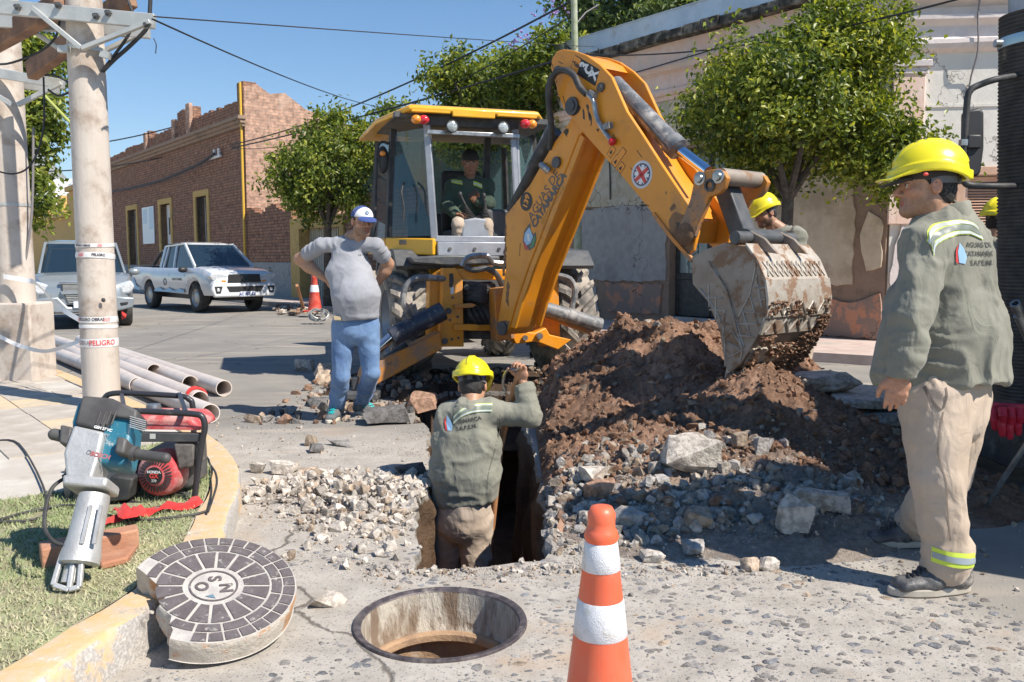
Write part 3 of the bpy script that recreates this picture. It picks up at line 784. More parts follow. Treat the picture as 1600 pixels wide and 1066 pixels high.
def rock(px,py,wpx,hpx,label,seed,col,z0=0,name='rock',dep=.8,tilt=(0,0,0),zoff=.0,group=None,flat_=1.0):
 p=hit(px,py,z0);sc=p.y/FPX*1.02;s=(wpx*sc,wpx*sc*dep*1.1,hpx*sc*1.5)
 me=rock_mesh(seed,(s[0]*1.1,s[1]*1.2,s[2]/.65*.75),flat_=1);setcol(me,np.tile(col,(len(me.vertices),1)))
 o=link(name,me,M_STONE,ang=28,label=label,cat='rock',group=group)
 o.location=p+Vector((0,s[1]*.2,hpx*sc*.3+zoff));o.rotation_euler=(tilt[0],tilt[1],tilt[2]if tilt[2]else seed*1.3);
 o.rotation_euler[2]=tilt[2];return o
rock(1240,838,76,62,'big pale rounded boulder in front of the dirt heap',3,PALE*1.0)
rock(1292,800,100,40,'long pale knobbly slab lying right of the boulder',14,PALE*.98,tilt=(0,.12,-.15))
rock(1088,742,112,72,'largest pale concrete chunk half sunk in the soil',25,PALE*1.02,tilt=(.2,-.2,.2))
rock(985,828,66,42,'flat grey block in the rubble left of a brown-faced one',6,GREY*1.25,tilt=(.2,.1,.3))
rock(1094,826,62,44,'grey block with brownish face amid the crushed rubble',7,TAN*.85,tilt=(.4,.1,-.2))
rock(925,758,58,36,'whitish chunk at the top left of the crushed rubble',8,PALE*1.15,tilt=(0,.2,.4))
rock(938,782,60,30,'brown lump below the whitish chunk beside the trench',9,BRN*1.5)
rock(1173,893,32,24,'small tan stone at the rubble edge, left of a white one',10,TAN*1.25)
rock(1204,894,34,28,'small white stone at the rubble edge, right of a tan one',11,PALE*1.2)
rock(1158,706,32,34,'rounded brown-grey stone stuck in the dark soil slope',12,TAN*.9,zoff=.02)
rock(1193,716,30,34,'egg shaped grey stone stuck in the soil slope',13,GREY*1.3,zoff=.02)
rock(1085,868,40,26,'angular grey stone low in the rubble behind the cone',15,GREY*1.3)
rock(1020,880,44,24,'pale stone at the front edge of the rubble, right of the cone tip',16,PALE*1.1)
rock(516,950,44,30,'lone pale stone between the manhole cover and the open manhole',17,PALE*1.1,tilt=(0,.1,.5))
rock(484,697,26,24,'small upright brown stone on the road before the man in jeans',18,TAN*.75)
rock(494,708,30,20,'rough dark asphalt lump on the road before the man in jeans',19,DARK*2.2)
rock(533,698,34,12,'flat grey asphalt piece right of the rough dark lump',20,GREY*.9)
rock(400,740,28,22,'white wedge of broken concrete against the yellow kerb',22,PALE*1.15)
rock(445,742,50,26,'pale chunk topping the crushed heap left of the trench',23,PALE*1.12)
rock(480,750,42,26,'pinkish pale chunk in the crushed heap left of the trench',24,TAN*1.25)
rock(640,745,44,26,'dark asphalt clod perched on the trench edge',26,DARK*1.5)
rock(474,580,34,30,'white faced block on the road behind the man in jeans',27,PALE*.95)
rock(520,598,70,30,'tan slab fragment lying behind the legs of the man in jeans',28,TAN*1.2,tilt=(.1,.3,.3))
rock(492,636,48,18,'flat black edged asphalt plate by the feet of the man in jeans',29,DARK*1.9)
rock(598,664,90,34,'torn asphalt edge at the head of the trench',30,DARK*2.0,tilt=(0,-.1,.1))
rock(660,640,60,34,'brown lump of soil left of the helmet of the man in the trench',31,BRN*1.35)
def slab(pxs,z,th,col,label,seed,tilt=0):
 pts=[G(a,b_,z)for a,b_ in pxs];bm=bmesh.new()
 c=sum(pts,Vector())/len(pts);n=len(pts)
 ring=[]
 for i in range(n):
  for k in range(5):ring.append(pts[i].lerp(pts[(i+1)%n],k/5))
 rr=random.Random(seed);V=[];m_=len(ring)
 for lv,(sc,zz)in enumerate(((1.0,-th),(1.02,-th*.6),(.99,-th*.2),(.95,0))):
  for q in ring:
   p=c+(q-c)*sc*rr.uniform(.96,1.03);p.z=z+zz+rr.uniform(-.012,.012)+tilt*(q.x-c.x);V.append(p)
 F_=[[l*m_+i,l*m_+(i+1)%m_,(l+1)*m_+(i+1)%m_,(l+1)*m_+i]for l in range(3)for i in range(m_)]+[[3*m_+i for i in range(m_)],[i for i in reversed(range(m_))]]
 me=bpy.data.meshes.new('slab');me.from_pydata(V,[],F_);me.update();setcol(me,np.tile(col,(len(V),1)))
 link('concrete_slab',me,M_STONE,smooth=False,label=label,cat='slab')
slab([(1235,625),(1445,640),(1440,668),(1290,662)],.08,.1,GREY*.9,'lowest broken road slab behind the dirt heap',1)
slab([(1262,614),(1440,622),(1430,646),(1275,648)],.19,.09,GREY*1.05,'middle broken road slab of the stack behind the dirt heap',2,.02)
slab([(1290,594),(1440,602),(1420,622),(1300,628)],.29,.07,PALE*.85,'thin pale slab on top of the stacked road pieces',3,-.03)
rock(1290,612,130,42,'large rough grey block leaning on the stacked slabs',33,PALE*.85,.26,tilt=(.1,.05,.1))
# ==== BUILDINGS
def plaster(name,a,b_,stain,z0=None,zc=None,lo=.5,hi=.7,sc=1.1):
 m,nt,b=newmat(name);co=objco(nt)
 n1=_noise(nt,co,sc,8,.68);n2=_noise(nt,co,6,6,.65);n3=_noise(nt,co,40,5,.6)
 col=_ramp(nt,n2,a,b_,.35,.65);col=_ramp(nt,n1,col,stain,lo,hi)
 dr=_noise(nt,_map(nt,co,(3,3,.35)),2.5,6,.7);col=_ramp(nt,dr,col,tuple(x*.62 for x in stain),.62,.8)
 v=nt.nodes.new('ShaderNodeTexVoronoi');v.feature='DISTANCE_TO_EDGE';v.inputs['Scale'].default_value=.3
 wv=nt.nodes.new('ShaderNodeVectorMath');wv.operation='ADD';nz=nt.nodes.new('ShaderNodeTexNoise');nz.inputs['Scale'].default_value=3;nz.inputs['Detail'].default_value=5
 nt.links.new(co,nz.inputs['Vector']);nt.links.new(co,wv.inputs[0]);nt.links.new(nz.outputs['Color'],wv.inputs[1]);nt.links.new(wv.outputs[0],v.inputs['Vector'])
 cr=nt.nodes.new('ShaderNodeMapRange');cr.inputs[1].default_value=.0;cr.inputs[2].default_value=.004;nt.links.new(v.outputs['Distance'],cr.inputs[0])
 col=_mixc(nt,cr.outputs[0],tuple(x*.35 for x in stain),col)
 nt.links.new(col,b.inputs['Base Color']);b.inputs['Roughness'].default_value=.93;b.inputs['Specular IOR Level'].default_value=.2
 nt.links.new(_bump(nt,n3,.4,.006,_bump(nt,n2,.4,.02)),b.inputs['Normal']);return m
M_BEIGE=plaster('beige_plaster',(.68,.54,.38),(.74,.61,.45),(.5,.39,.27),lo=.44,hi=.62)
M_PINK=plaster('peach_plaster',(.78,.54,.43),(.8,.62,.53),(.66,.55,.48))
M_LILAC=plaster('lilac_white_plaster',(.66,.58,.55),(.72,.64,.6),(.55,.46,.4),lo=.58,hi=.75)
M_WHITEP=plaster('white_plaster',(.7,.66,.59),(.74,.7,.63),(.6,.52,.44),lo=.6,hi=.75)
M_CEM=plaster('grey_cement',(.36,.335,.305),(.43,.4,.37),(.28,.26,.235))
M_OLIVE=plaster('olive_stained_plaster',(.58,.52,.41),(.5,.43,.3),(.36,.3,.2),sc=2)
M_ORANGE=plaster('orange_plaster',(.56,.27,.16),(.5,.28,.2),(.3,.22,.18),lo=.42,hi=.5,sc=3)
M_ADOBE=plaster('exposed_adobe',(.3,.21,.155),(.37,.255,.18),(.2,.15,.11),sc=3)
M_BLACKLEDGE=plaster('blackened_ledge',(.3,.27,.22),(.12,.11,.09),(.05,.048,.042),lo=.4,hi=.6,sc=5)
M_TIN=mat('roof_tin',(.5,.53,.56),(.6,.62,.64),3,.35,.65,.4,.6,.1,10,.01,dirt=(.4,.38,.34),da=(.55,.8))
M_DOORD=mat('dark_door',(.03,.033,.035),(.06,.06,.055),9,rough=.5)
M_WOODP=mat('peach_wood',(.55,.33,.22),(.62,.4,.27),7,rough=.6,bump=.2)
M_WROUGHT=mat('wrought_iron',(.03,.03,.03),rough=.5,metal=.5)
M_GLASSD=glass('window_glass',(.1,.14,.15),.75,.06)
def brick_mat(name,a,b_,mortar,dirt,sc=1.0,bw=.26,rh=.075,ms=.008):
 m,nt,b=newmat(name);co=objco(nt);sep=nt.nodes.new('ShaderNodeSeparateXYZ');nt.links.new(co,sep.inputs[0])
 cb=nt.nodes.new('ShaderNodeCombineXYZ');nt.links.new(_math(nt,'ADD',sep.outputs[0],sep.outputs[1]),cb.inputs[0]);nt.links.new(sep.outputs[2],cb.inputs[1])
 br=nt.nodes.new('ShaderNodeTexBrick');nt.links.new(cb.outputs[0],br.inputs['Vector']);br.inputs['Scale'].default_value=sc
 br.inputs['Brick Width'].default_value=bw;br.inputs['Row Height'].default_value=rh;br.inputs['Mortar Size'].default_value=ms;br.inputs['Mortar Smooth'].default_value=.3
 br.inputs['Color1'].default_value=(*a,1);br.inputs['Color2'].default_value=(*b_,1);br.inputs['Mortar'].default_value=(*mortar,1);br.inputs['Bias'].default_value=0
 n1=_noise(nt,co,.6,8,.7);n2=_noise(nt,co,5,6,.7)
 col=_mixc(nt,1.0,br.outputs[0],_ramp(nt,n2,(.6,.6,.6),(1.35,1.3,1.25),.3,.7),'MULTIPLY')
 col=_ramp(nt,n1,col,dirt,.5,.75)
 nt.links.new(col,b.inputs['Base Color']);b.inputs['Roughness'].default_value=.95;b.inputs['Specular IOR Level'].default_value=.15
 nt.links.new(_bump(nt,n2,.6,.02,_bump(nt,br.outputs[1],-.8,.02)),b.inputs['Normal']);return m
M_BRICK=brick_mat('old_brick',(.38,.2,.13),(.27,.145,.1),(.14,.1,.08),(.24,.155,.11),bw=.30,rh=.11,ms=.016)
M_BRICKL=brick_mat('pinkish_brick',(.54,.33,.24),(.43,.26,.19),(.34,.26,.21),(.56,.42,.34),bw=.30,rh=.11,ms=.016)
M_YEL=plaster('ochre_paint',(.55,.36,.13),(.6,.4,.16),(.45,.3,.13))
M_GREYW=plaster('grey_wainscot',(.3,.3,.29),(.36,.35,.34),(.24,.23,.22))
M_WHITEB=mat('white_wall',(.78,.76,.72),(.84,.82,.78),2,rough=.85)
M_OCH=mat('ochre_wall',(.6,.38,.12),(.55,.35,.13),1.5,rough=.9)
M_DGREEN=plaster('dark_green_wall',(.085,.12,.09),(.11,.14,.1),(.06,.08,.065))
def wallseg(mb,x0,x1,z0,z1,ops,y0,y1):
 xs=sorted({x0,x1,*[o[0]for o in ops],*[o[1]for o in ops]})
 for a,b_ in zip(xs[:-1],xs[1:]):
  zz=z0
  for o in sorted([o for o in ops if o[0]<=a and o[1]>=b_],key=lambda o:o[2]):
   if o[2]>zz:mb.box(a,b_,y0,y1,zz,o[2])
   zz=o[3]
  if zz<z1:mb.box(a,b_,y0,y1,zz,z1)
def sheet(name,poly,y0,y1,m,par,seed=1,st=.12,amp=.02):
 p=jag(poly,st,amp,seed);mb=MB();mb.prism([(x,y0,z)for x,z in p],(0,0,0),(0,y1-y0,0));return mb.build(name,m,par,local=True,smooth=False)
def L(mb,name,m,par,**k):return mb.build(name,m,par,local=True,**k)
# ---- long street front of the corner house
FR=fmat(CORN,WD,WN,(0,0,1))
ph=empty('corner_house',CORN,'old corner house with peeling pink and beige plaster behind the orange tree','house',M=FR)
DX0,DX1,DZ=2.7,4.3,3.44
mb=MB();wallseg(mb,0,7.85,0,5.62,[(DX0,DX1,.3,DZ)],-.45,0);L(mb,'wall',M_ADOBE,ph,smooth=False)
PROF=[(0,4.36),(.03,4.38),(.05,4.44),(.09,4.46),(.11,4.5),(.11,4.56),(.05,4.6),(.05,4.84),(.08,4.87),(.13,4.9),(.17,4.97),(.17,5.03),(.06,5.05),(.06,5.42),(0,5.43)]
def cornice(par,x0,x1,prof,m,name='cornice',xm=None):
 mb=MB();n=len(prof);K=max(2,int((x1-x0)/.4));vs=[];fs=[]
 for k in range(K+1):
  x=x0+(x1-x0)*k/K
  for y,z in prof:vs.append((x,y+random.uniform(-.006,.006),z+random.uniform(-.005,.005)))
 for k in range(K):
  for i in range(n-1):fs.append((k*n+i,(k+1)*n+i,(k+1)*n+i+1,k*n+i+1))
 mb.add(vs,fs);return L(mb,name,m,par,ang=25)
cornice(ph,-.05,7.87,PROF[:7],M_PINK);cornice(ph,-.05,7.87,PROF[6:],M_PINK)
mb=MB();
for k in range(20):
 x0=-.2+k*.405;mb.box(x0,x0+.403,.0,.27+random.uniform(-.02,.02),5.43+random.uniform(-.01,.01),5.6+random.uniform(-.015,.015))
L(mb,'ledge',M_BLACKLEDGE,ph,bevel=.02)
mb=MB().box(-.1,7.87,.02,.10,5.602,5.98).box(-.1,7.87,-.4,.12,5.98,6.0);L(mb,'flashing',M_TIN,ph,smooth=False)
sheet('plaster_skin',[(.52,.98),(2.62,.92),(2.64,4.35),(.6,4.35),(.62,2.9),(.5,2.1)],.002,.035,M_BEIGE,ph,3)
sheet('plaster_skin',[(0,3.0),(.5,3.15),(.45,4.35),(0,4.35)],.002,.03,M_OLIVE,ph,4)
sheet('plaster_skin',[(4.36,.96),(6.72,.94),(6.8,1.7),(6.7,2.42),(5.6,2.46),(4.38,2.4)],.002,.04,M_CEM,ph,5)
sheet('plaster_skin',[(4.36,2.44),(6.68,2.48),(6.9,3.4),(6.8,4.35),(4.34,4.35)],.002,.032,M_OLIVE,ph,6)
sheet('plaster_skin',[(2.66,3.5),(4.34,3.5),(4.34,4.35),(2.66,4.35)],.002,.03,M_BEIGE,ph,7)
sheet('plaster_skin',[(6.95,3.1),(7.8,3.0),(7.84,4.35),(6.9,4.35)],.002,.03,M_BEIGE,ph,8)
sheet('wainscot',[(4.5,.32),(5.9,.3),(6.0,.9),(4.45,.91)],.002,.045,M_ORANGE,ph,9)
sheet('wainscot',[(.0,.16),(1.5,.16),(1.7,.6),(1.3,.8),(.5,.7),(.02,.86)],.002,.05,M_ORANGE,ph,10)
sheet('wainscot',[(6.2,.2),(7.7,.2),(7.7,.85),(6.3,.8)],.002,.03,M_CEM,ph,11)
sheet('plaster_skin',[(.05,1.25),(.3,1.2),(.42,1.75),(.3,2.1),(.06,2.0)],.002,.03,M_BEIGE,ph,12)
sheet('wainscot',[(1.3,.86),(1.6,.9),(1.55,1.1),(1.25,1.05)],.02,.06,M_ORANGE,ph,13)
mb=MB().box(DX0-.02,DX1+.02,-.3,.12,.12,.3);L(mb,'doorstep',M_CEM,ph,bevel=.015)
mb=MB()
for a,b_ in((DX0,DX0+.08),(DX1-.08,DX1),((DX0+DX1)/2-.05,(DX0+DX1)/2+.05)):mb.box(a,b_,-.26,-.18,.3,DZ)
mb.box(DX0,DX1,-.255,-.185,DZ-.1,DZ-.002);mb.box(DX0,DX1,-.255,-.185,2.55,2.65);mb.box(DX0,DX1,-.255,-.185,1.0,1.12);mb.box(DX0,DX1,-.24,-.2,.302,1.0)
L(mb,'door_frame',M_DOORD,ph,bevel=.006)
L(MB().box(DX0+.08,DX1-.08,-.235,-.225,1.12,3.34),'door_glass',glass('dusty_glass',(.45,.52,.47),.7,.25),ph,smooth=False)
gr=MB()
for k in range(7):
 x=DX0+.14+k*(DX1-DX0-.28)/6;gr.cyl((x,-.15,1.12),(x,-.15,3.34),.009,n=6)
for hx in(DX0+.45,DX1-.45):
 for k in range(8):
  for s in(-1,1):
   c=Vector((hx,-.15,1.3+k*.27));gr.tube([c+Vector((s*.13*math.sin(t*PI),0,(t-.5)*.24))for t in np.linspace(0,1,7)],.007,5)
L(gr,'door_grille',mat('green_iron',(.05,.09,.08),rough=.5),ph)
L(MB().box(-.1,7.8,-9,-.45,0,5.3),'house_body',M_ADOBE,ph,smooth=False)
def cable(pts,r,m,par=None,name='cable',**k):return MB().tube(pts,r,6,sm=4).build(name,m,par,**k)
M_CABLE=mat('black_cable',(.03,.03,.032),rough=.6);M_CABLEG=mat('grey_cable',(.22,.2,.2),rough=.7)
L(MB().tube([Vector((6.0,.3,5.6)),Vector((5.95,.2,5.2)),Vector((5.9,.2,4.9)),Vector((5.9,.14,4.4)),Vector((5.88,.06,3.2)),Vector((5.86,.06,2.6))],.014,6,sm=4),'cable',M_CABLE,ph)
L(MB().tube([Vector((7.8,.25,4.9)),Vector((5,.24,4.97)),Vector((2,.24,5.1)),Vector((0,.24,5.2))],.012,6,sm=4),'cable',M_CABLE,ph)
# ---- chamfered corner front (sunlit)
OD=Vector((-.9925,.122,0));ON=Vector((-.122,-.9925,0));OO=CORN-OD*6.5
F2=fmat(OO,OD,ON,(0,0,1))
pc=empty('corner_facade',OO,'sunlit white and lilac chamfered corner front with mouldings behind the man in the yellow helmet','facade',M=F2)
WX0,WX1=3.7,5.42
mb=MB();wallseg(mb,0,6.45,0,6.6,[(WX0,WX1,.95,2.62)],-.4,0);L(mb,'wall',M_WHITEP,pc,smooth=False)
L(MB().box(6.05,6.5,.002,.07,1.9,4.2),'pilaster',M_PINK,pc,bevel=.01)
L(MB().box(5.98,6.56,.0,.12,4.2,4.3).box(6.02,6.53,.0,.09,4.1,4.198),'capital',M_LILAC,pc,bevel=.012)
cornice(pc,-.1,6.56,[(0,4.4),(.04,4.42),(.1,4.46),(.13,4.52),(.13,4.58),(.05,4.62),(.05,4.78),(.09,4.82),(.15,4.86),(.15,4.92),(.04,4.95),(.04,5.05),(.2,5.12),(.26,5.2),(.26,5.28),(0,5.3)],M_LILAC)
L(MB().box(-.05,6.0,.002,.018,3.62,3.66),'joint_band',M_WHITEP,pc,smooth=False)
sheet('plaster_skin',[(5.98,.3),(6.4,.25),(6.42,1.3),(6.3,1.88),(6.05,1.7),(6.0,1.0)],.004,.05,M_LILAC,pc,21)
sheet('torn_patch',[(5.7,.2),(6.02,.2),(6.05,1.0),(5.95,2.0),(5.85,2.5),(5.8,1.6),(5.6,.9)],.004,.012,M_ADOBE,pc,22)
sheet('torn_patch',[(6.1,2.9),(6.48,2.8),(6.48,3.4),(6.2,3.5)],.071,.075,M_ORANGE,pc,23)
mb=MB()
for a,b_,c,d in((WX0-.12,WX1+.12,2.62,2.74),(WX0-.12,WX1+.12,.85,.95),(WX0-.12,WX0,.952,2.618),(WX1,WX1+.12,.952,2.618)):mb.box(a,b_,-.02,.06,c,d)
L(mb,'window_surround',M_WOODP,pc,bevel=.006)
for lx in(WX0+.01,(WX0+WX1)/2+.005):
 w_=(WX1-WX0)/2-.015;f=L(MB().box(lx,lx+.07,-.1,-.06,.96,2.6).box(lx+w_-.07,lx+w_,-.1,-.06,.96,2.6).box(lx+.07,lx+w_-.07,-.1,-.06,2.53,2.6).box(lx+.07,lx+w_-.07,-.1,-.06,.96,1.04),'shutter',M_WOODP,pc,bevel=.004)
 ml=MB().beam((lx+.07,-.08,0),(lx+w_-.07,-.08,0),.035,.008,up=(0,.7,.7)).mesh('slat')
 ml.materials.append(M_WOODP)
 for k in range(36):
  z=1.06+k*.041;o=link('slat',ml,None,f,local=True,smooth=False);o.location=(0,0,z)
L(MB().box(WX0,WX1,-.35,-.3,.95,2.6),'window_back',M_DOORD,pc,smooth=False)
L(MB().tube([Vector((5.35,.3,5.6)),Vector((5.4,.16,5.0)),Vector((5.38,.16,4.4)),Vector((5.42,.02,3.9)),Vector((5.4,.02,3.0)),Vector((5.41,.02,2.2))],.013,6,sm=4),'cable',M_CABLEG,pc)
# ---- middle house behind the digger
mhm=fmat(CORN+WD*7.95,WD,WN,(0,0,1))
hm=empty('middle_house',(0,0,0),'low dark green house behind the digger cab','house',M=mhm)
mb=MB();mb.prism([(0,0,0),(9.5,0,0),(9.5,0,5.15),(6,0,5.1),(4.6,0,4.6),(0,0,4.4)],(0,0,0),(0,-6,0));L(mb,'wall',M_DGREEN,hm,smooth=False)
L(MB().box(4.9,5.0,-.3,.2,5.1,5.14).box(5.05,5.25,-.2,0,4.9,5.35),'chimney',M_CEM,hm)
L(MB().box(7.9,8.9,-1.6,-.8,5.15,5.5),'water_box',M_WHITEB,hm)
# ---- brick house down the street
OB=Vector((-8.05,29.5,0));FB=fmat(OB,WD,WN,(0,0,1))
bh=empty('brick_house',OB,'tall old brick house with broken parapet and yellow framed windows','house',M=FB)
OPS=[(7.35,8.75,1.0,4.05),(12.4,14.0,.15,4.0),(18.2,19.9,.6,4.0)]
mb=MB();wallseg(mb,3.0,26,0,6.55,OPS,-.5,0);L(mb,'wall',M_BRICK,bh,smooth=False)
mb=MB();mb.prism([(3.0,0,3.2),(3.0,-.02,7.75),(3.0,-.5,7.9),(3.0,-1.0,7.6),(3.0,-1.6,7.7),(3.0,-2.4,7.2),(3.0,-3.2,7.0),(3.0,-5,6.6),(3.0,-8,6.2),(3.0,-8,0),(3.0,-.51,0),(3.0,-.51,3.2)],(-.02,0,0),(.45,0,0));L(mb,'gable_wall',M_BRICKL,bh,smooth=False)
mb=MB().box(2.9,26,0,.12,6.3,6.42).box(2.85,26,0,.2,6.42,6.55).box(2.8,26,0,.3,6.55,6.68);L(mb,'cornice',M_ADOBE,bh,smooth=False)
mb=MB();rr=random.Random(3)
x=3.0;prev=7.8
mb.box(3.0,3.6,-.5,.02,6.681,7.95)
hts=[(3.6,8.9,7.35),(8.9,9.5,7.9),(9.5,11.0,7.9),(11.0,11.6,7.55),(11.6,15.5,7.3),(15.5,16.1,7.6),(16.1,20,7.2),(20,26,7.1)]
for a,b_,h in hts:
 xx=a
 while xx<b_-.05:
  s=min(.3,b_-xx);mb.box(xx,xx+s-.0005,-.38,-.02,6.681,h+rr.uniform(-.07,.05)+(.35 if(a<4 and xx>5.2)else 0)*0);xx+=s
L(mb,'parapet',M_BRICK,bh,smooth=False)
mb=MB()
for a,b_,h in((8.9,9.4,8.0),(11.05,11.45,7.6),(15.6,16.0,7.55)):L(MB().box(a,b_,-.02,.12,6.69,h),'parapet_pier',M_BRICKL,bh,smooth=False)
for(a,b_,z0,z1)in OPS:
 w=L(MB().box(a-.28,a,-.25,.05,z0,z1+.25).box(b_,b_+.28,-.25,.05,z0,z1+.25).box(a,b_,-.25,.05,z1,z1+.25),'window_surround',M_YEL,bh,smooth=False)
 if z0<.3:
  L(MB().box(a,b_,-.35,-.28,z0,z1),'door',M_WHITEB,bh);L(MB().box(a+.3,b_-.3,-.279,-.27,2.6,3.4),'pane',M_GLASSD,bh,smooth=False)
 else:
  L(MB().box(a,b_,-.4,-.38,z0,z1),'pane',M_GLASSD,bh,smooth=False)
  fr=MB()
  for xx in(a,(a+b_)/2-.04,b_-.08):fr.box(xx,xx+.08,-.38,-.33,z0,z1)
  for zz in(z0,z0+(z1-z0)*.33,z0+(z1-z0)*.66,z1-.08):fr.box(a,b_,-.379,-.331,zz,zz+.08)
  L(fr,'window_frame',M_WHITEB,bh,smooth=False)
  gg=MB()
  for k in range(9):xx=a+.06+k*(b_-a-.12)/8;gg.box(xx-.01,xx+.01,-.06,-.04,z0,z1)
  L(gg,'window_grille',M_WROUGHT,bh,smooth=False)
L(MB().box(2.99,26,0,.02,0,1.15),'wainscot',M_GREYW,bh,smooth=False)
sg=L(MB().box(15.0,17.0,.02,.06,2.2,4.0),'signboard',mat('sign_white',(.72,.76,.78),rough=.4),bh)
L(MB().box(15.15,15.75,.061,.064,2.9,3.95).box(16.1,16.85,.061,.064,3.2,3.9),'sign_print',mat('sign_blue',(.45,.6,.7),rough=.4),sg,smooth=False)
L(MB().tube([Vector((3.05,.1,1.2)),Vector((3.05,.1,7.9))],.05,8),'gas_pipe',mat('gas_pipe_yellow',(.7,.42,.05),rough=.5),bh)
L(MB().box(5.2,6.4,.1,.18,5.4,5.48).cyl((5.4,.14,5.48),(5.4,.14,5.75),.06,n=8).cyl((5.9,.14,5.48),(5.9,.14,5.75),.06,n=8),'insulator_bracket',M_WHITEB,bh)
L(MB().tube([Vector((26,.32,5.2)),Vector((15,.3,5.0)),Vector((8,.3,5.25)),Vector((5.6,.25,5.55))],.05,6,sm=4),'cable',M_CABLE,bh)
lw=empty('low_brick_wall',OB,'low dark brick wall with grey graffiti base beside the brick house','wall',M=FB)
mb=MB();x=-1.0
while x<2.97:
 s=min(.25,2.975-x);mb.box(x,x+s-.001,-.35,0,0,3.2+.12*math.sin(x*3)+rr.uniform(-.04,.04));x+=.25
L(mb,'wall',M_BRICK,lw,smooth=False);L(MB().box(-1.0,2.97,0,.03,0,1.3),'wainscot',M_GREYW,lw,smooth=False)
gf=fmat((1.2,.035,.95),(-1,0,0),(0,0,1),(0,1,0))
text('graffiti','Luc Bv.',.5,mat('graffiti_black',(.05,.05,.05),rough=.6),gf,lw,local=True,sx=.9,shear=.4)
gt=empty('ribbed_gate',OB,'pale ribbed metal gate in an ochre frame left of the man in grey','gate',M=FB)
mb=MB().box(-1.7,-1.0,-.4,.06,0,2.75).box(-4.6,-1.7,-.4,.06,2.4,2.78).box(-4.9,-4.6,-.4,.06,0,2.78);L(mb,'gate_frame',M_YEL,gt,smooth=False)
rb=MB()
for k in range(19):rb.box(-4.6+k*.153,-4.6+k*.153+.1,-.36,-.3,.15,2.4)
rb.box(-4.6,-1.7,-.38,-.355,.15,2.4);L(rb,'ribbed_sheet',mat('ribbed_metal',(.4,.38,.32),(.46,.44,.38),4,rough=.6),gt,smooth=False)
L(MB().box(-9,-4.9,-.4,0,0,3.3),'side_wall',M_BRICK,gt,smooth=False)
# ---- end of the street
oh=empty('ochre_house',OB+WD*30,'ochre house with square merlons at the end of the street','house',M=fmat(OB+WD*27,WD,WN,(0,0,1)))
mb=MB().box(0,7.5,-6,0,0,5.9).box(7.5,26,-6,-.4,0,4.4);L(mb,'wall',M_OCH,oh,smooth=False)
mb=MB().box(-.2,7.7,-.1,.25,5.9,6.2).box(7.7,26,-.5,-.1,4.4,4.7);L(mb,'cornice',M_YEL,oh,smooth=False)
for xx in(9.0,12.5,17.5,24.5):L(MB().box(xx,xx+1.5,-.9,-.4,4.7,6.0),'merlon',M_OCH,oh,smooth=False)
wb=empty('white_building',(-36,78,0),'white building with rooftop water tank behind the ochre house','building')
MB().box(-56,-33.5,72,84,0,6.6).box(-44,-36.6,80,90,6.6,9.0).build('wall',M_WHITEB,wb,smooth=False)
MB().lathe([(0,2.0),(.9,1.9),(1.3,1.5),(1.3,0),(0,0)],(-38.2,76.5,6.6),n=24).build('water_tank',mat('tank_white',(.75,.76,.78),rough=.4),wb)
# ---- street pole (green-grey) and overhead lines
M_POLEG=mat('mossy_pole',(.3,.34,.2),(.42,.44,.32),8,.35,.65,.8,bump=.3,bs=20)
gp=empty('wooden_pole',(0,0,0),'slim mossy green pole rising behind the digger arm','utility pole')
b0=G(905,503,.13);t0=P(896,-60,b0.y-.1)
MB().cyl(b0,b0.lerp(t0,.35),.085,.078,12).cyl(b0.lerp(t0,.351),t0,.07,.06,12).build('pole_shaft',M_POLEG,gp)
c0=P(897,60,b0.y);MB().cyl(c0,c0+Vector((0,0,.12)),.085,n=12).tube([P(898,40,17.2),P(915,20,17.4),P(935,8,17.6)],.02,6).build('bracket',M_WROUGHT,gp)
MB().tube([P(900,72,17.2)+Vector((0,0,0)),P(890,76,17.1),P(883,68,17.1),P(886,82,17.1),P(893,92,17)],.018,5,sm=3).build('cable_knot',M_CABLE,gp)
def wire(name,a,b_,sag,r,lab,m=M_CABLE,n=24):
 pts=[]
 for i in range(n+1):
  t=i/n;p=a.lerp(b_,t);p.z-=sag*4*t*(1-t);pts.append(p)
 MB().tube(pts,r,5).build(name,m,label=lab,cat='cable')
pt=P(892,2,17.1)
wire('overhead_cable',pt,P(362,226,31.5),.35,.022,'thick upper cable from the green pole to the brick house')
wire('overhead_cable',P(893,25,17.1),P(362,232,31.5),.75,.012,'thin cable just under the thick upper one in the sky')
wire('overhead_cable',P(890,88,17.1),P(363,231,31.4),.1,.025,'lower dark cable passing behind the cab roof to the brick house')
wire('overhead_cable',P(238,30,6.6),P(640,168,30),.25,.008,'thin wire sloping across the sky from the steel crossarm')
wire('overhead_cable',P(240,26,6.6),P(1002,77,22),.02,.006,'very thin nearly level wire crossing the sky')
wire('overhead_cable',P(1600,-30,9),P(880,82,17.3),.3,.013,'cable passing in front of the pink house cornice')
wire('overhead_cable',P(20,235,40),P(300,190,40),.3,.03,'upper wire in front of the hill at the street end')
wire('overhead_cable',P(20,268,40),P(300,235,40),.3,.03,'lower wire in front of the hill at the street end')
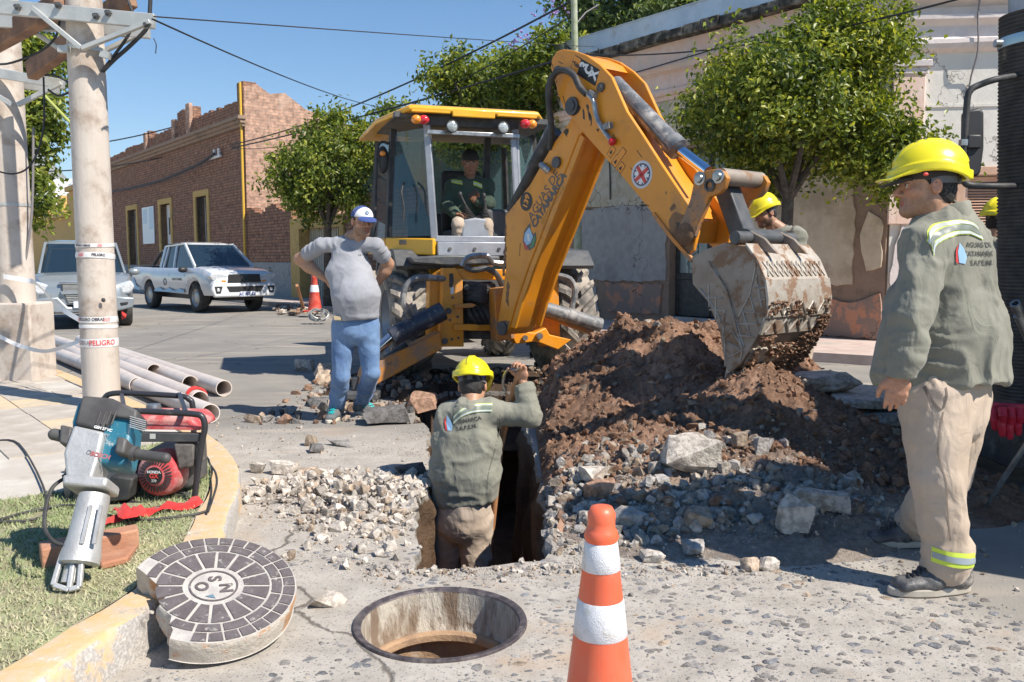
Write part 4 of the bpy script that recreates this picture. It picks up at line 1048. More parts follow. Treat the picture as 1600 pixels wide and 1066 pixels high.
# ---- things at the far kerb
def cone(loc,s,nm,label,bands,M_O,M_W,lean=(0,0,0)):
 t=empty(nm,loc,label,'traffic cone');
 h,r0,r1=.70*s,.125*s,.035*s
 rad=lambda z:r0+(r1-r0)*(z/h)
 pr=[(r0*1.0,.03*s)]
 MB().prism([(loc[0]+x*s,loc[1]+y*s,loc[2])for x,y in((-.19,-.15),(-.15,-.19),(.15,-.19),(.19,-.15),(.19,.15),(.15,.19),(-.15,.19),(-.19,.15))],(0,0,0),(0,0,.03*s)).build('base',M_O,t,bevel=.008)
 prof=[(rad(0),.031*s),(rad(h*.86),h*.86),(rad(h*.86)+.006*s,h*.88),(rad(h*.9)+.004*s,h*.905),(rad(h*.9)-.002*s,h*.915),(r1+.007*s,h*.94),(r1+.008*s,h*.97),(r1-.002*s,h*.995),(r1*.5,h),(0,h)]
 MB().lathe(prof,loc,n=40).build('body',M_O,t,ang=60)
 for a,b_ in bands:
  MB().lathe([(rad(a*h)+.0006,a*h),(rad(a*h)+.0035*s,a*h+.003),(rad(b_*h)+.0035*s,b_*h-.003),(rad(b_*h)+.0006,b_*h)],loc,n=40).build('reflective_band',M_W,t,ang=60)
 return t
M_CONE=mat('cone_orange',(.85,.13,.05),(.78,.16,.08),6,.4,.6,.42,bump=.15,bs=40,bd=.003,dirt=(.62,.3,.22),da=(.6,.85),ds=9)
def band_mat():
 m,nt,b=newmat('reflective_white');co=objco(nt)
 v=nt.nodes.new('ShaderNodeTexVoronoi');v.inputs['Scale'].default_value=260;nt.links.new(co,v.inputs['Vector'])
 n1=_noise(nt,co,9,8,.75);n2=_noise(nt,co,60,4,.7)
 col=_ramp(nt,n1,(.72,.72,.74),(.5,.43,.34),.5,.72);col=_ramp(nt,v.outputs[0],col,(.8,.8,.82),.3,.1)
 nt.links.new(col,b.inputs['Base Color']);b.inputs['Roughness'].default_value=.35
 nt.links.new(_bump(nt,v.outputs[0],.5,.002,_bump(nt,n2,.3,.003)),b.inputs['Normal']);return m
M_BAND=band_mat()
M_CONER=mat('cone_red',(.55,.05,.03),(.65,.12,.08),8,.4,.6,.5)
c=G(492,487,.13);cone(c,1.35,'traffic_cone','small distant red cone beside the ribbed gate',[(.5,.68)],M_CONER,M_BAND)
wc=empty('wire_coil',G(497,498),'tangle of pale wire lying under the distant cone','wire')
mb=MB();c=G(498,498,.12)
for k in range(9):
 ax=Vector((random.uniform(-1,1),random.uniform(-1,0),random.uniform(.4,1))).normalized();s_,u_,_=frame_of(ax);rr_=random.uniform(.1,.24)
 mb.tube([c+Vector((0,0,.08))+(s_*math.cos(t)+u_*math.sin(t)*.8)*rr_ for t in np.linspace(0,2*PI,20)],.012,5)
mb.build('coil',mat('wire_grey',(.36,.36,.34),rough=.5,metal=.5),wc)
sh=empty('shovel',G(472,490),'wooden handled shovel standing in rubble by the far kerb','shovel')
MB().cyl(G(475,488)+Vector((0,0,.05)),P(464,446,21),.045,.04,8).build('handle',mat('shovel_wood',(.42,.2,.1),rough=.6),sh)
MB().box(-.1,.1,-.02,.02,-.2,.05,Matrix.Translation(G(475,488)+Vector((0,0,.05)))).build('blade',M_WROUGHT,sh)
r_=np.random.default_rng(77);pp_=[G(r_.uniform(430,500),r_.uniform(480,494))for _ in range(90)]
scatter('kerb_rubble',np.array([[p.x,p.y,.06]for p in pp_]),r_.uniform(.05,.3,90),colmix(90,[TAN,PALE,BRN],[2,2,1],3),5,M_STONE,.6,label='rubble and rags along the far kerb by the gate',cat='rubble',kind='stuff')
# ==== TREES
M_BARK=mat('bark',(.07,.055,.045),(.13,.105,.085),14,.35,.65,.95,0,.8,40,.02)
def leaf_mat(name,rough=.42):
 m,nt,b=newmat(name);a=nt.nodes.new('ShaderNodeAttribute');a.attribute_name='Col'
 nt.links.new(a.outputs[0],b.inputs['Base Color']);b.inputs['Roughness'].default_value=rough;b.inputs['Specular IOR Level'].default_value=.45
 tr=nt.nodes.new('ShaderNodeBsdfTranslucent');mx=nt.nodes.new('ShaderNodeMixShader');mx.inputs[0].default_value=.38
 g_=_mixc(nt,1.0,a.outputs[0],(1.6,1.5,.5),'MULTIPLY');nt.links.new(g_,tr.inputs[0])
 nt.links.new(b.outputs[0],mx.inputs[1]);nt.links.new(tr.outputs[0],mx.inputs[2]);nt.links.new(mx.outputs[0],nt.nodes['Material Output'].inputs[0]);return m
M_LEAF=leaf_mat('citrus_leaf');M_LEAF2=leaf_mat('soft_leaf',.6)
def crown(name,c,rad,ncl,nl,ls,seed,m,par,pal,clr=.3,low=-.8,shell=.5,lobes=13,kind_=None):
 r_=np.random.default_rng(seed);c=np.array(c);rad=np.array(rad)
 lb=r_.normal(size=(lobes,3));lb /= np.linalg.norm(lb,axis=1)[:,None];lb *= r_.uniform(.45,.8,(lobes,1));lr=r_.uniform(.24,.5,lobes);lb=np.vstack([lb,[[0,0,0]]]);lr=np.append(lr,.5)
 q=r_.uniform(-1.15,1.15,(ncl*14,3));dd=np.linalg.norm(q[:,None]-lb[None],axis=2)/lr[None];d=dd.min(1)
 k=(d<1)&(d>shell*r_.random(len(q))**.5)&(q[:,2]>low);q=q[k][:ncl];nc=len(q)
 cc=c+q*rad*(1+.12*r_.normal(size=(nc,1)))
 sz=clr*r_.uniform(.45,1.35,nc)
 n=nc*nl;ci=np.repeat(np.arange(nc),nl)
 o=r_.normal(size=(n,3))*.42*sz[ci][:,None]*np.array([1,1,.8]);p=cc[ci]+o
 out=p-c;out /= np.linalg.norm(out,axis=1)[:,None]+1e-6
 nrm=out*.55+r_.normal(size=(n,3))*.55+np.array([0,0,.45]);nrm /= np.linalg.norm(nrm,axis=1)[:,None]
 t=r_.normal(size=(n,3));t-=nrm*(t*nrm).sum(1)[:,None];t[:,2]-=.25;t /= np.linalg.norm(t,axis=1)[:,None];s=np.cross(nrm,t)
 l=ls*r_.uniform(.65,1.25,n)[:,None];w_=l*.27
 V=np.stack([p-t*l*.5,p+s*w_+nrm*w_*.35-t*l*.05,p+t*l*.5-nrm*l*.1,p-s*w_+nrm*w_*.35-t*l*.05],1).reshape(-1,3)
 b4=np.arange(n)[:,None]*4;F_=np.concatenate([b4+np.array([[0,1,2]]),b4+np.array([[0,2,3]])])
 me=npmesh(name,V,F_)
 pal=np.array(pal);ti=np.clip(r_.normal(.46,.27,n)+(sz[ci]/clr-1)*.3+r_.normal(0,.16,nc)[ci],0,1)[:,None]*(len(pal)-1)
 i0=np.floor(ti).astype(int).clip(0,len(pal)-2)[:,0];f_=ti[:,0]-i0;col=pal[i0]*(1-f_[:,None])+pal[i0+1]*f_[:,None]
 setcol(me,np.repeat(col,4,0))
 link(name,me,m,par,smooth=False,kind=kind_);return cc
CIT=[(.05,.085,.014),(.12,.17,.025),(.25,.3,.045),(.44,.45,.09)]
def tree(name,base,fork,c,rad,ncl,nl,ls,seed,label,pal=CIT,clr=.3,m=None,tr=.11,low=-.8,group=None,shell=.55,twigs=26,fruit=0):
 t=empty(name,base,label,'tree',group)
 cc=crown('crown',c,rad,ncl,nl,ls,seed,m or M_LEAF,t,pal,clr,low,shell)
 base,fork,c=Vector(base),Vector(fork),Vector(c);mb=MB();rr=random.Random(seed)
 mb.tube([base,base.lerp(fork,.5)+Vector((rr.uniform(-.04,.04),0,0)),fork],[tr*1.25,tr,tr*.9],10,sm=4)
 for k in range(5):
  a=2*PI*k/5+rr.uniform(-.4,.4);e=c+Vector((math.cos(a)*rad[0]*.55,math.sin(a)*rad[1]*.55,rr.uniform(-.1,.45)*rad[2]))
  md=fork.lerp(e,.45)+Vector((0,0,-.08*rad[2]));mb.tube([fork-Vector((0,0,.1)),md,e],[tr*.75,tr*.45,tr*.15],8,sm=4)
  for j in range(twigs//5):
   q=Vector(cc[rr.randrange(len(cc))]);s_=md.lerp(e,rr.random())
   if(q-s_).length<rad[0]*.9:mb.tube([s_,s_.lerp(q,.5)+Vector((0,0,.05)),q],[tr*.18,tr*.1,tr*.04],5)
 mb.build('trunk',M_BARK,t)
 if fruit:
  fm=mat('green_orange',(.16,.24,.04),(.28,.32,.06),3,rough=.45);g=MB().ell((0,0,0),.035,10,7).mesh('fruit');g.materials.append(fm)
  for k in range(fruit):
   q=cc[rr.randrange(len(cc))]
   if q[1]>c.y+.1:continue
   o=link('fruit',g,None,t);o.location=Vector(q)+Vector((rr.uniform(-.2,.2),-.12,rr.uniform(-.25,0)))
 return t
TY=11.6;tb_=G(1222,548,.14)
bx=P(1222,500,TY);tree('orange_tree',(bx.x,TY,.13),P(1232,300,TY),P(1252,160,TY-.1),(1.76,1.5,1.52),700,66,.088,11,'big round orange tree in front of the beige and pink house',clr=.34,tr=.085,low=-.78,fruit=60)
b0_=P(1222,380,TY)
tree('orange_tree',G(512,478,.13)+Vector((0,0,0)),P(512,350,22.3),P(515,262,22.3),(1.25,1.2,1.62),380,52,.125,12,'orange tree between the brick gable and the digger cab',clr=.38,tr=.1)
tree('orange_tree',Vector((.1,21.0,.13)),P(770,240,21.0),P(756,165,21.0),(2.3,1.5,1.5),640,46,.13,13,'orange tree showing above the yellow cab roof',clr=.4,tr=.1,low=-1.1)
tree('orange_tree',P(845,500,19.3),P(855,300,19.3),P(858,178,19.2),(1.1,.9,1.9),260,42,.14,14,'narrow leafy tree between the cab and the raised arm',clr=.36,tr=.08,low=-1.1)
tree('street_tree',Vector((-14.4,20.5,.15)),P(28,350,20),P(16,190,20),(1.25,1.2,2.3),380,40,.16,15,'green tree partly hidden by the left concrete pole',clr=.4,tr=.12,low=-1.1)
TIP=[(.05,.085,.025),(.09,.14,.04),(.16,.22,.06),(.26,.31,.1)]
b=P(980,300,34)
tree('tipa_tree',(b.x,34,.1),P(985,150,34),P(985,55,34),(4.3,3.5,3.2),900,40,.24,16,'large feathery tree rising behind the pink house roof',pal=TIP,clr=.75,m=M_LEAF2,tr=.25,low=-1.1)
r_=np.random.default_rng(4);pos=np.array([[*(P(812,62,32.5)+Vector((r_.normal()*.3,r_.normal()*.3,r_.normal()*.2)))]for _ in range(26)]+[[*(P(866,20,32.5)+Vector((r_.normal()*.5,r_.normal()*.3,r_.normal()*.2)))]for _ in range(20)])
scatter('blossoms',pos,np.full(46,.13),np.tile(np.array([.35,.22,.5]),(46,1)),4,M_STONE,label='mauve blossoms at the edge of the feathery tree',cat='blossoms',kind='stuff')
tree('orange_tree',P(590,480,30),P(610,320,30),P(650,250,29),(2.0,1.5,2.0),300,36,.2,17,'shaded tree seen through the glass of the cab',clr=.5,tr=.1,low=-1.1)
tree('orange_tree',P(1010,300,40),P(700,320,26),P(735,290,24.8),(1.6,1.2,1.7),300,36,.17,18,'tree foliage seen through the rear opening of the cab',clr=.45,tr=.08,low=-1.1)
# ==== BACKHOE LOADER
M_ORG=mat('orange_paint',(.78,.3,.012),(.72,.27,.015),3,.35,.65,.38,0,.06,30,.004,dirt=(.4,.22,.1),da=(.5,.78),ds=2.6,coat=.2,chips=((.12,.07,.04),38,.86))
M_ORGD=mat('muddy_orange_paint',(.66,.24,.02),(.5,.22,.06),4,.35,.65,.5,0,.15,40,.006,dirt=(.3,.2,.14),da=(.42,.62),ds=4,chips=((.1,.07,.05),30,.8))
M_YCAB=mat('cab_yellow',(.85,.45,.02),(.8,.4,.02),3,rough=.35,coat=.4)
M_BLK=mat('black_rubber',(.03,.03,.032),(.06,.058,.055),12,rough=.6,bump=.15)
M_DGR=mat('dark_grey_metal',(.055,.06,.065),(.1,.1,.1),7,rough=.5,dirt=(.2,.17,.14),da=(.55,.75),ds=4)
M_GRYM=mat('grey_metal',(.3,.32,.36),(.38,.4,.43),6,rough=.4,metal=.3)
M_CHR=mat('chrome',(.75,.78,.85),rough=.12,metal=1,rvar=.05)
M_STL=mat('steel_pipe',(.45,.46,.46),(.3,.29,.27),20,rough=.35,metal=.8)
M_NAVY=mat('navy_cylinder',(.025,.03,.05),(.05,.055,.075),10,rough=.4,dirt=(.24,.22,.2),da=(.55,.68),ds=11)
M_CYLG=mat('dusty_cylinder',(.09,.1,.11),(.2,.2,.2),9,rough=.5,dirt=(.42,.4,.37),da=(.48,.65),ds=7)
M_TYRE=mat('dusty_tyre',(.07,.065,.06),(.2,.18,.155),6,.35,.6,.9,0,.3,50,.006,dirt=(.4,.35,.29),da=(.42,.6),ds=3)
M_BUCK=mat('bucket_steel',(.34,.285,.235),(.27,.215,.17),5,.35,.65,.55,.2,.35,45,.006,dirt=(.27,.17,.105),da=(.5,.6),ds=5)
M_BUCKL=mat('worn_bright_steel',(.5,.46,.4),(.4,.35,.29),9,.35,.65,.5,.25,.4,60,.005,dirt=(.27,.17,.11),da=(.5,.58),ds=7)
M_MUD=mat('dried_mud',(.24,.14,.08),(.15,.09,.055),9,.4,.6,1,0,1,60,.012)
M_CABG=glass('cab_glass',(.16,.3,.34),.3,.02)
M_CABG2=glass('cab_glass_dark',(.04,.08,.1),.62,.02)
TH=R(18);DL=Vector((math.cos(TH),math.sin(TH),0));DB=Vector((math.sin(TH),-math.cos(TH),0));M0=Vector((-.33,9.75,0))
def mp(a,b,z):return M0+DL*a+DB*b+Vector((0,0,z))
FD=fmat(M0,DL,-DB,(0,0,1))
dg=empty('backhoe_loader',M0,'orange and yellow backhoe loader digging with its bucket over the dirt heap','backhoe loader',M=FD)
def D(mb,name,m,**k):return mb.build(name,m,dg,**k)
def onb(px,py,b=1.15):return PL(px,py,mp(0,b,0),DB)
def tractor_wheel(c,ax,r,wd,name='rear_wheel',sgn=1):
 s_,u_,d_=frame_of(ax)
 w=wd/2
 t=MB().lathe([(r*.52,-w*.82),(r*.62,-w*.95),(r*.84,-w),(r*.93,-w*.85),(r*.955,-w*.4),(r*.955,w*.4),(r*.93,w*.85),(r*.84,w),(r*.62,w*.95),(r*.52,w*.82)],c,ax,48)
 tyre=t.build(name,M_TYRE,dg,ang=50)
 NL=20
 lm=MB()
 for k in range(NL):
  for sd in(-1,1):
   a0=2*PI*(k+(.5 if sd>0 else 0))/NL
   pts=[]
   for q in range(4):
    f=q/3;a=a0+f*.27;x=sd*(.02+f*(w-.02));rr_=r*(.955 if f<.7 else .95-.06*(f-.7)/.3)
    e=s_*math.cos(a)+u_*math.sin(a);tdir=-s_*math.sin(a)+u_*math.cos(a)
    pts.append((Vector(c)+d_*x,e,tdir,rr_))
   for(p,e,td,r0),(p2,e2,td2,r2)in zip(pts[:-1],pts[1:]):
    h=.045;b_=.042
    lm.add([p+e*r0-td*b_,p+e*r0+td*b_,p2+e2*r2+td2*b_,p2+e2*r2-td2*b_,
p+e*(r0+h)-td*b_*.7,p+e*(r0+h)+td*b_*.7,p2+e2*(r2+h)+td2*b_*.7,p2+e2*(r2+h)-td2*b_*.7],MB.BF)
 lm.build('tread_lugs',M_TYRE,tyre,smooth=False)
 MB().lathe([(r*.53,-w*.8),(r*.5,-w*.5),(r*.48,-w*.3),(r*.2,-w*.2),(0,-w*.25)],c,ax,32).lathe([(r*.53,w*.8),(r*.5,w*.5),(r*.48,w*.3),(r*.2,w*.2),(0,w*.25)],c,ax,32).build('rim',M_GRYM,tyre)
for sd in(-1,1):tractor_wheel(mp(.94*sd,0,.68),DL,.68,.46)
for sd in(-1,1):tractor_wheel(mp(.86*sd,-2.25,.5),DL,.5,.32,'front_wheel')
mb=MB(FD).box(-.42,.42,-1.0,2.9,.55,.95).box(-.8,.8,-.14,.14,.55,.82).box(-.7,.7,2.15,2.35,.4,.6);D(mb,'chassis',M_DGR,bevel=.01)
D(MB(FD).box(-.42,.42,1.1,3.1,.96,1.62),'bonnet',M_YCAB,bevel=.05,seg=3)
for sd in(-1,1):
 D(MB(FD).beam((sd*.62,.9,1.5),(sd*.62,3.4,1.15),.09,.2).beam((sd*.62,3.35,1.2),(sd*.62,4.1,.45),.09,.18),'loader_arm',M_ORG,bevel=.01)
lp=[(4.0,.18),(4.75,.1),(4.8,.14),(4.3,.35),(4.12,.8),(4.2,1.18),(4.12,1.2),(3.98,.82)]
D(MB(FD).prism([(-1.17,y,z)for y,z in lp],(0,0,0),(2.34,0,0)),'loader_bucket',mat('beige_bucket',(.42,.36,.28),(.35,.3,.24),6,rough=.7),bevel=.008)
for sd in(-1,1):
 fp=[(-.62,1.3),(-.45,1.47),(.1,1.5),(.6,1.45),(.8,1.2),(.74,1.18),(.55,1.38),(.1,1.43),(-.42,1.4),(-.57,1.26)]
 D(MB(FD).prism([(.5*sd,y,z)for y,z in fp],(0,0,0),(.62*sd,0,0)),'fender',M_DGR,bevel=.006)
CB=.62
pt=lambda px,py,b=CB:onb(px,py,b)
zl=onb(681,373).z;zb_=onb(681,398).z
def loc(px,py,b=CB):
 q=pt(px,py,b)-M0;return q.dot(DL),q.z
xl,xr=loc(679,380)[0],loc(812,380)[0]
zs,zs2=loc(681,373)[1],loc(681,399)[1]
XS=xl-.42
XS2=xr+.42
YR,YC,YF=-CB,-.12,1.05
plan=[(xl,YR),(xr,YR),(XS2,YC),(XS2,YF),(XS,YF),(XS,YC)]
def ringbox(name,z0,z1,o,m,**k):
 cx,cy=(xl+xr)/2,(YR+YF)/2
 pts=[FD@Vector((cx+(x-cx)*o,cy+(y-cy)*o,z0))for x,y in plan]
 return D(MB().prism(pts,(0,0,0),(0,0,z1-z0)),name,m,**k)
ringbox('cab_floor',zs2-.05,zs2+.06,.98,M_DGR,bevel=.01)
def fp_(x,y,z):return FD@Vector((x,y,z))
for s_,a,b_ in((0,(xl,YR),(XS,YC)),(1,(XS2,YC),(xr,YR))):
 mb=MB();mb.beam(fp_(a[0],a[1]-.03,(zs+zs2)/2),fp_(b_[0],b_[1]-.03,(zs+zs2)/2+(.02)),.07,zs-zs2)
 D(mb,'side_skirt',M_YCAB,bevel=.015,seg=3)
D(MB().beam(fp_(XS,YC,(zs+zs2)/2+.02),fp_(XS,YF,(zs+zs2)/2+.02),.07,zs-zs2),'side_skirt',M_YCAB,bevel=.015)
D(MB(FD).box(xl+.02,xr-.02,YR-.06,YR+.02,zs2-.005,zs-.035).box(xl+.0,xr,YR-.03,YR+.06,zs-.035,zs+.03),'rear_sill',M_GRYM,bevel=.008)
bl=MB()
for k in range(4):bl.cyl(fp_(xl+.15+k*.27,YR-.061,(zs+zs2)/2-.02),fp_(xl+.15+k*.27,YR-.075,(zs+zs2)/2-.02),.018,n=8)
D(bl,'sill_bolts',M_DGR)
ZT=loc(736,196)[1]
xtl,xtr=loc(668,205)[0],loc(806,215)[0]
D(MB().beam(fp_(xl,YR,zs),fp_(xtl,YR+.03,ZT),.05,.07),'rear_pillar',M_GRYM,bevel=.008)
D(MB().beam(fp_(xr,YR,zs),fp_(xtr,YR+.03,ZT),.06,.07),'rear_pillar',M_GRYM,bevel=.008)
D(MB().beam(fp_(XS+.02,YC,zs),fp_(XS+.09,YC+.02,ZT),.055,.07),'door_pillar',M_BLK,bevel=.006)
D(MB().beam(fp_(XS2-.02,YC,zs),fp_(XS2-.09,YC+.02,ZT),.055,.07),'door_pillar',M_BLK,bevel=.006)
D(MB().beam(fp_(XS+.02,YF,zs),fp_(XS+.1,YF-.1,ZT),.055,.07),'front_pillar',M_BLK,bevel=.006)
D(MB().beam(fp_(XS2-.02,YF,zs),fp_(XS2-.1,YF-.1,ZT),.055,.07),'front_pillar',M_BLK,bevel=.006)
D(MB().beam(fp_(xl+.06,.35,zs+.1),fp_(xl+.1,.33,ZT-.05),.05,.05),'inner_post',M_BLK,bevel=.006);D(MB().beam(fp_(xr-.16,.2,zs),fp_(xr-.12,.2,ZT),.07,.07),'inner_post',M_BLK,bevel=.006)
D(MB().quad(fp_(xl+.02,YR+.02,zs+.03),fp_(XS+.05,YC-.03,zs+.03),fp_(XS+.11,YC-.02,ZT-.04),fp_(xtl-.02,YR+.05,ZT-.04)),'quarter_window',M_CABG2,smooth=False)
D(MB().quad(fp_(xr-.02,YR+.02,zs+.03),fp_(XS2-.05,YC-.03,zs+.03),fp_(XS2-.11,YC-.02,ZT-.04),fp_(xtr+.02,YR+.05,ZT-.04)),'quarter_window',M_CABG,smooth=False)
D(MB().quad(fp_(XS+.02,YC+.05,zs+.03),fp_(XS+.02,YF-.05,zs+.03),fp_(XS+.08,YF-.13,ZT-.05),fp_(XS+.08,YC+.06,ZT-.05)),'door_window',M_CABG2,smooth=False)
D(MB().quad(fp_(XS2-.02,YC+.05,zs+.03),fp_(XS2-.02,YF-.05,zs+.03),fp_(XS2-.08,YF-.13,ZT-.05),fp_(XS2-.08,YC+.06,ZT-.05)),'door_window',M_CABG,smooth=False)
D(MB().quad(fp_(XS+.06,YF,zs+.15),fp_(XS2-.06,YF,zs+.15),fp_(XS2-.14,YF-.1,ZT-.05),fp_(XS+.14,YF-.1,ZT-.05)),'windscreen',M_CABG,smooth=False)
D(MB(FD).box(xtl-.03,xtr+.03,YR-.02,YR+.1,ZT-.02,ZT+.09),'head_frame',M_BLK,bevel=.01)
D(MB(FD).box(xtl-.02,xtr+.02,YR-.075,YR-.03,ZT-.12,ZT-.075),'window_rail',M_STL,bevel=.006)
rk=MB().beam(fp_(xr-.035,YR-.01,zs+.35),fp_(xtr-.03,YR-.01,ZT-.1),.03,.05)
for k in range(34):
 t=k/34;p=fp_(xr-.06,YR-.02,zs+.38).lerp(fp_(xtr-.055,YR-.02,ZT-.12),t);rk.box(p.x-.012,p.x+.008,p.y-.01,p.y+.01,p.z-.007,p.z+.007)
D(rk,'ratchet_rail',M_GRYM,smooth=False)
rz=loc(736,180)[1]
def rp(x,y,z):return fp_(x,y,z)
xo,xo2=loc(636,190)[0],loc(836,190)[0]
outl=[(xo,YR-.12),(xo2,YR-.12),(XS2+.06,YC),(XS2+.06,YF+.1),(XS-.1,YF+.1),(XS-.12,YC-.05)]
cx,cy=(xl+xr)/2,.2
lay=[(1.0,ZT+.10),(1.01,ZT+.125),(.995,ZT+.155),(.95,ZT+.17),(.6,ZT+.175)]
vs=[];fs=[]
for sc_,z in lay:
 for i,(x,y)in enumerate(outl):
  vs.append(fp_(cx+(x-cx)*sc_,cy+(y-cy)*sc_,z-(.07 if i in(5,4)else 0)*(sc_>.8)))
n=6
for l in range(len(lay)-1):fs+=[(l*n+i,l*n+(i+1)%n,(l+1)*n+(i+1)%n,(l+1)*n+i)for i in range(n)]
fs+=[tuple(range(n))[::-1],tuple((len(lay)-1)*n+i for i in range(n))]
D(MB().add(vs,fs),'roof',M_YCAB,bevel=.012,ang=50)
D(MB(FD).box(xo+.02,cx-.32,YR-.125,YR-.1,ZT+.085,ZT+.14).box(cx+.18,xo2-.02,YR-.125,YR-.1,ZT+.085,ZT+.14).box(cx-.3,cx+.16,YR-.127,YR-.1,ZT+.06,ZT+.14),'roof_lip',M_YCAB,bevel=.01)
D(MB(FD).box(XS+.02,XS2-.02,YR+.0,YF,ZT+.05,ZT+.105),'roof_lining',M_DGR)
M_LRED=mat('lamp_red',(.6,.02,.03),rough=.15,coat=1);M_LAMB=mat('lamp_amber',(.85,.28,.02),rough=.15,coat=1);M_LWH=mat('lamp_glass',(.22,.25,.25),(.5,.53,.52),60,rough=.15,coat=1)
for i,px in enumerate((655,827)):
 p=onb(px,187 if i==0 else 194,CB+.13);D(MB().ell(p+DL*(-.045 if i else .045),(.06,.05,.048)),'tail_light',M_LRED);D(MB().ell(p+DL*(.03 if i else-.03),(.055,.052,.047)),'indicator_light',M_LAMB)
for px,py in((706,198),(786,200)):
 p=onb(px,py,CB+.14);h=MB().lathe([(0,-.05),(.045,-.045),(.062,0),(.065,.02),(.058,.025)],p,DB,20);o=D(h,'work_lamp',M_BLK);MB().lathe([(0,.03),(.045,.024),(.058,.014)],p,DB,20).build('lens',M_LWH,o)
 D(MB().tube([p,p+Vector((0,0,.03))+DL*.05-DB*.05,p-DB*.1+Vector((0,0,.07))],.012,6),'lamp_bracket',M_BLK)
p=onb(593,245,.0)
D(MB().tube([onb(607,225,.1),onb(597,222,.1),onb(590,232,.1),onb(588,262,.1),onb(585,362,.1)],.016,6,sm=4),'mirror_arm',M_BLK)
D(MB().ell(onb(598,250,.05),(.07,.05,.15)),'mirror',M_BLK);D(MB().ell(onb(598,240,.12),(.035,.03,.03)),'indicator_light',M_LAMB)
D(MB().tube([onb(632,285,.35),onb(627,300,.4),onb(631,325,.4),onb(629,345,.4)],.012,6,sm=3),'door_handle',M_BLK)
SX,SY=loc(735,300,0)[0],.12
D(MB(FD).box(SX-.25,SX+.25,SY-.25,SY+.28,zs-.05,zs+.12),'seat',M_BLK,bevel=.04,seg=3)
D(MB(FD).box(SX-.24,SX+.24,SY+.24,SY+.36,zs+.1,zs+.82),'seat_back',M_BLK,bevel=.05,seg=3)
D(MB(FD).box(xl+.02,xr-.02,.95,YF-.02,zs-.02,zs+.35),'front_console',M_DGR,bevel=.03)
D(MB(FD).box(xr-.34,xr-.04,-.45,.1,zs,zs+.33),'side_console',M_DGR,bevel=.03)
pa,pb,pc_,pd=loc(724,374),loc(770,374),loc(766,342),loc(728,343)
tw=MB();tw.prism([FD@Vector((x,YR+.1,z))for x,z in(pa,pb,pc_,((pc_[0]+pd[0])/2,pc_[1]+.015),pd)],(0,0,0),-DB*.22);D(tw,'lever_tower',mat('grey_plastic',(.24,.26,.29),(.3,.32,.35),5,rough=.55),bevel=.02,seg=3)
for(ax_,ay),(bx_,by),(cx_,cy_)in(((735,343),(727,320),(719,304)),((759,343),(758,322),(756,306))):
 a0,b0_,c0=onb(ax_,ay,CB-.2),onb(bx_,by,CB-.2),onb(cx_,cy_,CB-.2);prf=MB()
 d_=(b0_-a0)
 for k in range(9):
  t=k/9;r0=.055*(1-t)+.014;prf.lathe([(r0*.8,-.004),(r0,.003),(r0*.8,.01)],a0+d_*t,d_,14)
 D(prf,'lever_boot',M_BLK);D(MB().tube([b0_,b0_.lerp(c0,.8)],.012,8).ell(c0,(.024,.024,.032)),'lever',M_BLK)
D(MB().beam(onb(812,322,.35),onb(800,352,.35),.18,.13),'display',M_BLK,bevel=.02);D(MB().beam(onb(810,325,.43),onb(802,346,.43),.11,.02),'display_screen',mat('screen_blue',(.1,.17,.3),rough=.15))
D(MB(FD).box(XS+.1,XS2-.1,-.4,YF-.2,zs-.06,zs-.01),'floor_mat',M_BLK)
def plate(name,pxs,b0,b1,m,**k):
 pts=[onb(x,y,b1)for x,y in pxs];return D(MB().prism(pts,(0,0,0),DB*(b0-b1)),name,m,**k)
plate('frame_post',[(692,419),(712,419),(723,436),(725,542),(686,542),(687,512),(690,486)],1.02,1.14,M_ORG,bevel=.008)
plate('frame_side',[(671,436),(684,426),(694,420),(690,486),(686,541),(669,536)],.85,1.0,M_ORG,bevel=.008)
plate('frame_rail',[(712,420),(790,421),(872,424),(872,440),(790,438),(723,437)],.98,1.1,M_ORG,bevel=.008)
plate('frame_rail',[(726,508),(800,507),(870,508),(870,516),(750,517),(726,516)],.98,1.1,M_ORG,bevel=.006)
plate('frame_rail',[(710,476),(738,474),(745,477),(738,481),(710,482)],1.141,1.2,M_ORGD,bevel=.004)
plate('frame_rail',[(710,507),(745,507),(750,511),(745,517),(710,516)],1.141,1.22,M_ORG,bevel=.004)
plate('frame_post',[(846,424),(872,424),(876,540),(846,542)],1.0,1.12,M_ORG,bevel=.008)
plate('frame_back',[(700,430),(870,430),(870,530),(700,530)],.72,.84,M_DGR)
plate('valve_block',[(720,442),(770,440),(773,470),(722,472)],.86,.97,M_BLK,bevel=.01)
plate('king_post',[(772,452),(800,448),(805,530),(776,534)],1.12,1.34,M_ORGD,bevel=.015)
for(x,y)in((700.5,486),(694.5,533),(729,449)):
 p=onb(x,y,1.141);D(MB().cyl(p,p+DB*.02,.03,n=14),'pin',M_DGR)
plate('post_slot',[(702,428),(708,427),(709,440),(706,450),(702,448)],1.141,1.144,M_BLK);plate('warning_label',[(704,449),(709,448),(709.5,459),(704,460)],1.141,1.143,mat('label_white',(.75,.75,.72),rough=.5))
hs=MB()
for k in range(7):y=444+k*4;hs.tube([onb(724,y,1.02),onb(738,y+3*math.sin(k),1.13),onb(755,y+3,1.16),onb(771,y+2*math.cos(k*2),1.05)],.028,8,sm=4)
for k in range(4):hs.tube([onb(728+k*6,470,1.0),onb(735+k*9,492,1.12),onb(750+k*6,510,1.05),onb(772,520+k,1.0)],.026,8,sm=4)
D(hs,'hydraulic_hoses',M_BLK)
D(MB().tube([onb(722,416,1.2),onb(733,402,1.22),onb(760,400,1.22),onb(770,410,1.2),onb(786,412,1.2)],.03,8,sm=5),'steel_line',M_STL)
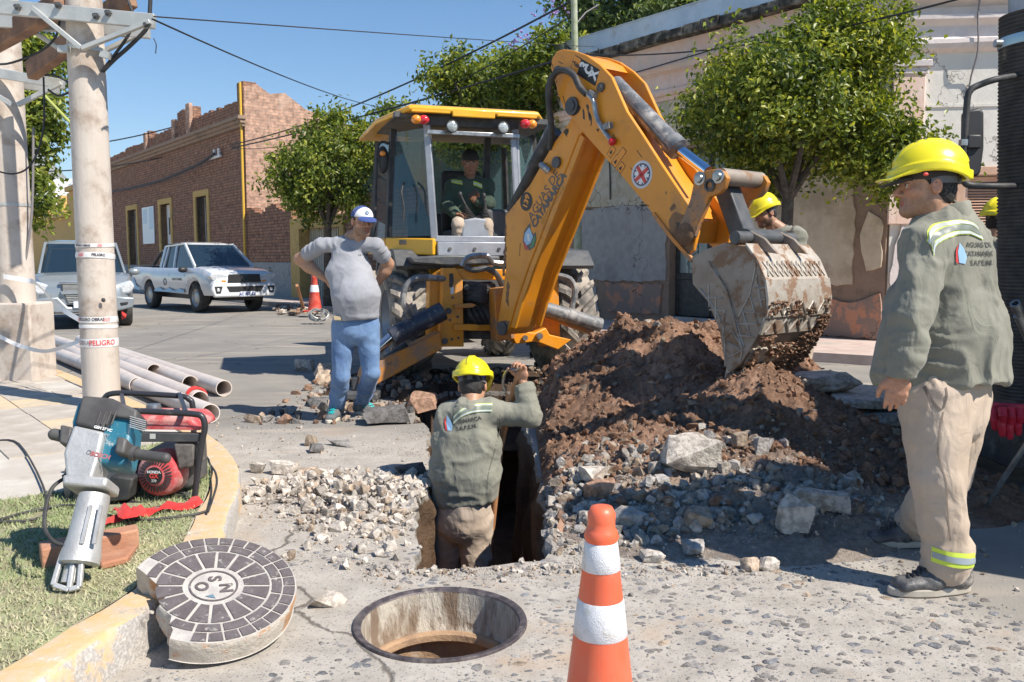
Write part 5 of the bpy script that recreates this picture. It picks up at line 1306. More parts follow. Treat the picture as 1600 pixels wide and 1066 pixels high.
D(MB().tube([onb(728,418,1.1),onb(740,422,1.2),onb(760,420,1.24),onb(775,428,1.2),onb(784,445,1.1)],.03,8,sm=5),'hydraulic_hose',M_DGR)
D(MB().tube([onb(696,436,1.1),onb(664,434,1.3),onb(645,437,1.35),onb(633,452,1.35),onb(630,472,1.35),onb(637,487,1.3),onb(643,498,1.25)],.032,8,sm=5),'hydraulic_hose',M_CYLG)
plate('under_step',[(640,402),(700,398),(782,400),(780,412),(700,416),(645,412)],.4,.75,M_DGR,bevel=.02)
st=MB();st.prism([onb(688,518,1.2),onb(691,546,1.2),onb(577,608,1.2),onb(560,600,1.2),onb(566,577,1.2)],(0,0,0),-DB*.2);D(st,'stabiliser_leg',M_ORGD,bevel=.012)
p1,p2=onb(560,596,1.1),onb(572,604,1.1);D(MB().box(p1.x-.2,p1.x+.22,p1.y-.22,p1.y+.2,.02,.09).box(p1.x-.06,p1.x+.06,p1.y-.06,p1.y+.06,.09,.22),'stabiliser_foot',M_DGR,bevel=.015)
D(MB().cyl(onb(692,486,1.24),onb(612,527,1.24),.095,n=20),'stabiliser_cylinder',M_NAVY);D(MB().cyl(onb(612,527,1.24),onb(575,560,1.22),.05,n=14),'cylinder_rod',M_CHR)
D(MB().tube([onb(640,545,1.1),onb(612,565,1.1),onb(585,585,1.1)],.09,10),'stabiliser_slide',M_BLK)
D(MB().prism([onb(x,y,1.3)for x,y in((801,528),(812,518),(836,520),(853,512),(859,523),(893,531),(872,547),(838,534),(806,538))],(0,0,0),-DB*.14),'stabiliser_leg',M_ORG,bevel=.01)
p=onb(842,525,1.31);D(MB().cyl(p,p+DB*.03,.035,n=12),'pin',M_STL);p=onb(820,528,1.31);D(MB().cyl(p,p+DB*.02,.028,n=12),'pin',M_STL)
D(MB().cyl(onb(850,482,1.25),onb(938,508,1.25),.075,n=18),'stabiliser_cylinder',M_CYLG);D(MB().beam(onb(850,492,1.2),onb(925,520,1.2),.08,.06),'stabiliser_slide',M_ORGD,bevel=.006)
q=onb(936,520,1.0)
D(MB().tube([onb(868,430,1.15),onb(890,436,1.2),onb(898,455,1.2),onb(893,482,1.2)],.03,8,sm=4),'hydraulic_hose',M_CYLG)
# -- boom, dipper, bucket in their own plane
AD=Vector((.632,-.775,0));AN=Vector((-.775,-.632,0));A0=Vector((.03,8.22,0))
def ap(px,py,off=0.0):return PL(px,py,A0+AN*off,AN)
def aplate(name,pxs,off0,off1,m,trace=None,**k):
 """outline traced on the plane off0 (nearer, left face), given real thickness back to off1"""
 pts=[ap(x,y,off0 if trace is None else trace)-AN*((0 if trace is None else trace)-(0 if trace is None else off0))for x,y in pxs]
 return D(MB().prism(pts,(0,0,0),AN*(off1-off0)),name,m,**k)
HW=.17
boom_o=[(780,524),(777,506),(785,454),(790,420),(789,337),(828,288),(846,256),(863,226),(888,192),(900,172),(930,190),(904,212),(885,263),(864,318),(843,373),(823,425),(808,470),(796,511),(790,520)]
aplate('boom',boom_o,HW,-HW,M_ORG,bevel=.012)
def afp(px,py,off):return ap(px,py,HW)+AN*(off-HW)
fl=MB();
for o_ in(HW-.015,-HW+.015):
 pth=[afp(x,y,o_)+AD*.03 for x,y in((798,511),(810,470),(825,425),(845,373),(866,318),(887,263),(906,213))]
 for a,b_ in zip(pth[:-1],pth[1:]):fl.beam(a,b_,.06,.03,up=AN)
D(fl,'boom_flange',M_ORG,bevel=.004)
for(x,y),r_ in(((871,254),.05),((786,513),.07)):
 p=afp(x,y,HW);D(MB().cyl(p,p+AN*.025,r_,n=16),'pin',M_DGR)
dip_o=[(861,108),(862,92),(870,80),(880,77),(896,79),(916,86),(937,101),(955,120),(967,147),(979,174),(1003,210),(1030,252),(1070,312),(1086,335),(1090,362),(1083,392),(1074,399),(1050,374),(1021,335),(973,277),(928,227),(901,196),(880,168),(872,148),(867,127)]
HD=.215
aplate('dipper_plate',dip_o,HD,HD-.035,M_ORG,bevel=.006)
far_o=[(x+0,y)for x,y in dip_o]
D(MB().prism([ap(x,y,HD)-AN*(2*HD)for x,y in far_o],(0,0,0),AN*.035),'dipper_plate',M_ORG,bevel=.006)
box_o=[(915,150),(960,172),(990,215),(1022,268),(1060,322),(1072,345),(1066,380),(1050,372),(1021,333),(973,275),(928,225),(905,195)]
D(MB().prism([ap(x,y,HD)-AN*.036 for x,y in box_o],(0,0,0),-AN*(2*HD-.072)),'dipper_box',M_ORG,bevel=.004)
D(MB().prism([ap(x,y,HD)-AN*.036 for x,y in((868,96),(880,80),(900,83),(922,93),(930,104),(915,108),(890,100))],(0,0,0),-AN*(2*HD-.072)),'dipper_cap',M_ORG,bevel=.004)
rb_=MB();pth=[ap(x,y,HD)+AN*.0 for x,y in((1022,334),(1050,371),(1082,407))]
for a,b_ in zip(pth[:-1],pth[1:]):rb_.beam(a,b_,.03,.03,up=AN)
D(rb_,'dipper_rib',M_ORGD)
for(x,y),r_ in(((872,110),.035),((895,166),.075),((940,137),.038)):
 p=ap(x,y,HD);o=D(MB().cyl(p-AN*.01,p+AN*.02,r_,n=20).cyl(p,p+AN*.03,r_*.6,n=12),'pivot_pin',M_DGR)
hp=lambda x,y,o=.05:ap(x,y,HD)+AN*o
D(MB().tube([hp(853,232,-.05),hp(862,205,.0),hp(866,165,.06),hp(869,135,.08),hp(880,115,.08),hp(893,112,.07),hp(905,120,.06),hp(914,138,.06),hp(922,148,.04)],.028,10,sm=6),'hydraulic_hose',M_BLK)
D(MB().tube([hp(920,145,.04),hp(932,157,.04),hp(935,178,.03),hp(940,192,.03),hp(950,208,.03),hp(960,221,.03)],.02,8,sm=5),'steel_line',M_STL)
D(MB().ell(hp(960.5,222,.03),.032),'red_cap',mat('cap_red',(.6,.02,.03),rough=.3))
D(MB().beam(hp(948,200,.02),hp(958,196,.02),.06,.05).beam(hp(926,146,.02),hp(934,150,.02),.06,.05),'pipe_clamp',M_CYLG)
D(MB().cyl(ap(868,205,-.02),ap(836,262,-.02),.075,n=18).cyl(ap(838,260,-.02),ap(800,330,-.02),.062,n=18),'boom_ram',M_BLK)
D(MB().cyl(ap(862,200,-.1),ap(828,268,-.1),.05,n=14),'boom_ram_barrel',M_CYLG)
D(MB().tube([ap(846,258,.18),ap(853,264,.22),ap(858,268,.2)],.03,8),'hose_clamp',M_STL)
D(MB().cyl(ap(960,132,.0),ap(1054,228,.0),.078,n=24).cyl(ap(1048,222,.0),ap(1060,234,.0),.09,n=24),'dipper_ram',M_CYLG)
D(MB().cyl(ap(1056,230,.0),ap(1106,268,.0),.043,n=20),'ram_rod',M_CHR)
D(MB().tube([ap(965,142,.06),ap(1000,180,.08),ap(1045,232,.08)],.014,6),'steel_line',M_DGR)
lk=[(1058,366),(1060,354),(1068,338),(1078,312),(1084,284),(1092,272),(1104,266),(1120,264),(1130,268),(1136,278),(1131,294),(1124,302),(1108,308),(1100,330),(1090,352),(1084,370),(1074,377),(1063,375)]
HB=.30
aplate('tipping_link',lk,HD+.05,HD+.005,M_ORGD,bevel=.006)
D(MB().prism([ap(x,y,HD+.05)-AN*(2*HD+.1)for x,y in lk],(0,0,0),AN*.045),'tipping_link',M_ORGD,bevel=.006)
for x,y in((1094,279),(1123,276),(1110,290)):
 p=ap(x,y,HD+.05);D(MB().lathe([(.028,0),(.045,.004),(.045,.014),(.028,.018)]if y==290 else[(0,.03),(.028,.028),(.034,.012),(.05,.01),(.05,0)],p,AN,18),'link_pin',M_STL if y!=290 else M_DGR)
p=ap(1070,366,HD+.05);D(MB().lathe([(0,.03),(.04,.03),(.07,.02),(.085,0)],p,AN,20),'link_pin',M_MUD)
D(MB().cyl(ap(1125,276,HD),ap(1125,276,HD)-AN*(2*HD+.05),.062,n=20),'cross_tube',M_BUCK)
D(MB().beam(ap(1132,284,.0),ap(1163,370,.0),.13,.15,up=AN),'push_link',M_DGR,bevel=.012)
D(MB().cyl(ap(1163,372,.19),ap(1163,372,.19)-AN*.42,.066,n=20),'push_link_pin',M_DGR)
side=[(1081,402),(1105,389),(1135,379),(1165,385),(1182,409),(1194,440),(1197,470),(1194,495),(1186,521),(1172,545),(1158,568),(1140,584),(1133,572),(1124,516),(1106,472),(1082,444)]
BW=.76;BO=.33
sp3=[ap(x,y,BO)for x,y in side]
bk=D(MB().prism(sp3,(0,0,0),-AN*.03),'bucket',M_BUCK,bevel=.004)
MB().prism([p-AN*(BW-.03)for p in sp3],(0,0,0),-AN*.03).build('bucket_side',M_BUCK,bk,bevel=.004)
ctr=sum(sp3,Vector())/len(sp3)
back=sp3[0:12]
def shell(i0,i1,out,m,name,w0=0.0,th=.02):
 P_=back[i0:i1+1];P2=[]
 for k,p in enumerate(P_):
  P2.append(p)
 mb=MB();n=len(P_);vs=[]
 cs=[P_[k]for k in range(n)]
 for o_ in(0,BW):
  for q,ex in((0,out),(1,out-th)):
   for p in cs:
    d=(p-ctr);d=d-AN*d.dot(AN);d.normalize();vs.append(p+d*ex-AN*(o_+(w0 if o_==0 else-w0)))
 fs=[]
 for k in range(n-1):fs+=[(k,k+1,2*n+k+1,2*n+k),(n+k,3*n+k,3*n+k+1,n+k+1),(k,n+k,n+k+1,k+1),(2*n+k,2*n+k+1,3*n+k+1,3*n+k)]
 fs+=[(0,2*n,3*n,n),(n-1,2*n-1,4*n-1,3*n-1)]
 mb.add(vs,fs);return mb.build(name,m,bk,bevel=.003)
shell(1,11,.0,M_BUCK,'bucket_shell',.002)
shell(3,5,.022,M_BUCKL,'wear_plate',-.008);shell(5,7,.03,M_BUCKL,'wear_plate',-.014);shell(7,8,.02,M_BUCKL,'wear_plate',-.008);shell(9,10,.018,M_BUCKL,'wear_plate',.03)
def bp(i,t,u,ex=.03):
 p=back[i].lerp(back[i+1],t);d=(p-ctr);d=d-AN*d.dot(AN);d.normalize();return p+d*ex-AN*(BW*u)
for i,ex,nz in((3,.024,8),(4,.026,6),(6,.034,5),(5,.034,8),(7,.024,5),(9,.022,5)):
 if i==3 or i==5:continue
 wz=MB()
 pts=[bp(i,.15 if k%2 else .85,.04+.92*k/(2*nz),ex)for k in range(2*nz+1)]
 for a,b_ in zip(pts[:-1],pts[1:]):wz.tube([a,b_],.008,5)
 pts=[bp(i,.85 if k%2 else .15,.04+.92*k/(2*nz),ex)for k in range(2*nz+1)]
 for a,b_ in zip(pts[:-1],pts[1:]):wz.tube([a,b_],.008,5)if i==4 else None
 wz.build('hardfacing_weld',M_BUCKL,bk)
wg=MB();sp_=lambda x,y:ap(x,y,BO+.003)
for seg_ in([(1182,410),(1176,440),(1171,463),(1160,482),(1150,505)],[(1093,450),(1112,475),(1130,508),(1150,505)],[(1176,450),(1196,450)],[(1172,470),(1196,468)],[(1164,488),(1193,490)],[(1125,505),(1188,507)],[(1152,524),(1178,527)],
[(1182,430),(1190,480)],[(1172,462),(1184,510)],[(1160,485),(1172,525)],[(1106,465),(1128,466)],[(1107,445),(1108,480)],[(1118,464),(1118,498)],[(1108,484),(1134,486)],[(1132,485),(1130,525)],
[(1133,572),(1133,530),(1143,516),(1160,543),(1157,567)],[(1135,535),(1155,545)],[(1136,560),(1158,548)],[(1106,410),(1130,450),(1160,545)],[(1109,409),(1133,447),(1163,543)]):
 for a,b_ in zip(seg_[:-1],seg_[1:]):wg.tube([sp_(*a),sp_(*b_)],.0055,5)
wg.build('weld_grid',M_BUCKL,bk)
MB().beam(ap(1106,410,BO+.008),ap(1135,455,BO+.008),.022,.016,up=AN).beam(ap(1135,455,BO+.008),ap(1152,520,BO+.008),.02,.016,up=AN).build('side_rib',M_BUCK,bk)
for k in range(5):
 u=.05+k*.22;a=back[11]-AN*(BW*u);MB().beam(a-Vector((0,0,-.05)),a+Vector((-.04,.03,-.11)),.07,.05,w1=.05,h1=.015,up=AN).build('tooth',M_BUCKL,bk,bevel=.004)
for o_ in(.14,.50):
 pts=[p-AN*o_ for p in(ap(1128,388,BO),ap(1141,362,BO),ap(1152,360,BO),ap(1175,372,BO),ap(1196,397,BO),ap(1165,392,BO))]
 MB().prism(pts,(0,0,0),-AN*.03).build('bucket_ear',M_BUCK,bk,bevel=.006)
MB().cyl(ap(1148,371,BO+.02),ap(1148,371,BO+.02)-AN*.7,.045,n=16).build('bucket_pin',M_DGR,bk)
r_=np.random.default_rng(6);pos=[]
for _ in range(1900):
 i=r_.choice([8,8,9,9,10,6]);u=r_.random();q=bp(int(i),r_.random(),u,.03+.02*r_.random())
 if vn(np.array(q)[None],9)[0]>.5 or i==10:pos.append(q)
for _ in range(500):pos.append(bp(int(r_.choice([7,8,9])),r_.random(),1-.16*r_.random(),.04))
pos=np.array([list(p)for p in pos]);sz=.008+.04*r_.random(len(pos))**2
o=scatter('caked_soil',pos,sz,colmix(len(pos),[BRN,BRN*1.3,TAN*.8],[3,2,1],3),8,M_MOUND,.6);o.parent=bk;o.matrix_parent_inverse=wm(bk).inverted();tag(o,kind='stuff')
# -- lettering on the arm
M_DEC=mat('decal_black',(.02,.02,.022),rough=.4,rvar=0);M_DECW=mat('decal_white',(.8,.8,.78),rough=.4,rvar=0);M_DECG=mat('decal_grey',(.12,.11,.1),rough=.5,rvar=0)
M_DECB=mat('decal_blue',(.1,.2,.42),rough=.4,rvar=0);M_DECLB=mat('decal_pale_blue',(.35,.55,.75),rough=.4,rvar=0);M_DECR=mat('decal_red',(.65,.06,.05),rough=.4,rvar=0);M_DECO=mat('decal_orange',(.8,.3,.03),rough=.4,rvar=0)
def aflat(name,pxs,off,m,th=.002):return D(MB().prism([ap(x,y,off)for x,y in pxs],(0,0,0),AN*th),name,m,smooth=False)
aflat('model_plate',[(899,86),(937,109),(930,135),(891,109)],HD,M_DEC)
aflat('maker_plate',[(898.5,87),(908,93),(902,115),(892,108)],HD+.0025,M_DECO,.001)
dd=(ap(937,121,HD)-ap(903,98,HD)).normalized();uu=AN.cross(dd).normalized()
if uu.z<0:uu=-uu
def atext(name,s,px,py,off,size,m,d,**k):
 """letters lie on the face; d is the reading direction"""
 o_=ap(px,py,off);x=Vector(d).normalized();x=(x-AN*x.dot(AN)).normalized();y=AN.cross(x)
 return text(name,s,size,m,fmat(o_,x,y),dg,ext=.0008,**k)
for ch,px,py in(('3',912.5,103),('C',920,109.5),('X',928,116.5)):atext('model_letter',ch,px,py,HD+.003,.125,M_DECW,uu,bold=.006,sx=.8)
for ch,px,py in(('J',896.5,97),('C',899.5,100),('B',902.5,103)):atext('maker_letter',ch,px,py,HD+.005,.05,M_DEC,uu,bold=.002)
bd_=ap(868,300,HW)-ap(838,360,HW);bd_=ap(857,292,HW)-ap(834,350,HW)
atext('company_text','AGUAS DE',849,306,HW+.002,.115,M_DECG,ap(870,278,HW)-ap(834,338,HW),sx=1.0)
atext('company_text','CATAMARCA',857,314,HW+.002,.1,M_DECG,ap(870,278,HW)-ap(834,338,HW),sx=1.0,bold=.005)
atext('company_text','SERVICIO DE AGUA',863,321,HW+.002,.05,mat('decal_faint',(.5,.26,.06),rough=.5),ap(870,278,HW)-ap(834,338,HW),sx=1.0)
p=ap(822.5,315,HW);x=Vector((0,0,1));D(MB().lathe([(0,.003),(.085,.003),(.085,0)],p,AN,32),'number_disc',M_DEC,smooth=False)
atext('number_text','139',822.5,315,HW+.004,.085,M_DECO,ap(827,300,HW)-ap(820,330,HW),bold=.003)
p=ap(1003,273,HD);D(MB().lathe([(.088,.003),(.108,.003),(.108,0)],p,AN,36),'badge_ring',mat('badge_silver',(.6,.6,.62),rough=.4),smooth=False)
D(MB().lathe([(0,.0025),(.09,.0025),(.09,0)],p,AN,36),'badge_disc',mat('badge_navy',(.07,.08,.14),rough=.4),smooth=False)
x_=(ap(1014,262,HD)-ap(992,284,HD)).normalized();y_=AN.cross(x_)
for dd_,w_,m_,zz_ in(((x_+y_).normalized(),.03,M_DECW,.0035),((x_-y_).normalized(),.03,M_DECW,.0035),(x_,.05,M_DECW,.0045),(y_,.05,M_DECW,.0045),(x_,.032,M_DECR,.0055),(y_,.032,M_DECR,.0055)):
 D(MB().beam(p-dd_*.075+AN*zz_,p+dd_*.075+AN*zz_,w_,.001,up=AN),'badge_bar',m_,smooth=False)
for a,b_ in((957,236),(973,244)),((961,252),(970,243)),((970,258),(963,262)):
 pass
def rect(px,py,w_,h_,off,m,nm='warning_label',th=.001,fr=None):
 c_=ap(px,py,off);xd=(ap(986,268,HD)-ap(960,236,HD)).normalized();yd=AN.cross(xd)
 pts=[c_+xd*a+yd*b_ for a,b_ in((-w_,-h_),(w_,-h_),(w_,h_),(-w_,h_))]
 D(MB().prism(pts,(0,0,0),AN*th),nm,m,smooth=False);return c_,xd,yd
for px,py,w_,h_ in((955.5,237,.03,.045),(971.5,240,.03,.045),(962.5,252,.035,.045),(970.5,262,.03,.04)):
 rect(px,py,w_,h_,HD+.001,M_DEC);c_,xd,yd=rect(px,py,w_-.004,h_-.004,HD+.0025,M_DECO)
 if px!=971.5:D(MB().prism([c_+xd*a+yd*b_+AN*.002 for a,b_ in((-.016,-.02),(.016,-.02),(0,.018))],(0,0,0),AN*.001),'warning_symbol',M_DEC,smooth=False)
em=lambda x,y:ap(x,y,HW+.001)
D(MB().prism([em(*q)for q in((829,349),(825,352),(819,362),(817,376),(820,390),(828,391),(835,386),(838,374),(837,363),(833,366),(829,359))],(0,0,0),AN*.001),'emblem_edge',M_DECG,smooth=False)
em=lambda x,y:ap(x,y,HW+.0025)
D(MB().prism([em(*q)for q in((827,355),(820,365),(818.5,376),(823,384),(829,380),(833,370),(830,362))],(0,0,0),AN*.001),'emblem_drop',M_DECLB,smooth=False)
D(MB().prism([em(*q)for q in((818.5,377),(820,389),(827,390),(823,385))],(0,0,0),AN*.001),'emblem_flame',M_DECR,smooth=False)
D(MB().prism([em(*q)for q in((828,389),(834,385),(837,374),(836,367),(834,372),(830,381))],(0,0,0),AN*.001),'emblem_leaf',mat('decal_green',(.08,.25,.12),rough=.4),smooth=False)
D(MB().prism([ap(*q,HW+.0035)for q in((823,366),(827,366),(828,378),(825,376))],(0,0,0),AN*.001),'emblem_glint',M_DECW,smooth=False)
M_GREASE=mat('dark_grease',(.035,.025,.018),(.07,.05,.035),20,rough=.45);M_MUDF=mat('dry_mud_film',(.3,.17,.09),(.2,.12,.07),12,rough=1,bump=.6)
def blot(name,pxs,off,m,seed,amp=1.2):
 q=jag(pxs,4,amp,seed);D(MB().prism([ap(x,y,off)for x,y in q],(0,0,0),AN*.0012),name,m,smooth=False)
for k,(pxs,off,m_)in enumerate((([(886,172),(890,160),(899,157),(908,166),(905,176),(896,182)],HD,M_GREASE),([(909,172),(912,170),(914,188),(911,186)],HD,M_GREASE),([(916,164),(919,163),(924,186),(921,190)],HD,M_GREASE),([(921,178),(923,177),(925,197),(923,196)],HD,M_GREASE),([(931,201),(936,200),(934,206)],HD,M_GREASE),
([(1046,340),(1056,330),(1068,336),(1084,362),(1083,388),(1074,398),(1062,388),(1046,366)],HD,M_MUDF),([(1056,348),(1070,350),(1078,372),(1070,388),(1058,374)],HD+.0014,M_GREASE),([(1047,324),(1054,318),(1056,326),(1049,330)],HD,M_MUDF),([(1040,300),(1043,299),(1042,305)],HD,M_GREASE),
([(850,262),(853,255),(855,262),(853,272)],HW,M_GREASE),([(790,470),(793,440),(796,446),(795,480)],HW,M_MUDF),([(781,516),(788,500),(798,502),(792,520)],HW,M_MUDF),([(785,430),(787,400),(790,345),(792,350),(791,400),(789,432)],HW-.0,M_MUDF),([(881,206),(884,200),(889,202),(886,214)],HW,M_GREASE),([(840,240),(846,232),(848,238)],HW,M_GREASE))):
 blot('grease_stain' if m_ is M_GREASE else 'mud_stain',pxs,off,m_,k+1)
for k,(a,b_)in enumerate((((863,100),(870,130)),((880,150),(884,166)),((958,210),(963,222)),((985,262),(990,268)),((1010,320),(1014,322)),((995,235),(1003,246)),((845,330),(848,318)),((812,400),(813,380)),((872,96),(880,100)))):
 D(MB().beam(ap(*a,HD if a[0]>855 or a[1]<200 else HW)+AN*.0012,ap(*b_,HD if a[0]>855 or a[1]<200 else HW)+AN*.0012,.006,.0012,up=AN),'scratch',M_GREASE,smooth=False)
for(x,y)in((706,530),(716,528),(703,500),(715,495),(707,465)):p=onb(x,y,1.141);D(MB().cyl(p,p+DB*.012,.013,n=6),'bolt',M_DGR)
# ==== PEOPLE
from mathutils.bvhtree import BVHTree
def cloth(name,a,b_,sc=5,bump=.25,bs=350,rough=.9,fold=.5):
 m,nt,b=newmat(name);co=objco(nt)
 n1=_noise(nt,co,sc,6,.6);n2=_noise(nt,co,bs,3,.6);n3=_noise(nt,_map(nt,co,(1,1,.6)),13,3,.5,.8)
 col=_ramp(nt,n1,a,b_,.35,.65);nt.links.new(col,b.inputs['Base Color']);b.inputs['Roughness'].default_value=rough
 b.inputs['Specular IOR Level'].default_value=.2;b.inputs['Sheen Weight'].default_value=.15
 nt.links.new(_bump(nt,n2,bump,.001,_bump(nt,n3,fold,.022)),b.inputs['Normal']);return m
M_SHIRTG=cloth('grey_tshirt',(.3,.305,.33),(.36,.365,.39),fold=.25)
M_JEANS=cloth('blue_jeans',(.09,.165,.32),(.17,.27,.44),sc=4,bs=420,fold=.6)
M_WORK=cloth('olive_grey_drill',(.21,.205,.165),(.26,.255,.205),fold=.6)
M_WORKG=cloth('dark_green_drill',(.055,.085,.06),(.075,.11,.08),fold=.6)
M_KHAKI=cloth('khaki_drill',(.44,.345,.26),(.52,.42,.33),sc=3,fold=.6)
M_SKIN=None
def skin_mat():
 m,nt,b=newmat('skin');a=nt.nodes.new('ShaderNodeAttribute');a.attribute_name='Col';co=objco(nt)
 n=_noise(nt,co,60,5,.7);nt.links.new(_mixc(nt,1.0,a.outputs[0],_ramp(nt,n,(.85,.82,.8),(1.1,1.12,1.12),.3,.7),'MULTIPLY'),b.inputs['Base Color'])
 b.inputs['Roughness'].default_value=.5;b.inputs['Specular IOR Level'].default_value=.4;b.inputs['Subsurface Weight'].default_value=.06
 b.inputs['Subsurface Radius'].default_value=(.02,.008,.004);nt.links.new(_bump(nt,n,.15,.002),b.inputs['Normal']);return m
M_SKIN=skin_mat()
M_HAIR=mat('dark_hair',(.012,.01,.009),(.035,.03,.028),60,.4,.7,.6,0,.8,200,.006)
M_HELM=mat('helmet_yellow',(.86,.74,.015),(.82,.68,.02),4,.4,.7,.3,coat=.3,rvar=.06,dirt=(.6,.5,.12),da=(.68,.9),ds=12)
M_CAPD=cloth('dark_cap',(.04,.035,.033),(.055,.048,.045),fold=.1)
M_STRAP=mat('strap_grey',(.12,.12,.13),rough=.6)
M_HV=mat('hi_vis_yellow',(.62,.75,.08),rough=.6);M_REFL=mat('reflective_silver',(.62,.64,.6),rough=.3,metal=.2)
M_BOOT=mat('worn_black_boot',(.05,.05,.055),(.13,.125,.12),9,rough=.45,bump=.4,bs=60,dirt=(.38,.34,.29),da=(.5,.7),ds=9)
M_SOLE=mat('pale_sole',(.42,.37,.3),(.5,.45,.38),9,rough=.8)
M_SOLEW=mat('off_white_sole',(.6,.55,.45),rough=.7);M_SNEAK=mat('grey_sneaker',(.1,.11,.11),(.16,.17,.17),20,rough=.8);M_LACE=mat('teal_lace',(.02,.42,.42),rough=.6)
def fwdframe(f,up=(0,0,1)):
 f=Vector(f).normalized();s=f.cross(Vector(up)).normalized();u=s.cross(f);return s,f,u
def folds(V,F_,segs,amp,seed=0,amp2=None):
 N=vnormals(V,F_);w_=vn(V,5,seed)*.9;D_=0;Wt=0
 for k,(a,b,sa,sp)in enumerate(segs):
  a,b=v3(a),v3(b);ab=b-a;L_=np.linalg.norm(ab);ax=ab/L_;q=V-a;al=q@ax;pr=q-al[:,None]*ax
  dist=np.linalg.norm(q-np.clip(al,0,L_)[:,None]*ax,axis=1);wt=np.exp(-dist/.028)+1e-9
  c=ax[None]*(al*sa)[:,None]+pr*sp+k*3.3+w_[:,None]
  r1=1-np.abs(2*vn(c,1.0,seed)-1);r2=1-np.abs(2*vn(c*2.3,1.0,seed+7)-1);r3=1-np.abs(2*vn(c*4.9,1.0,seed+3)-1)
  D_=D_+wt*((r1**3-.3)+.45*(r2**3-.3)+.2*(r3**2-.4));Wt=Wt+wt
 d=amp*D_/Wt
 if amp2 is not None:d=d*amp2(V)
 return V+N*d[:,None]
def V2(*a):return[Vector(x)for x in a]
def hand(w,d,pn,thumb,curl=(.3,.35,.4,.45),s=1.0,tc=.3):
 """w wrist, d direction of the hand, pn palm normal, thumb: direction across the hand to the thumb side"""
 w,d,pn=Vector(w),Vector(d).normalized(),Vector(pn);pn=(pn-d*pn.dot(d)).normalized();th=Vector(thumb);th=(th-d*th.dot(d)-pn*th.dot(pn)).normalized()
 K=w+d*.088*s;pr=[(ecap(w-d*.01,w+d*.04*s,.026*s,.019*s,.036*s,.016*s,th),.01),(ecap(w+d*.035*s,K-d*.008,.036*s,.016*s,.041*s,.0135*s,th),.02)]
 for i,(o,l)in enumerate(((.031,.072),(.0105,.08),(-.0105,.075),(-.031,.06))):
  p=K+th*o*s-d*(.004+.004*abs(i-1));a=curl[i];dirv=d.copy()
  for j,f in enumerate((.45,.3,.25)):
   c_,s_=math.cos(a*(j+.6)),math.sin(a*(j+.6));dv=d*c_+pn*s_;q=p+dv*l*f*s
   pr.append((cap(p,q,(.0098-.0012*j)*s,(.0092-.0013*j)*s),.006));p=q
 b0=w+d*.025*s+th*.022*s;t1=b0+(d*.55+th*.62+pn*.35*tc).normalized()*.042*s;t2=t1+(d*.8+th*.25+pn*tc).normalized()*.03*s;t3=t2+(d*.85+pn*tc*1.4).normalized()*.024*s
 pr+=[(cap(b0,t1,.016*s,.0125*s),.014),(cap(t1,t2,.0118*s,.0105*s),.006),(cap(t2,t3,.0105*s,.0085*s),.005)]
 V,F_=surfnet(union(pr),.0042,pad=.008);return relax(V,F_,1,.4),F_
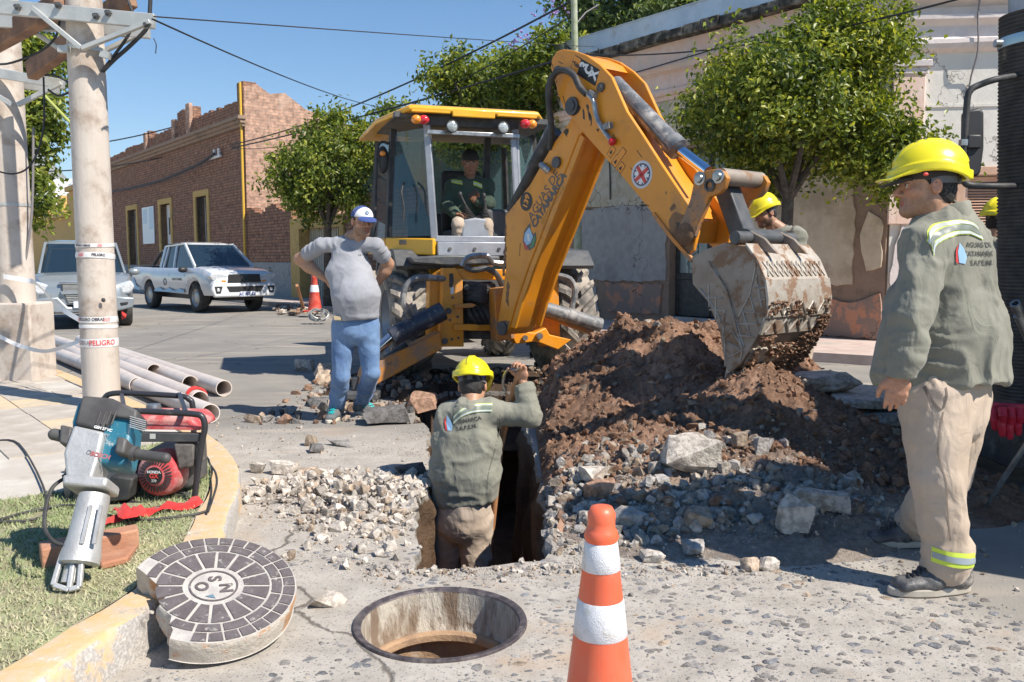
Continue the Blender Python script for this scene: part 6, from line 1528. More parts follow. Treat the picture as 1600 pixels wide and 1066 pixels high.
def head(c,f,up,sk,beard=.5,hair_y=.035,h=.0048,s=1.0,brow=True):
 S,Fw,U=fwdframe(f,up);Rm=np.array([[S.x,Fw.x,U.x],[S.y,Fw.y,U.y],[S.z,Fw.z,U.z]],np.float32);c=v3(c)
 E=lambda p,r:elp(p,r)
 pr=[(E((0,-.012,.04),(.076,.097,.084)),.02),(E((0,.03,-.028),(.06,.06,.08)),.03),(cap((-.048,.0,-.058),(0,.066,-.092),.022,.022),.03),(cap((.048,.0,-.058),(0,.066,-.092),.022,.022),.03),
(E((0,.076,-.094),(.024,.018,.018)),.02),(E((-.042,.056,-.022),(.024,.026,.02)),.02),(E((.042,.056,-.022),(.024,.026,.02)),.02),(cap((-.036,.078,.024),(.036,.078,.024),.011),.014),
(cap((0,.088,.012),(0,.114,-.024),.0085,.012),.008),(E((0,.113,-.03),(.012,.012,.01)),.005),(E((-.014,.096,-.034),(.008,.011,.008)),.006),(E((.014,.096,-.034),(.008,.011,.008)),.006),
(E((0,.078,-.062),(.028,.018,.02)),.012),(cap((-.019,.086,-.06),(.019,.086,-.06),.0055),.005),(cap((-.017,.085,-.071),(.017,.085,-.071),.0065),.005),
(cap((0,-.03,-.05),(0,-.035,-.16),.056,.06),.03)]
 fu=union(pr)
 ears=[elp((sx*.079,-.012,-.006),(.011,.021,.032))for sx in(-1,1)];earc=[elp((sx*.09,-.006,-.002),(.008,.012,.02))for sx in(-1,1)]
 def fn(p):
  r=fu(p)
  for sx in(-1,1):
   r=smax(r,-(np.linalg.norm(p-v3((sx*.031,.098,.003)),axis=-1)-.0135),.012)
   r=smin(r,np.linalg.norm(p-v3((sx*.031,.078,.003)),axis=-1)-.0122,.003)
  for e in ears:r=smin(r,e(p),.008)
  for e in earc:r=smax(r,-e(p),.004)
  r=smax(r,-(cap((-.018,.104,-.0655),(.018,.104,-.0655),.0105)(p)),.003)
  return r
 fn.bb=(v3((-.1,-.12,-.17)),v3((.1,.13,.13)))
 V,F_=surfnet(fn,h,pad=.01);V=relax(V,F_,1,.35)
 x,y,z=np.abs(V[:,0]),V[:,1],V[:,2]
 C=np.tile(np.array(sk),(len(V),1));sm_=lambda v,a,b:np.clip((v-a)/(b-a),0,1)
 red=np.exp(-((x-.04)**2+(z+.02)**2)/.0006)*(y>.03)+np.exp(-(x**2+(z+.03)**2+(y-.11)**2)/.0004)+(x>.072)*.8
 C=C*(1+.12*red[:,None]*np.array([1.2,-.3,-.3]))
 bd=sm_(-z,.035,.055)*sm_(y,-.02,.01)*(1-sm_(-z,.115,.13))*beard;mo=(np.abs(z+.048)<.009)*(x<.032)*(y>.07)*beard;bd=np.clip(np.maximum(bd,mo),0,1)
 lip=((np.abs(z+.0655)<.0115)&(x<.023)&(y>.082)).astype(float)
 C=C*(1-bd[:,None])+bd[:,None]*np.array([.075,.05,.04]);C=np.where(lip[:,None]>0,np.array(sk)*np.array([.85,.5,.5]),C)
 eb=(np.abs(z-.027+x*.05)<.006)&(x>.012)&(x<.05)&(y>.06);C[eb]=(.03,.022,.02)
 ey=np.sqrt((x-.031)**2+(z-.003)**2);on=(y>.082)&(ey<.0095);C[on]=(.55,.52,.5);C[(y>.082)&(ey<.0052)]=(.02,.015,.012)
 lid=(y>.07)&(np.abs(x-.031)<.016)&(z>.008)&(z<.0135);C[lid]*= .55
 Vw=(V*s)@Rm.T+c
 hf=union([(elp((0,-.02,.036),(.081,.097,.088)),.02),(elp((0,-.05,-.02),(.07,.06,.07)),.02)])
 def hfn(p):
  r=hf(p);r=smax(r,(p[...,1]-hair_y-.2*np.maximum(p[...,2]-.02,0)),.006)
  r=smax(r,-(p[...,2]+.075-.0*p[...,1]),.006)
  r=smax(r,-elp((0.0,.02,-.05),(.2,.035,.055))(p),.004);return smax(r,-elp((0,.11,.03),(.12,.06,.03))(p),.005)
 hfn.bb=hf.bb
 HV,HF=surfnet(hfn,.007,pad=.012);HN=vnormals(HV,HF);HV=HV+HN*((vn(HV,60)-.5)*.007)[:,None]
 return Vw,F_,C,((HV*s)@Rm.T+c,HF),(Rm,c,s)
def inhead(V,hd):Rm,c,s=hd;return(np.asarray(V,np.float32)*s)@Rm.T+c
def meshobj(name,V,F_,m,par,**k):return link(name,npmesh(name,V,F_),m,par,ang=180,**k)
def helmet(hd,par,tilt=0.0,dark_cap=False,straps=True,m=None,h=.0045,neck=False):
 m=m or M_HELM;T=Matrix.Rotation(tilt,3,'X');Tn=np.array(T,np.float32)
 dome=elp((0,-.012,.04),(.112,.142,.122))
 def shell_(p):
  z0=.035+.022*np.clip(np.abs(p[...,1]-.01)/.12,0,1.2)**2*-1
  d=dome(p);d=smax(d,z0-p[...,2],.006)
  inner=elp((0,-.012,.03),(.104,.134,.115))(p);d=smax(d,-smax(inner,p[...,2]-.2,.001),.002)
  rim=np.sqrt((p[...,0]/.117)**2+((p[...,1]+.012)/.148)**2);band=smax(np.abs(rim-1)*.11-.0065,np.abs(p[...,2]-z0-.018)-.019,.004);d=smin(d,band,.006)
  pk=np.sqrt((p[...,0]/.098)**2+((p[...,1]-.085)/.105)**2);zz=z0+.012-.10*np.maximum(p[...,1]-.1,0)-.0+.9*(.0+p[...,0]**2)*-1
  peak=smax(smax((pk-1)*.09,np.abs(p[...,2]-zz)-.004,.004),-(p[...,1]-.06),.01);peak=smax(peak,-inner,.002);d=smin(d,peak,.012)
  ridge=smax(np.abs(p[...,0])-.021,elp((0,-.014,.042),(.2,.146,.127))(p),.008);ridge=smax(ridge,.075-p[...,2],.004);ridge=smax(ridge,-inner,.002);d=smin(d,ridge,.008)
  for k in range(4):
   sl_=elp((0,0,0),(1,1,1));q=p-v3((.0,-.055+.035*k,.155-.004*abs(k-1.5)**2));vent=smax(np.abs(q[...,0])-.017,np.abs(q[...,1])-.005,.003);vent=smax(vent,np.abs(q[...,2])-.012,.002);d=smax(d,-vent,.003)
  return d
 shell_.bb=(v3((-.13,-.165,-.03)),v3((.13,.2,.175)))
 V,F_=surfnet(shell_,h,pad=.008);V=relax(V,F_,1,.4);V=V@Tn.T;V[:,2]+=.016
 o=meshobj('helmet',inhead(V,hd),F_,m,par)
 if dark_cap:
  f=lambda p:smax(smax(elp((0,-.01,.03),(.088,.108,.08))(p),-(p[...,2]-.002+.0*p[...,1]),.004),-elp((0,-.02,.03),(.079,.1,.08))(p),.002)
  pk=lambda p:smax(smax((np.sqrt((p[...,0]/.075)**2+((p[...,1]-.09)/.085)**2)-1)*.07,np.abs(p[...,2]-.012+.35*np.maximum(p[...,1]-.09,0)+2.2*p[...,0]**2)-.0035,.003),-(p[...,1]-.07),.01)
  g=lambda p:smin(f(p),pk(p),.006);g.bb=(v3((-.1,-.13,-.04)),v3((.1,.19,.12)))
  V,F_=surfnet(g,h,pad=.006);V[:,2]+=.02;meshobj('cap',inhead(V,hd),F_,M_CAPD,par)
 if straps:
  mb=MB();pts=[Vector((.083*math.sin(a),-.02-.093*math.cos(a),.018))for a in np.linspace(-1.9,1.9,22)]
  for a,b_ in zip(pts[:-1],pts[1:]):mb.beam(a,b_,.004,.026)
  mb.cyl((0,-.112,.018),(0,-.128,.018),.016,n=14);
  me=mb.mesh('strap');V=np.array([v.co[:]for v in me.vertices]);
  for v,p in zip(me.vertices,inhead(V,hd)):v.co=p
  link('helmet_strap',me,M_STRAP,par)
 return o
def bvh_of(V,F_):return BVHTree.FromPolygons([Vector(map(float,v))for v in V],[tuple(int(i)for i in f)for f in F_])
def drape(bvh,o,d,off=.003):
 h_=bvh.ray_cast(Vector(o),Vector(d).normalized(),3)
 return None if h_[0]is None else h_[0]-Vector(d).normalized()*off
def strip_on(bvh,path,wdir,wd,d,name,m,par,off=.004,n=26,sub=4):
 path=[Vector(p)for p in path];path=catmull(path,max(2,n//(len(path)-1)));vs=[];fs=[];wdir=Vector(wdir).normalized();last=None
 for p in path:
  for k in range(sub+1):
   q=drape(bvh,p+wdir*(k/sub-.5)*wd-Vector(d).normalized()*.5,d,off)
   vs.append(q)
 for i in range(len(vs)):
  if vs[i]is None:
   j=next((vs[k]for k in sorted(range(max(0,i-60),min(len(vs),i+60)),key=lambda k:abs(k-i))if vs[k]is not None),None)
   if j is None:return None
   vs[i]=j
 s=sub+1
 fs=[(i*s+k,i*s+k+1,(i+1)*s+k+1,(i+1)*s+k)for i in range(len(path)-1)for k in range(sub)]
 me=bpy.data.meshes.new(name);me.from_pydata([tuple(v)for v in vs],[],fs);me.update();return link(name,me,m,par,ang=180)
def text_on(bvh,s,size,c,x,d,m,par,name='print',off=.003,**k):
 x=Vector(x).normalized();d=Vector(d).normalized();y=x.cross(d);
 if y.z<0:y=-y
 o=text(name,s,size,m,Matrix.Identity(4),None,ext=0,**k);me=o.data;c=Vector(c)
 for v in me.vertices:
  p=c+x*v.co.x+y*v.co.y-d*.5;q=drape(bvh,p,d,off);v.co=q if q is not None else bvh.find_nearest(p+d*.5)[0]
 setparent(o,par);return o
def cloth_piece(name,prims,segs,h,m,par,amp,cut=(),seed=1,post=None,k=.03,ampf=None,pad=.03,rel=1):
 fu=union(prims,k)
 def fn(p):
  r=fu(p)
  for o,n_ in cut:r=smax(r,(p-v3(o))@v3(Vector(n_).normalized()),.006)
  if post:r=post(p,r)
  return r
 fn.bb=fu.bb
 V,F_=surfnet(fn,h,pad=pad);V=folds(V,F_,segs,amp,seed,ampf);V=relax(V,F_,rel,.4)
 return meshobj(name,V,F_,m,par),V,F_
def shoe(an,td,par,m_up,m_sole,s=1.0,lace=None,h=.007,ground=0.0,high=True):
 an=Vector(an);td=Vector((td[0],td[1],0)).normalized();sd=Vector((-td.y,td.x,0));g=Vector((an.x,an.y,ground))
 W=lambda a,b,c:g+td*a*s+sd*b*s+Vector((0,0,c*s))
 pr=[(ecap(W(-.05,0,.05),W(.06,0,.048),.036*s,.038*s,.043*s,.035*s,sd),.02),(ecap(W(.06,0,.045),W(.165,.004,.036),.045*s,.033*s,.042*s,.026*s,sd),.03),(cap(W(-.035,0,.06),W(-.03,0,.12 if high else .1),.042*s,.046*s),.03),(cap(W(.0,0,.09),W(.07,0,.06),.035*s,.03*s),.03)]
 fu=union(pr);zc=float(g.z+.02*s)
 fn=lambda p:smax(fu(p),zc-p[...,2],.004)
 fn.bb=fu.bb;V,F_=surfnet(fn,h,pad=.012);N=vnormals(V,F_);V=V+N*((vn(V,45)-.5)*.006)[:,None]
 o=meshobj('boot' if high else 'shoe',V,F_,m_up,par)
 outl=[]
 for t in np.linspace(0,2*PI,36,endpoint=False):
  a=.06+.148*math.cos(t);wv_=.046*(1-.18*math.cos(t+.0)*-1*.5)if a>.06 else .041;outl.append(W(a,wv_*math.sin(t),.002))
 mb=MB();mb.prism(outl,(0,0,0),(0,0,.028*s));mb.build('sole',m_sole,o,bevel=.006)
 if lace:
  lm=MB()
  bv=bvh_of(V,F_)
  for k in range(6):
   a=.03+.02*k;p=[drape(bv,W(a+(.012 if i else 0)*0,b,.3),(0,0,-1),.004)for i,b in enumerate((-.022,-.008,.008,.022))]
   if all(p):lm.tube(p,.0045*s,5)
   p=[drape(bv,W(a+.018*j,b,.3),(0,0,-1),.005)for j,b in((0,-.02),(.5,0),(1,.02))]
   if all(p):lm.tube(p,.004*s,5)
  lm.tube([W(.05,-.03,.1),W(.06,-.05,.085),W(.08,-.045,.07)],.0035*s,5);lm.build('laces',lace,o)
 return o
def body(par_label,J,hf,hup,sk,loc,beard=.5,hair_y=.035,hs=1.0,hands=(),group=None,hh=.0048,thin=1.0,arms_r=(.046,.04,.031),name='person'):
 S=Vector(J['side']);hv,hF,hc,hair,hd=head(J['hed'],hf,hup,sk,beard,hair_y,hh,hs)
 neck0=Vector(J['hed'])-Vector(fwdframe(hf,hup)[2])*.10*hs-Vector(fwdframe(hf,hup)[1])*.03
 pr=[(ecap(J['pel'],J['che'],.13*thin,.09*thin,.14*thin,.09*thin,S),.04),(ecap(J['che'],Vector(J['nek'])-Vector((0,0,.03)),.14,.085,.07,.06,S),.04),(cap(J['nek'],neck0,.058,.055),.03)]
 for sd in 'LR':
  pr+=[(cap(J['nek']-Vector((0,0,.05))if isinstance(J['nek'],Vector)else J['nek'],J['sh'+sd],.045,.05),.03),(cap(J['sh'+sd],J['el'+sd],arms_r[0]+.004,arms_r[1]),.02),(cap(J['el'+sd],Vector(J['el'+sd]).lerp(J['wr'+sd],.35),arms_r[1],arms_r[1]+.004),.015),(cap(Vector(J['el'+sd]).lerp(J['wr'+sd],.35),J['wr'+sd],arms_r[1]+.004,arms_r[2]*.82),.02),
(cap(J['pel'],J['hip'+sd],.08,.075),.03),(cap(J['hip'+sd],J['kn'+sd],.07,.05),.03),(cap(J['kn'+sd],J['an'+sd],.048,.036),.02)]
 V,F_=surfnet(union(pr),.0125,pad=.02);V=relax(V,F_,2,.5)
 parts=[(V,F_),(hv,hF)];cols=[np.tile(np.array(sk),(len(V),1)),hc]
 for args in hands:
  a,f=hand(*args[0],**args[1]);parts.append((a,f));cols.append(np.tile(np.array(sk)*np.array([1.06,.96,.94]),(len(a),1)))
 VV,FF=join(parts);me=npmesh(name,VV,FF);setcol(me,np.concatenate(cols))
 o=bpy.data.objects.new(name,me);COL.objects.link(o);me.materials.append(M_SKIN);me.polygons.foreach_set('use_smooth',[True]*len(me.polygons))
 tag(o,par_label,'person',group)
 return o,hair,hd
SK=(.44,.25,.16);SKD=(.34,.19,.12)
# -- man in grey T-shirt and jeans
def man_tshirt():
 Y=7.0;fw=Vector((.22,-1,0)).normalized();S=fw.cross(Vector((0,0,1)))
 fR,fL=G(526,655),G(566,648)
 J=dict(side=S,pel=P(555,500,Y),che=P(545,425,Y),nek=P(549,371,Y+.03),hed=P(566,346,Y-.03),shR=P(502,384,Y+.02),shL=P(588,384,Y),elR=P(468,405,Y+.14),wrR=P(512,438,Y+.1),elL=P(607,413,Y+.14),wrL=P(590,443,Y+.17),
hipR=P(537,510,Y),hipL=P(574,510,Y),knR=P(533,588,Y-.02),knL=P(580,583,Y),anR=Vector((fR.x,fR.y,.1)),anL=Vector((fL.x,fL.y,.1)))
 o,hair,hd=body('man in a grey T-shirt, jeans and white and blue cap, hands on hips',J,(.55,-.83,-.13),(0,0,1),SK,None,.45,hands=[((J['wrR'],(.7,.1,-.45),(.3,-1,0),(0,-.2,1)),{}),((J['wrL'],(-.7,.1,-.45),(-.3,-1,0),(0,-.2,1)),{})],arms_r=(.052,.05,.034))
 meshobj('hair',*hair,M_HAIR,o)
 bel=P(557,462,Y-.05)
 tsr=[(ecap(P(556,503,Y-.01),bel,.185,.145,.193,.16,S),.03),(ecap(bel,J['che'],.192,.158,.182,.12,S),.04),(ecap(J['che'],P(547,388,Y+.02),.18,.115,.125,.08,S),.03)]
 for sd in 'LR':tsr+=[(cap(P(547,380,Y+.03),J['sh'+sd],.066,.06),.03),(cap(J['sh'+sd],Vector(J['sh'+sd]).lerp(J['el'+sd],.8),.062,.064),.012)]
 tsr+=[(cap(P(547,380,Y+.03),P(549,374,Y+.03),.072,.066),.02)]
 cuts=[(P(556,499,Y),(.05,0,-1))]
 def post(p,r):
  for sd in 'LR':
   a,b=Vector(J['sh'+sd]),Vector(J['el'+sd]);e=a.lerp(b,.72);n_=v3((b-a).normalized());dd=(p-v3(e))@n_;near=np.linalg.norm(p-v3(b),axis=-1)-.1
   r=smax(r,-smax(-dd,near,.003),.004)
  return smax(r,-(cap(J['nek']+Vector((0,0,-.01)),P(552,352,Y+.0),.064,.07)(p)),.004)
 segs=[(P(556,500,Y),J['che'],9,3.5),(J['shR'],J['elR'],22,6),(J['shL'],J['elL'],22,6)]
 _,V,F_=cloth_piece('tshirt',tsr,segs,.0115,M_SHIRTG,o,.009,cuts,3,post)
 bv=bvh_of(V,F_);text_on(bv,'La Muralla',.028,P(572,398,Y-.12),-S,-fw,mat('tshirt_print',(.06,.06,.07),rough=.8),o,name='chest_print')
 jp=[(ecap(P(556,492,Y),P(556,515,Y),.182,.138,.18,.135,S),.03)]
 for sd in 'LR':jp+=[(cap(J['hip'+sd],Vector(J['hip'+sd]).lerp(J['kn'+sd],.5),.1,.088),.025),(cap(Vector(J['hip'+sd]).lerp(J['kn'+sd],.5),J['kn'+sd],.088,.072),.015),(cap(J['kn'+sd],Vector(J['kn'+sd]).lerp(J['an'+sd],.5),.074,.068),.012),(cap(Vector(J['kn'+sd]).lerp(J['an'+sd],.5),J['an'+sd]+Vector((0,0,.0)),.068,.058),.01)]
 segs=[(J['hip'+sd],J['kn'+sd],9,7)for sd in 'LR']+[(J['kn'+sd],J['an'+sd],17,5)for sd in 'LR']
 cloth_piece('jeans',jp,segs,.0115,M_JEANS,o,.011,[(P(556,489,Y),(0,0,1)),(Vector((0,0,.095)),(0,0,-1))],6,k=.015,ampf=lambda V:.6+.8*np.clip((.5-V[:,2])/.3,0,1))
 q=P(525,497,Y-.5);_q=MB().box(-.03,.03,-.01,.01,-.02,.02,Matrix.Translation(P(527,497,Y-.155)));_q.build('phone_in_pocket',mat('tan_leather',(.6,.47,.28),rough=.6),o,bevel=.006)
 shoe(J['anR'],(-.12,-1),o,M_SNEAK,M_SOLEW,1.12,M_LACE,high=False);shoe(J['anL'],(.8,-.55),o,M_SNEAK,M_SOLEW,1.12,M_LACE,high=False)
 M_CAPB=cloth('cap_blue',(.04,.07,.22),(.05,.085,.26),fold=.1);M_CAPW=cloth('cap_white',(.72,.72,.76),(.78,.78,.8),fold=.1)
 dome=lambda p:smax(smax(elp((0,-.008,.035),(.088,.108,.092))(p),(.038-p[...,2]),.004),-elp((0,-.01,.03),(.08,.1,.085))(p),.002)
 fr=lambda p:smax(dome(p),-(p[...,1]-.02-.2*(p[...,2]-.03)),.001);fr.bb=(v3((-.1,-.13,.0)),v3((.1,.12,.14)))
 bk_=lambda p:smax(dome(p),p[...,1]-.019-.2*(p[...,2]-.03),.001);bk_.bb=fr.bb
 pk=lambda p:smax(smax((np.sqrt((p[...,0]/.082)**2+((p[...,1]-.085)/.09)**2)-1)*.08,np.abs(p[...,2]-.046+.45*np.maximum(p[...,1]-.09,0)+3*p[...,0]**2)-.0035,.003),-(p[...,1]-.075),.008);pk.bb=(v3((-.1,.05,-.05)),v3((.1,.19,.06)))
 for nm,f,m_ in(('cap_front',fr,M_CAPW),('cap_back',bk_,M_CAPB),('cap_peak',pk,M_CAPB)):
  V,F_=surfnet(f,.005,pad=.006);meshobj(nm,inhead(V,hd),F_,m_,o)
 Sx,Fx,Ux=fwdframe((.55,-.83,-.13));c=Vector(map(float,hd[1]))+Fx*.093+Ux*.078
 MB().lathe([(.008,.002),(.015,.003),(.015,0)],c,Fx+Ux*.35,14).build('cap_badge',mat('badge_teal',(.03,.14,.25),rough=.5),o)
 return o
man_tshirt()
# -- man in the right foreground
def jacket_prims(J,hemc,hw,hd_,bw,bd,cw,cd,S,sl=(.078,.07,.066),belly=None,cuff=None):
 bel=belly or hemc.lerp(J['che'],.45)
 pr=[(ecap(hemc,bel,hw,hd_,bw,bd,S),.06),(ecap(bel,J['che'],bw,bd,cw,cd,S),.06),(ecap(J['che'],J['nek']-Vector((0,0,.07)),cw,cd,cw*.72,cd*.78,S),.05),(cap(J['nek']-Vector((0,0,.06)),J['nek']-Vector((0,0,.01)),.085,.07),.03)]
 for sd in 'LR':
  cu=(cuff or{}).get(sd,J['wr'+sd])
  pr+=[(cap(J['nek']-Vector((0,0,.075)),J['sh'+sd],.085,sl[0]+.004),.05),(cap(J['sh'+sd],J['el'+sd],sl[0],sl[1]),.035),(cap(J['el'+sd],cu,sl[1],sl[2]),.025)]
 return pr
def collar(J,hd_dir,m,par,r0=.072,r1=.082,hgt=.05,tilt=.25,open_=.55):
 c=Vector(J['nek']);f=Vector(hd_dir).normalized();f.z=0;f.normalize();s=f.cross(Vector((0,0,1)));vs=[];fs=[];n=40
 a0=open_
 for i in range(n+1):
  a=a0+(2*PI-2*a0)*i/n;d=f*math.cos(a)+s*math.sin(a);z=-.02+.02*-math.cos(a);
  for r_,dz in((r0,-.03),(r0-.004,hgt*.6),(r0+.002,hgt),(r1,hgt*.9),(r1+.008,.0+.01),(r1+.012,-.03)):
   vs.append(c+d*(r_+.004*math.sin(a*5))+Vector((0,0,z+dz))-f*.012)
 k=6;fs=[(i*k+j,(i+1)*k+j,(i+1)*k+j+1,i*k+j+1)for i in range(n)for j in range(k-1)]
 return MB().add(vs,fs).build('collar',m,par,ang=60)
def stripes(bv,path,wdir,d,par,w=.055):
 wdir=Vector(wdir).normalized()
 strip_on(bv,path,wdir,w,d,'hi_vis_stripe',M_HV,par,.004);strip_on(bv,path,wdir,w*.36,d,'reflective_stripe',mat('stripe_grey',(.2,.22,.19),rough=.4),par,.007)
 for o_ in(-1,1):strip_on(bv,[Vector(p)+wdir*w*.34*o_ for p in path],wdir,w*.2,d,'reflective_stripe',M_REFL,par,.007)
def back_logo(bv,c,x,d,par,s=1.0):
 x=Vector(x).normalized();d=Vector(d).normalized();y=x.cross(d);y=y if y.z>0 else-y;M_P=mat('jacket_print',(.07,.07,.06),rough=.8)
 for k,t_ in enumerate(('AGUAS DE','CATAMARCA','S.A.P.E.M.')):text_on(bv,t_,.03*s,Vector(c)+x*.055*s-y*(.038*k-.03)*s,x,d,M_P,par,name='jacket_print',bold=.0006)
 for nm,pts,m_ in(('logo_drop',[(-.055,-.045),(-.03,-.05),(-.022,-.02),(-.035,.015),(-.05,.04),(-.06,.0)],M_DECLB),('logo_flame',[(-.07,-.04),(-.058,-.05),(-.062,.0),(-.055,.035),(-.07,.01)],M_DECR)):
  vs=[drape(bv,Vector(c)+x*a*s+y*b_*s-d*.5,d,.004)for a,b_ in pts]
  if all(v is not None for v in vs):MB().quad(*vs).build(nm,m_,par,smooth=False)
def man_right():
 Y=3.52;fw=Vector((-.8,.6,0)).normalized();S=fw.cross(Vector((0,0,1)))
 J=dict(side=S,hed=P(1447,291,3.5),nek=P(1474,336,3.52),che=P(1480,415,3.56),pel=P(1480,585,3.54),shL=P(1446,385,3.40),elL=P(1424,488,3.30),wrL=P(1408,588,3.27),shR=P(1516,378,3.72),elR=P(1500,470,3.9),wrR=P(1440,540,3.95),
hipL=P(1460,620,3.45),hipR=P(1492,620,3.64),knL=P(1466,748,3.36),knR=P(1478,745,3.68),anL=None,anR=None)
 a=G(1478,926);b=G(1428,853);J['anL']=Vector((a.x,a.y,.11));J['anR']=Vector((b.x,b.y,.1))
 o,hair,hd=body('man in yellow helmet and olive jacket standing at the right with his back half turned',J,(-1,.1,-.03),(0,0,1),SK,None,.25,hands=[((J['wrL']+Vector((-.005,0,.01)),(-.15,-.05,-1),(.35,1,0),(-1,.1,0)),dict(curl=(.35,.4,.45,.55)))],hh=.0042,hs=1.04,arms_r=(.05,.045,.034))
 meshobj('hair',*hair,mat('greying_hair',(.012,.011,.01),(.12,.115,.11),90,.45,.8,.7,0,.8,240,.006),o)
 helmet(hd,o,tilt=.02,dark_cap=True,h=.0042)
 c=inhead(np.array([[-.118,.045,.036]]),hd)[0];MB().ell(Vector(map(float,c)),(.011,.004,.007)).build('helmet_badge',M_DECR,o)
 hem=P(1468,590,3.55)
 jp=jacket_prims(J,hem,.236,.25,.222,.225,.212,.155,S,(.08,.073,.062),belly=P(1474,520,3.55),cuff={'L':P(1409,582,3.27)})
 jp.append((ecap(P(1390,580,3.6),P(1420,470,3.6),.10,.05,.1,.06,S),.06))
 def post(p,r):return smax(r,-(cap(J['nek']+Vector((-.01,0,0)),P(1455,300,3.5),.066,.075)(p)),.004)
 def post2(p,r):
  hemz=J['pel'].z-.03
  body_d=np.linalg.norm((p-v3(J['elL']))[...,:2],axis=-1)
  arm=cap(J['elL'],J['wrL'],.095,.09)(p)
  cutv=(hem.z-.02+.02*np.sin((p[...,0]-1.7)*7))-p[...,2]
  r2=smax(r,cutv,.005);return np.where(arm<0,r,r2)
 cuts=[]
 def pst(p,r):
  r=post2(p,post(p,r));w_=P(1408,586,3.27);return smax(r,-smax((p[...,2]-w_.z+.012),cap(w_+Vector((0,0,-.06)),w_,.12,.1)(p),.003),.004)
 segs=[(hem,J['che'],3.0,8),(J['shL'],J['elL'],5,8),(J['elL'],J['wrL'],13,6),(J['shR'],J['elR'],12,6)]
 _,V,F_=cloth_piece('work_jacket',jp,segs,.0095,M_WORK,o,.022,cuts,11,pst,rel=1)
 collar(J,(-1,.3,0),M_WORK,o,.078,.088,.06)
 bv=bvh_of(V,F_);dv=Vector((-.35,.93,-.05))
 stripes(bv,[P(1490,385,3.2),P(1500,366,3.2),P(1520,354,3.25),P(1545,352,3.3),P(1556,362,3.35)],(-.3,0,1),dv,o,.062)
 back_logo(bv,P(1543,392,3.3),(.9,.4,0),dv,o,.95)
 strip_on(bv,[P(1437,369,3.1),P(1455,366,3.1),P(1480,380,3.1)],(0,0,1),.006,dv,'shoulder_seam',mat('seam',(.13,.13,.1),rough=.9),o,.001)
 tp=[(ecap(P(1478,575,3.54),P(1474,640,3.54),.2,.165,.2,.17,S),.04)]
 for sd in 'LR':
  h,k_,a_=J['hip'+sd],J['kn'+sd],J['an'+sd]
  tp+=[(cap(h,h.lerp(k_,.5),.14,.122),.03),(cap(h.lerp(k_,.5),k_,.122,.102),.015),(cap(k_,k_.lerp(a_,.5),.1,.09),.015),(cap(k_.lerp(a_,.5),a_+Vector((0,0,.02)),.09,.082),.012)]
 for k in range(3):
  a_=J['anL'];tp.append((cap(a_+Vector((.012*(k-1),0,.0+.035*k)),a_+Vector((-.02,.0,.01+.035*k)),.086+.004*(k%2),.086),.008))
 segs=[(J['hip'+s_],J['kn'+s_],3.2,10)for s_ in 'LR']+[(J['kn'+s_],J['kn'+s_].lerp(J['an'+s_],.6),4,10)for s_ in 'LR']+[(J['kn'+s_].lerp(J['an'+s_],.75),J['an'+s_],15,4)for s_ in 'LR']
 _,V,F_=cloth_piece('trousers',tp,segs,.009,M_KHAKI,o,.014,[(Vector((0,0,.045)),(0,0,-1)),(P(1478,570,3.54),(0,0,1))],15,ampf=lambda V:.7+.7*np.clip((.35-V[:,2])/.2,0,1))
 bv=bvh_of(V,F_);dv=Vector((-.15,1,0));pth=[P(1449,862,3.32),P(1460,866,3.3),P(1480,869,3.3),P(1505,866,3.34)]
 strip_on(bv,pth,(0,0,1),.06,dv,'hi_vis_stripe',M_HV,o,.005);strip_on(bv,pth,(0,0,1),.024,dv,'reflective_stripe',mat('stripe_grey2',(.3,.34,.36),rough=.4),o,.008)
 strip_on(bv,[P(1462,640,3.35),P(1461,700,3.3),P(1468,760,3.3),P(1474,840,3.3)],(1,0,0),.005,dv,'side_seam',mat('seam_khaki',(.3,.23,.17),rough=.9),o,.0015)
 strip_on(bv,[P(1446,604,3.35),P(1449,622,3.35),P(1459,638,3.35),P(1466,626,3.35),P(1470,604,3.35)],(.7,0,.7),.012,dv,'pocket_edge',mat('pocket_dark',(.2,.16,.13),rough=.9),o,.002)
 shoe(J['anL'],(-1,-.1),o,M_BOOT,M_SOLE,1.2,M_BLK,h=.006);shoe(J['anR'],(-1,.05),o,M_BOOT,M_SOLE,1.15,M_BLK)
 return o
man_right()
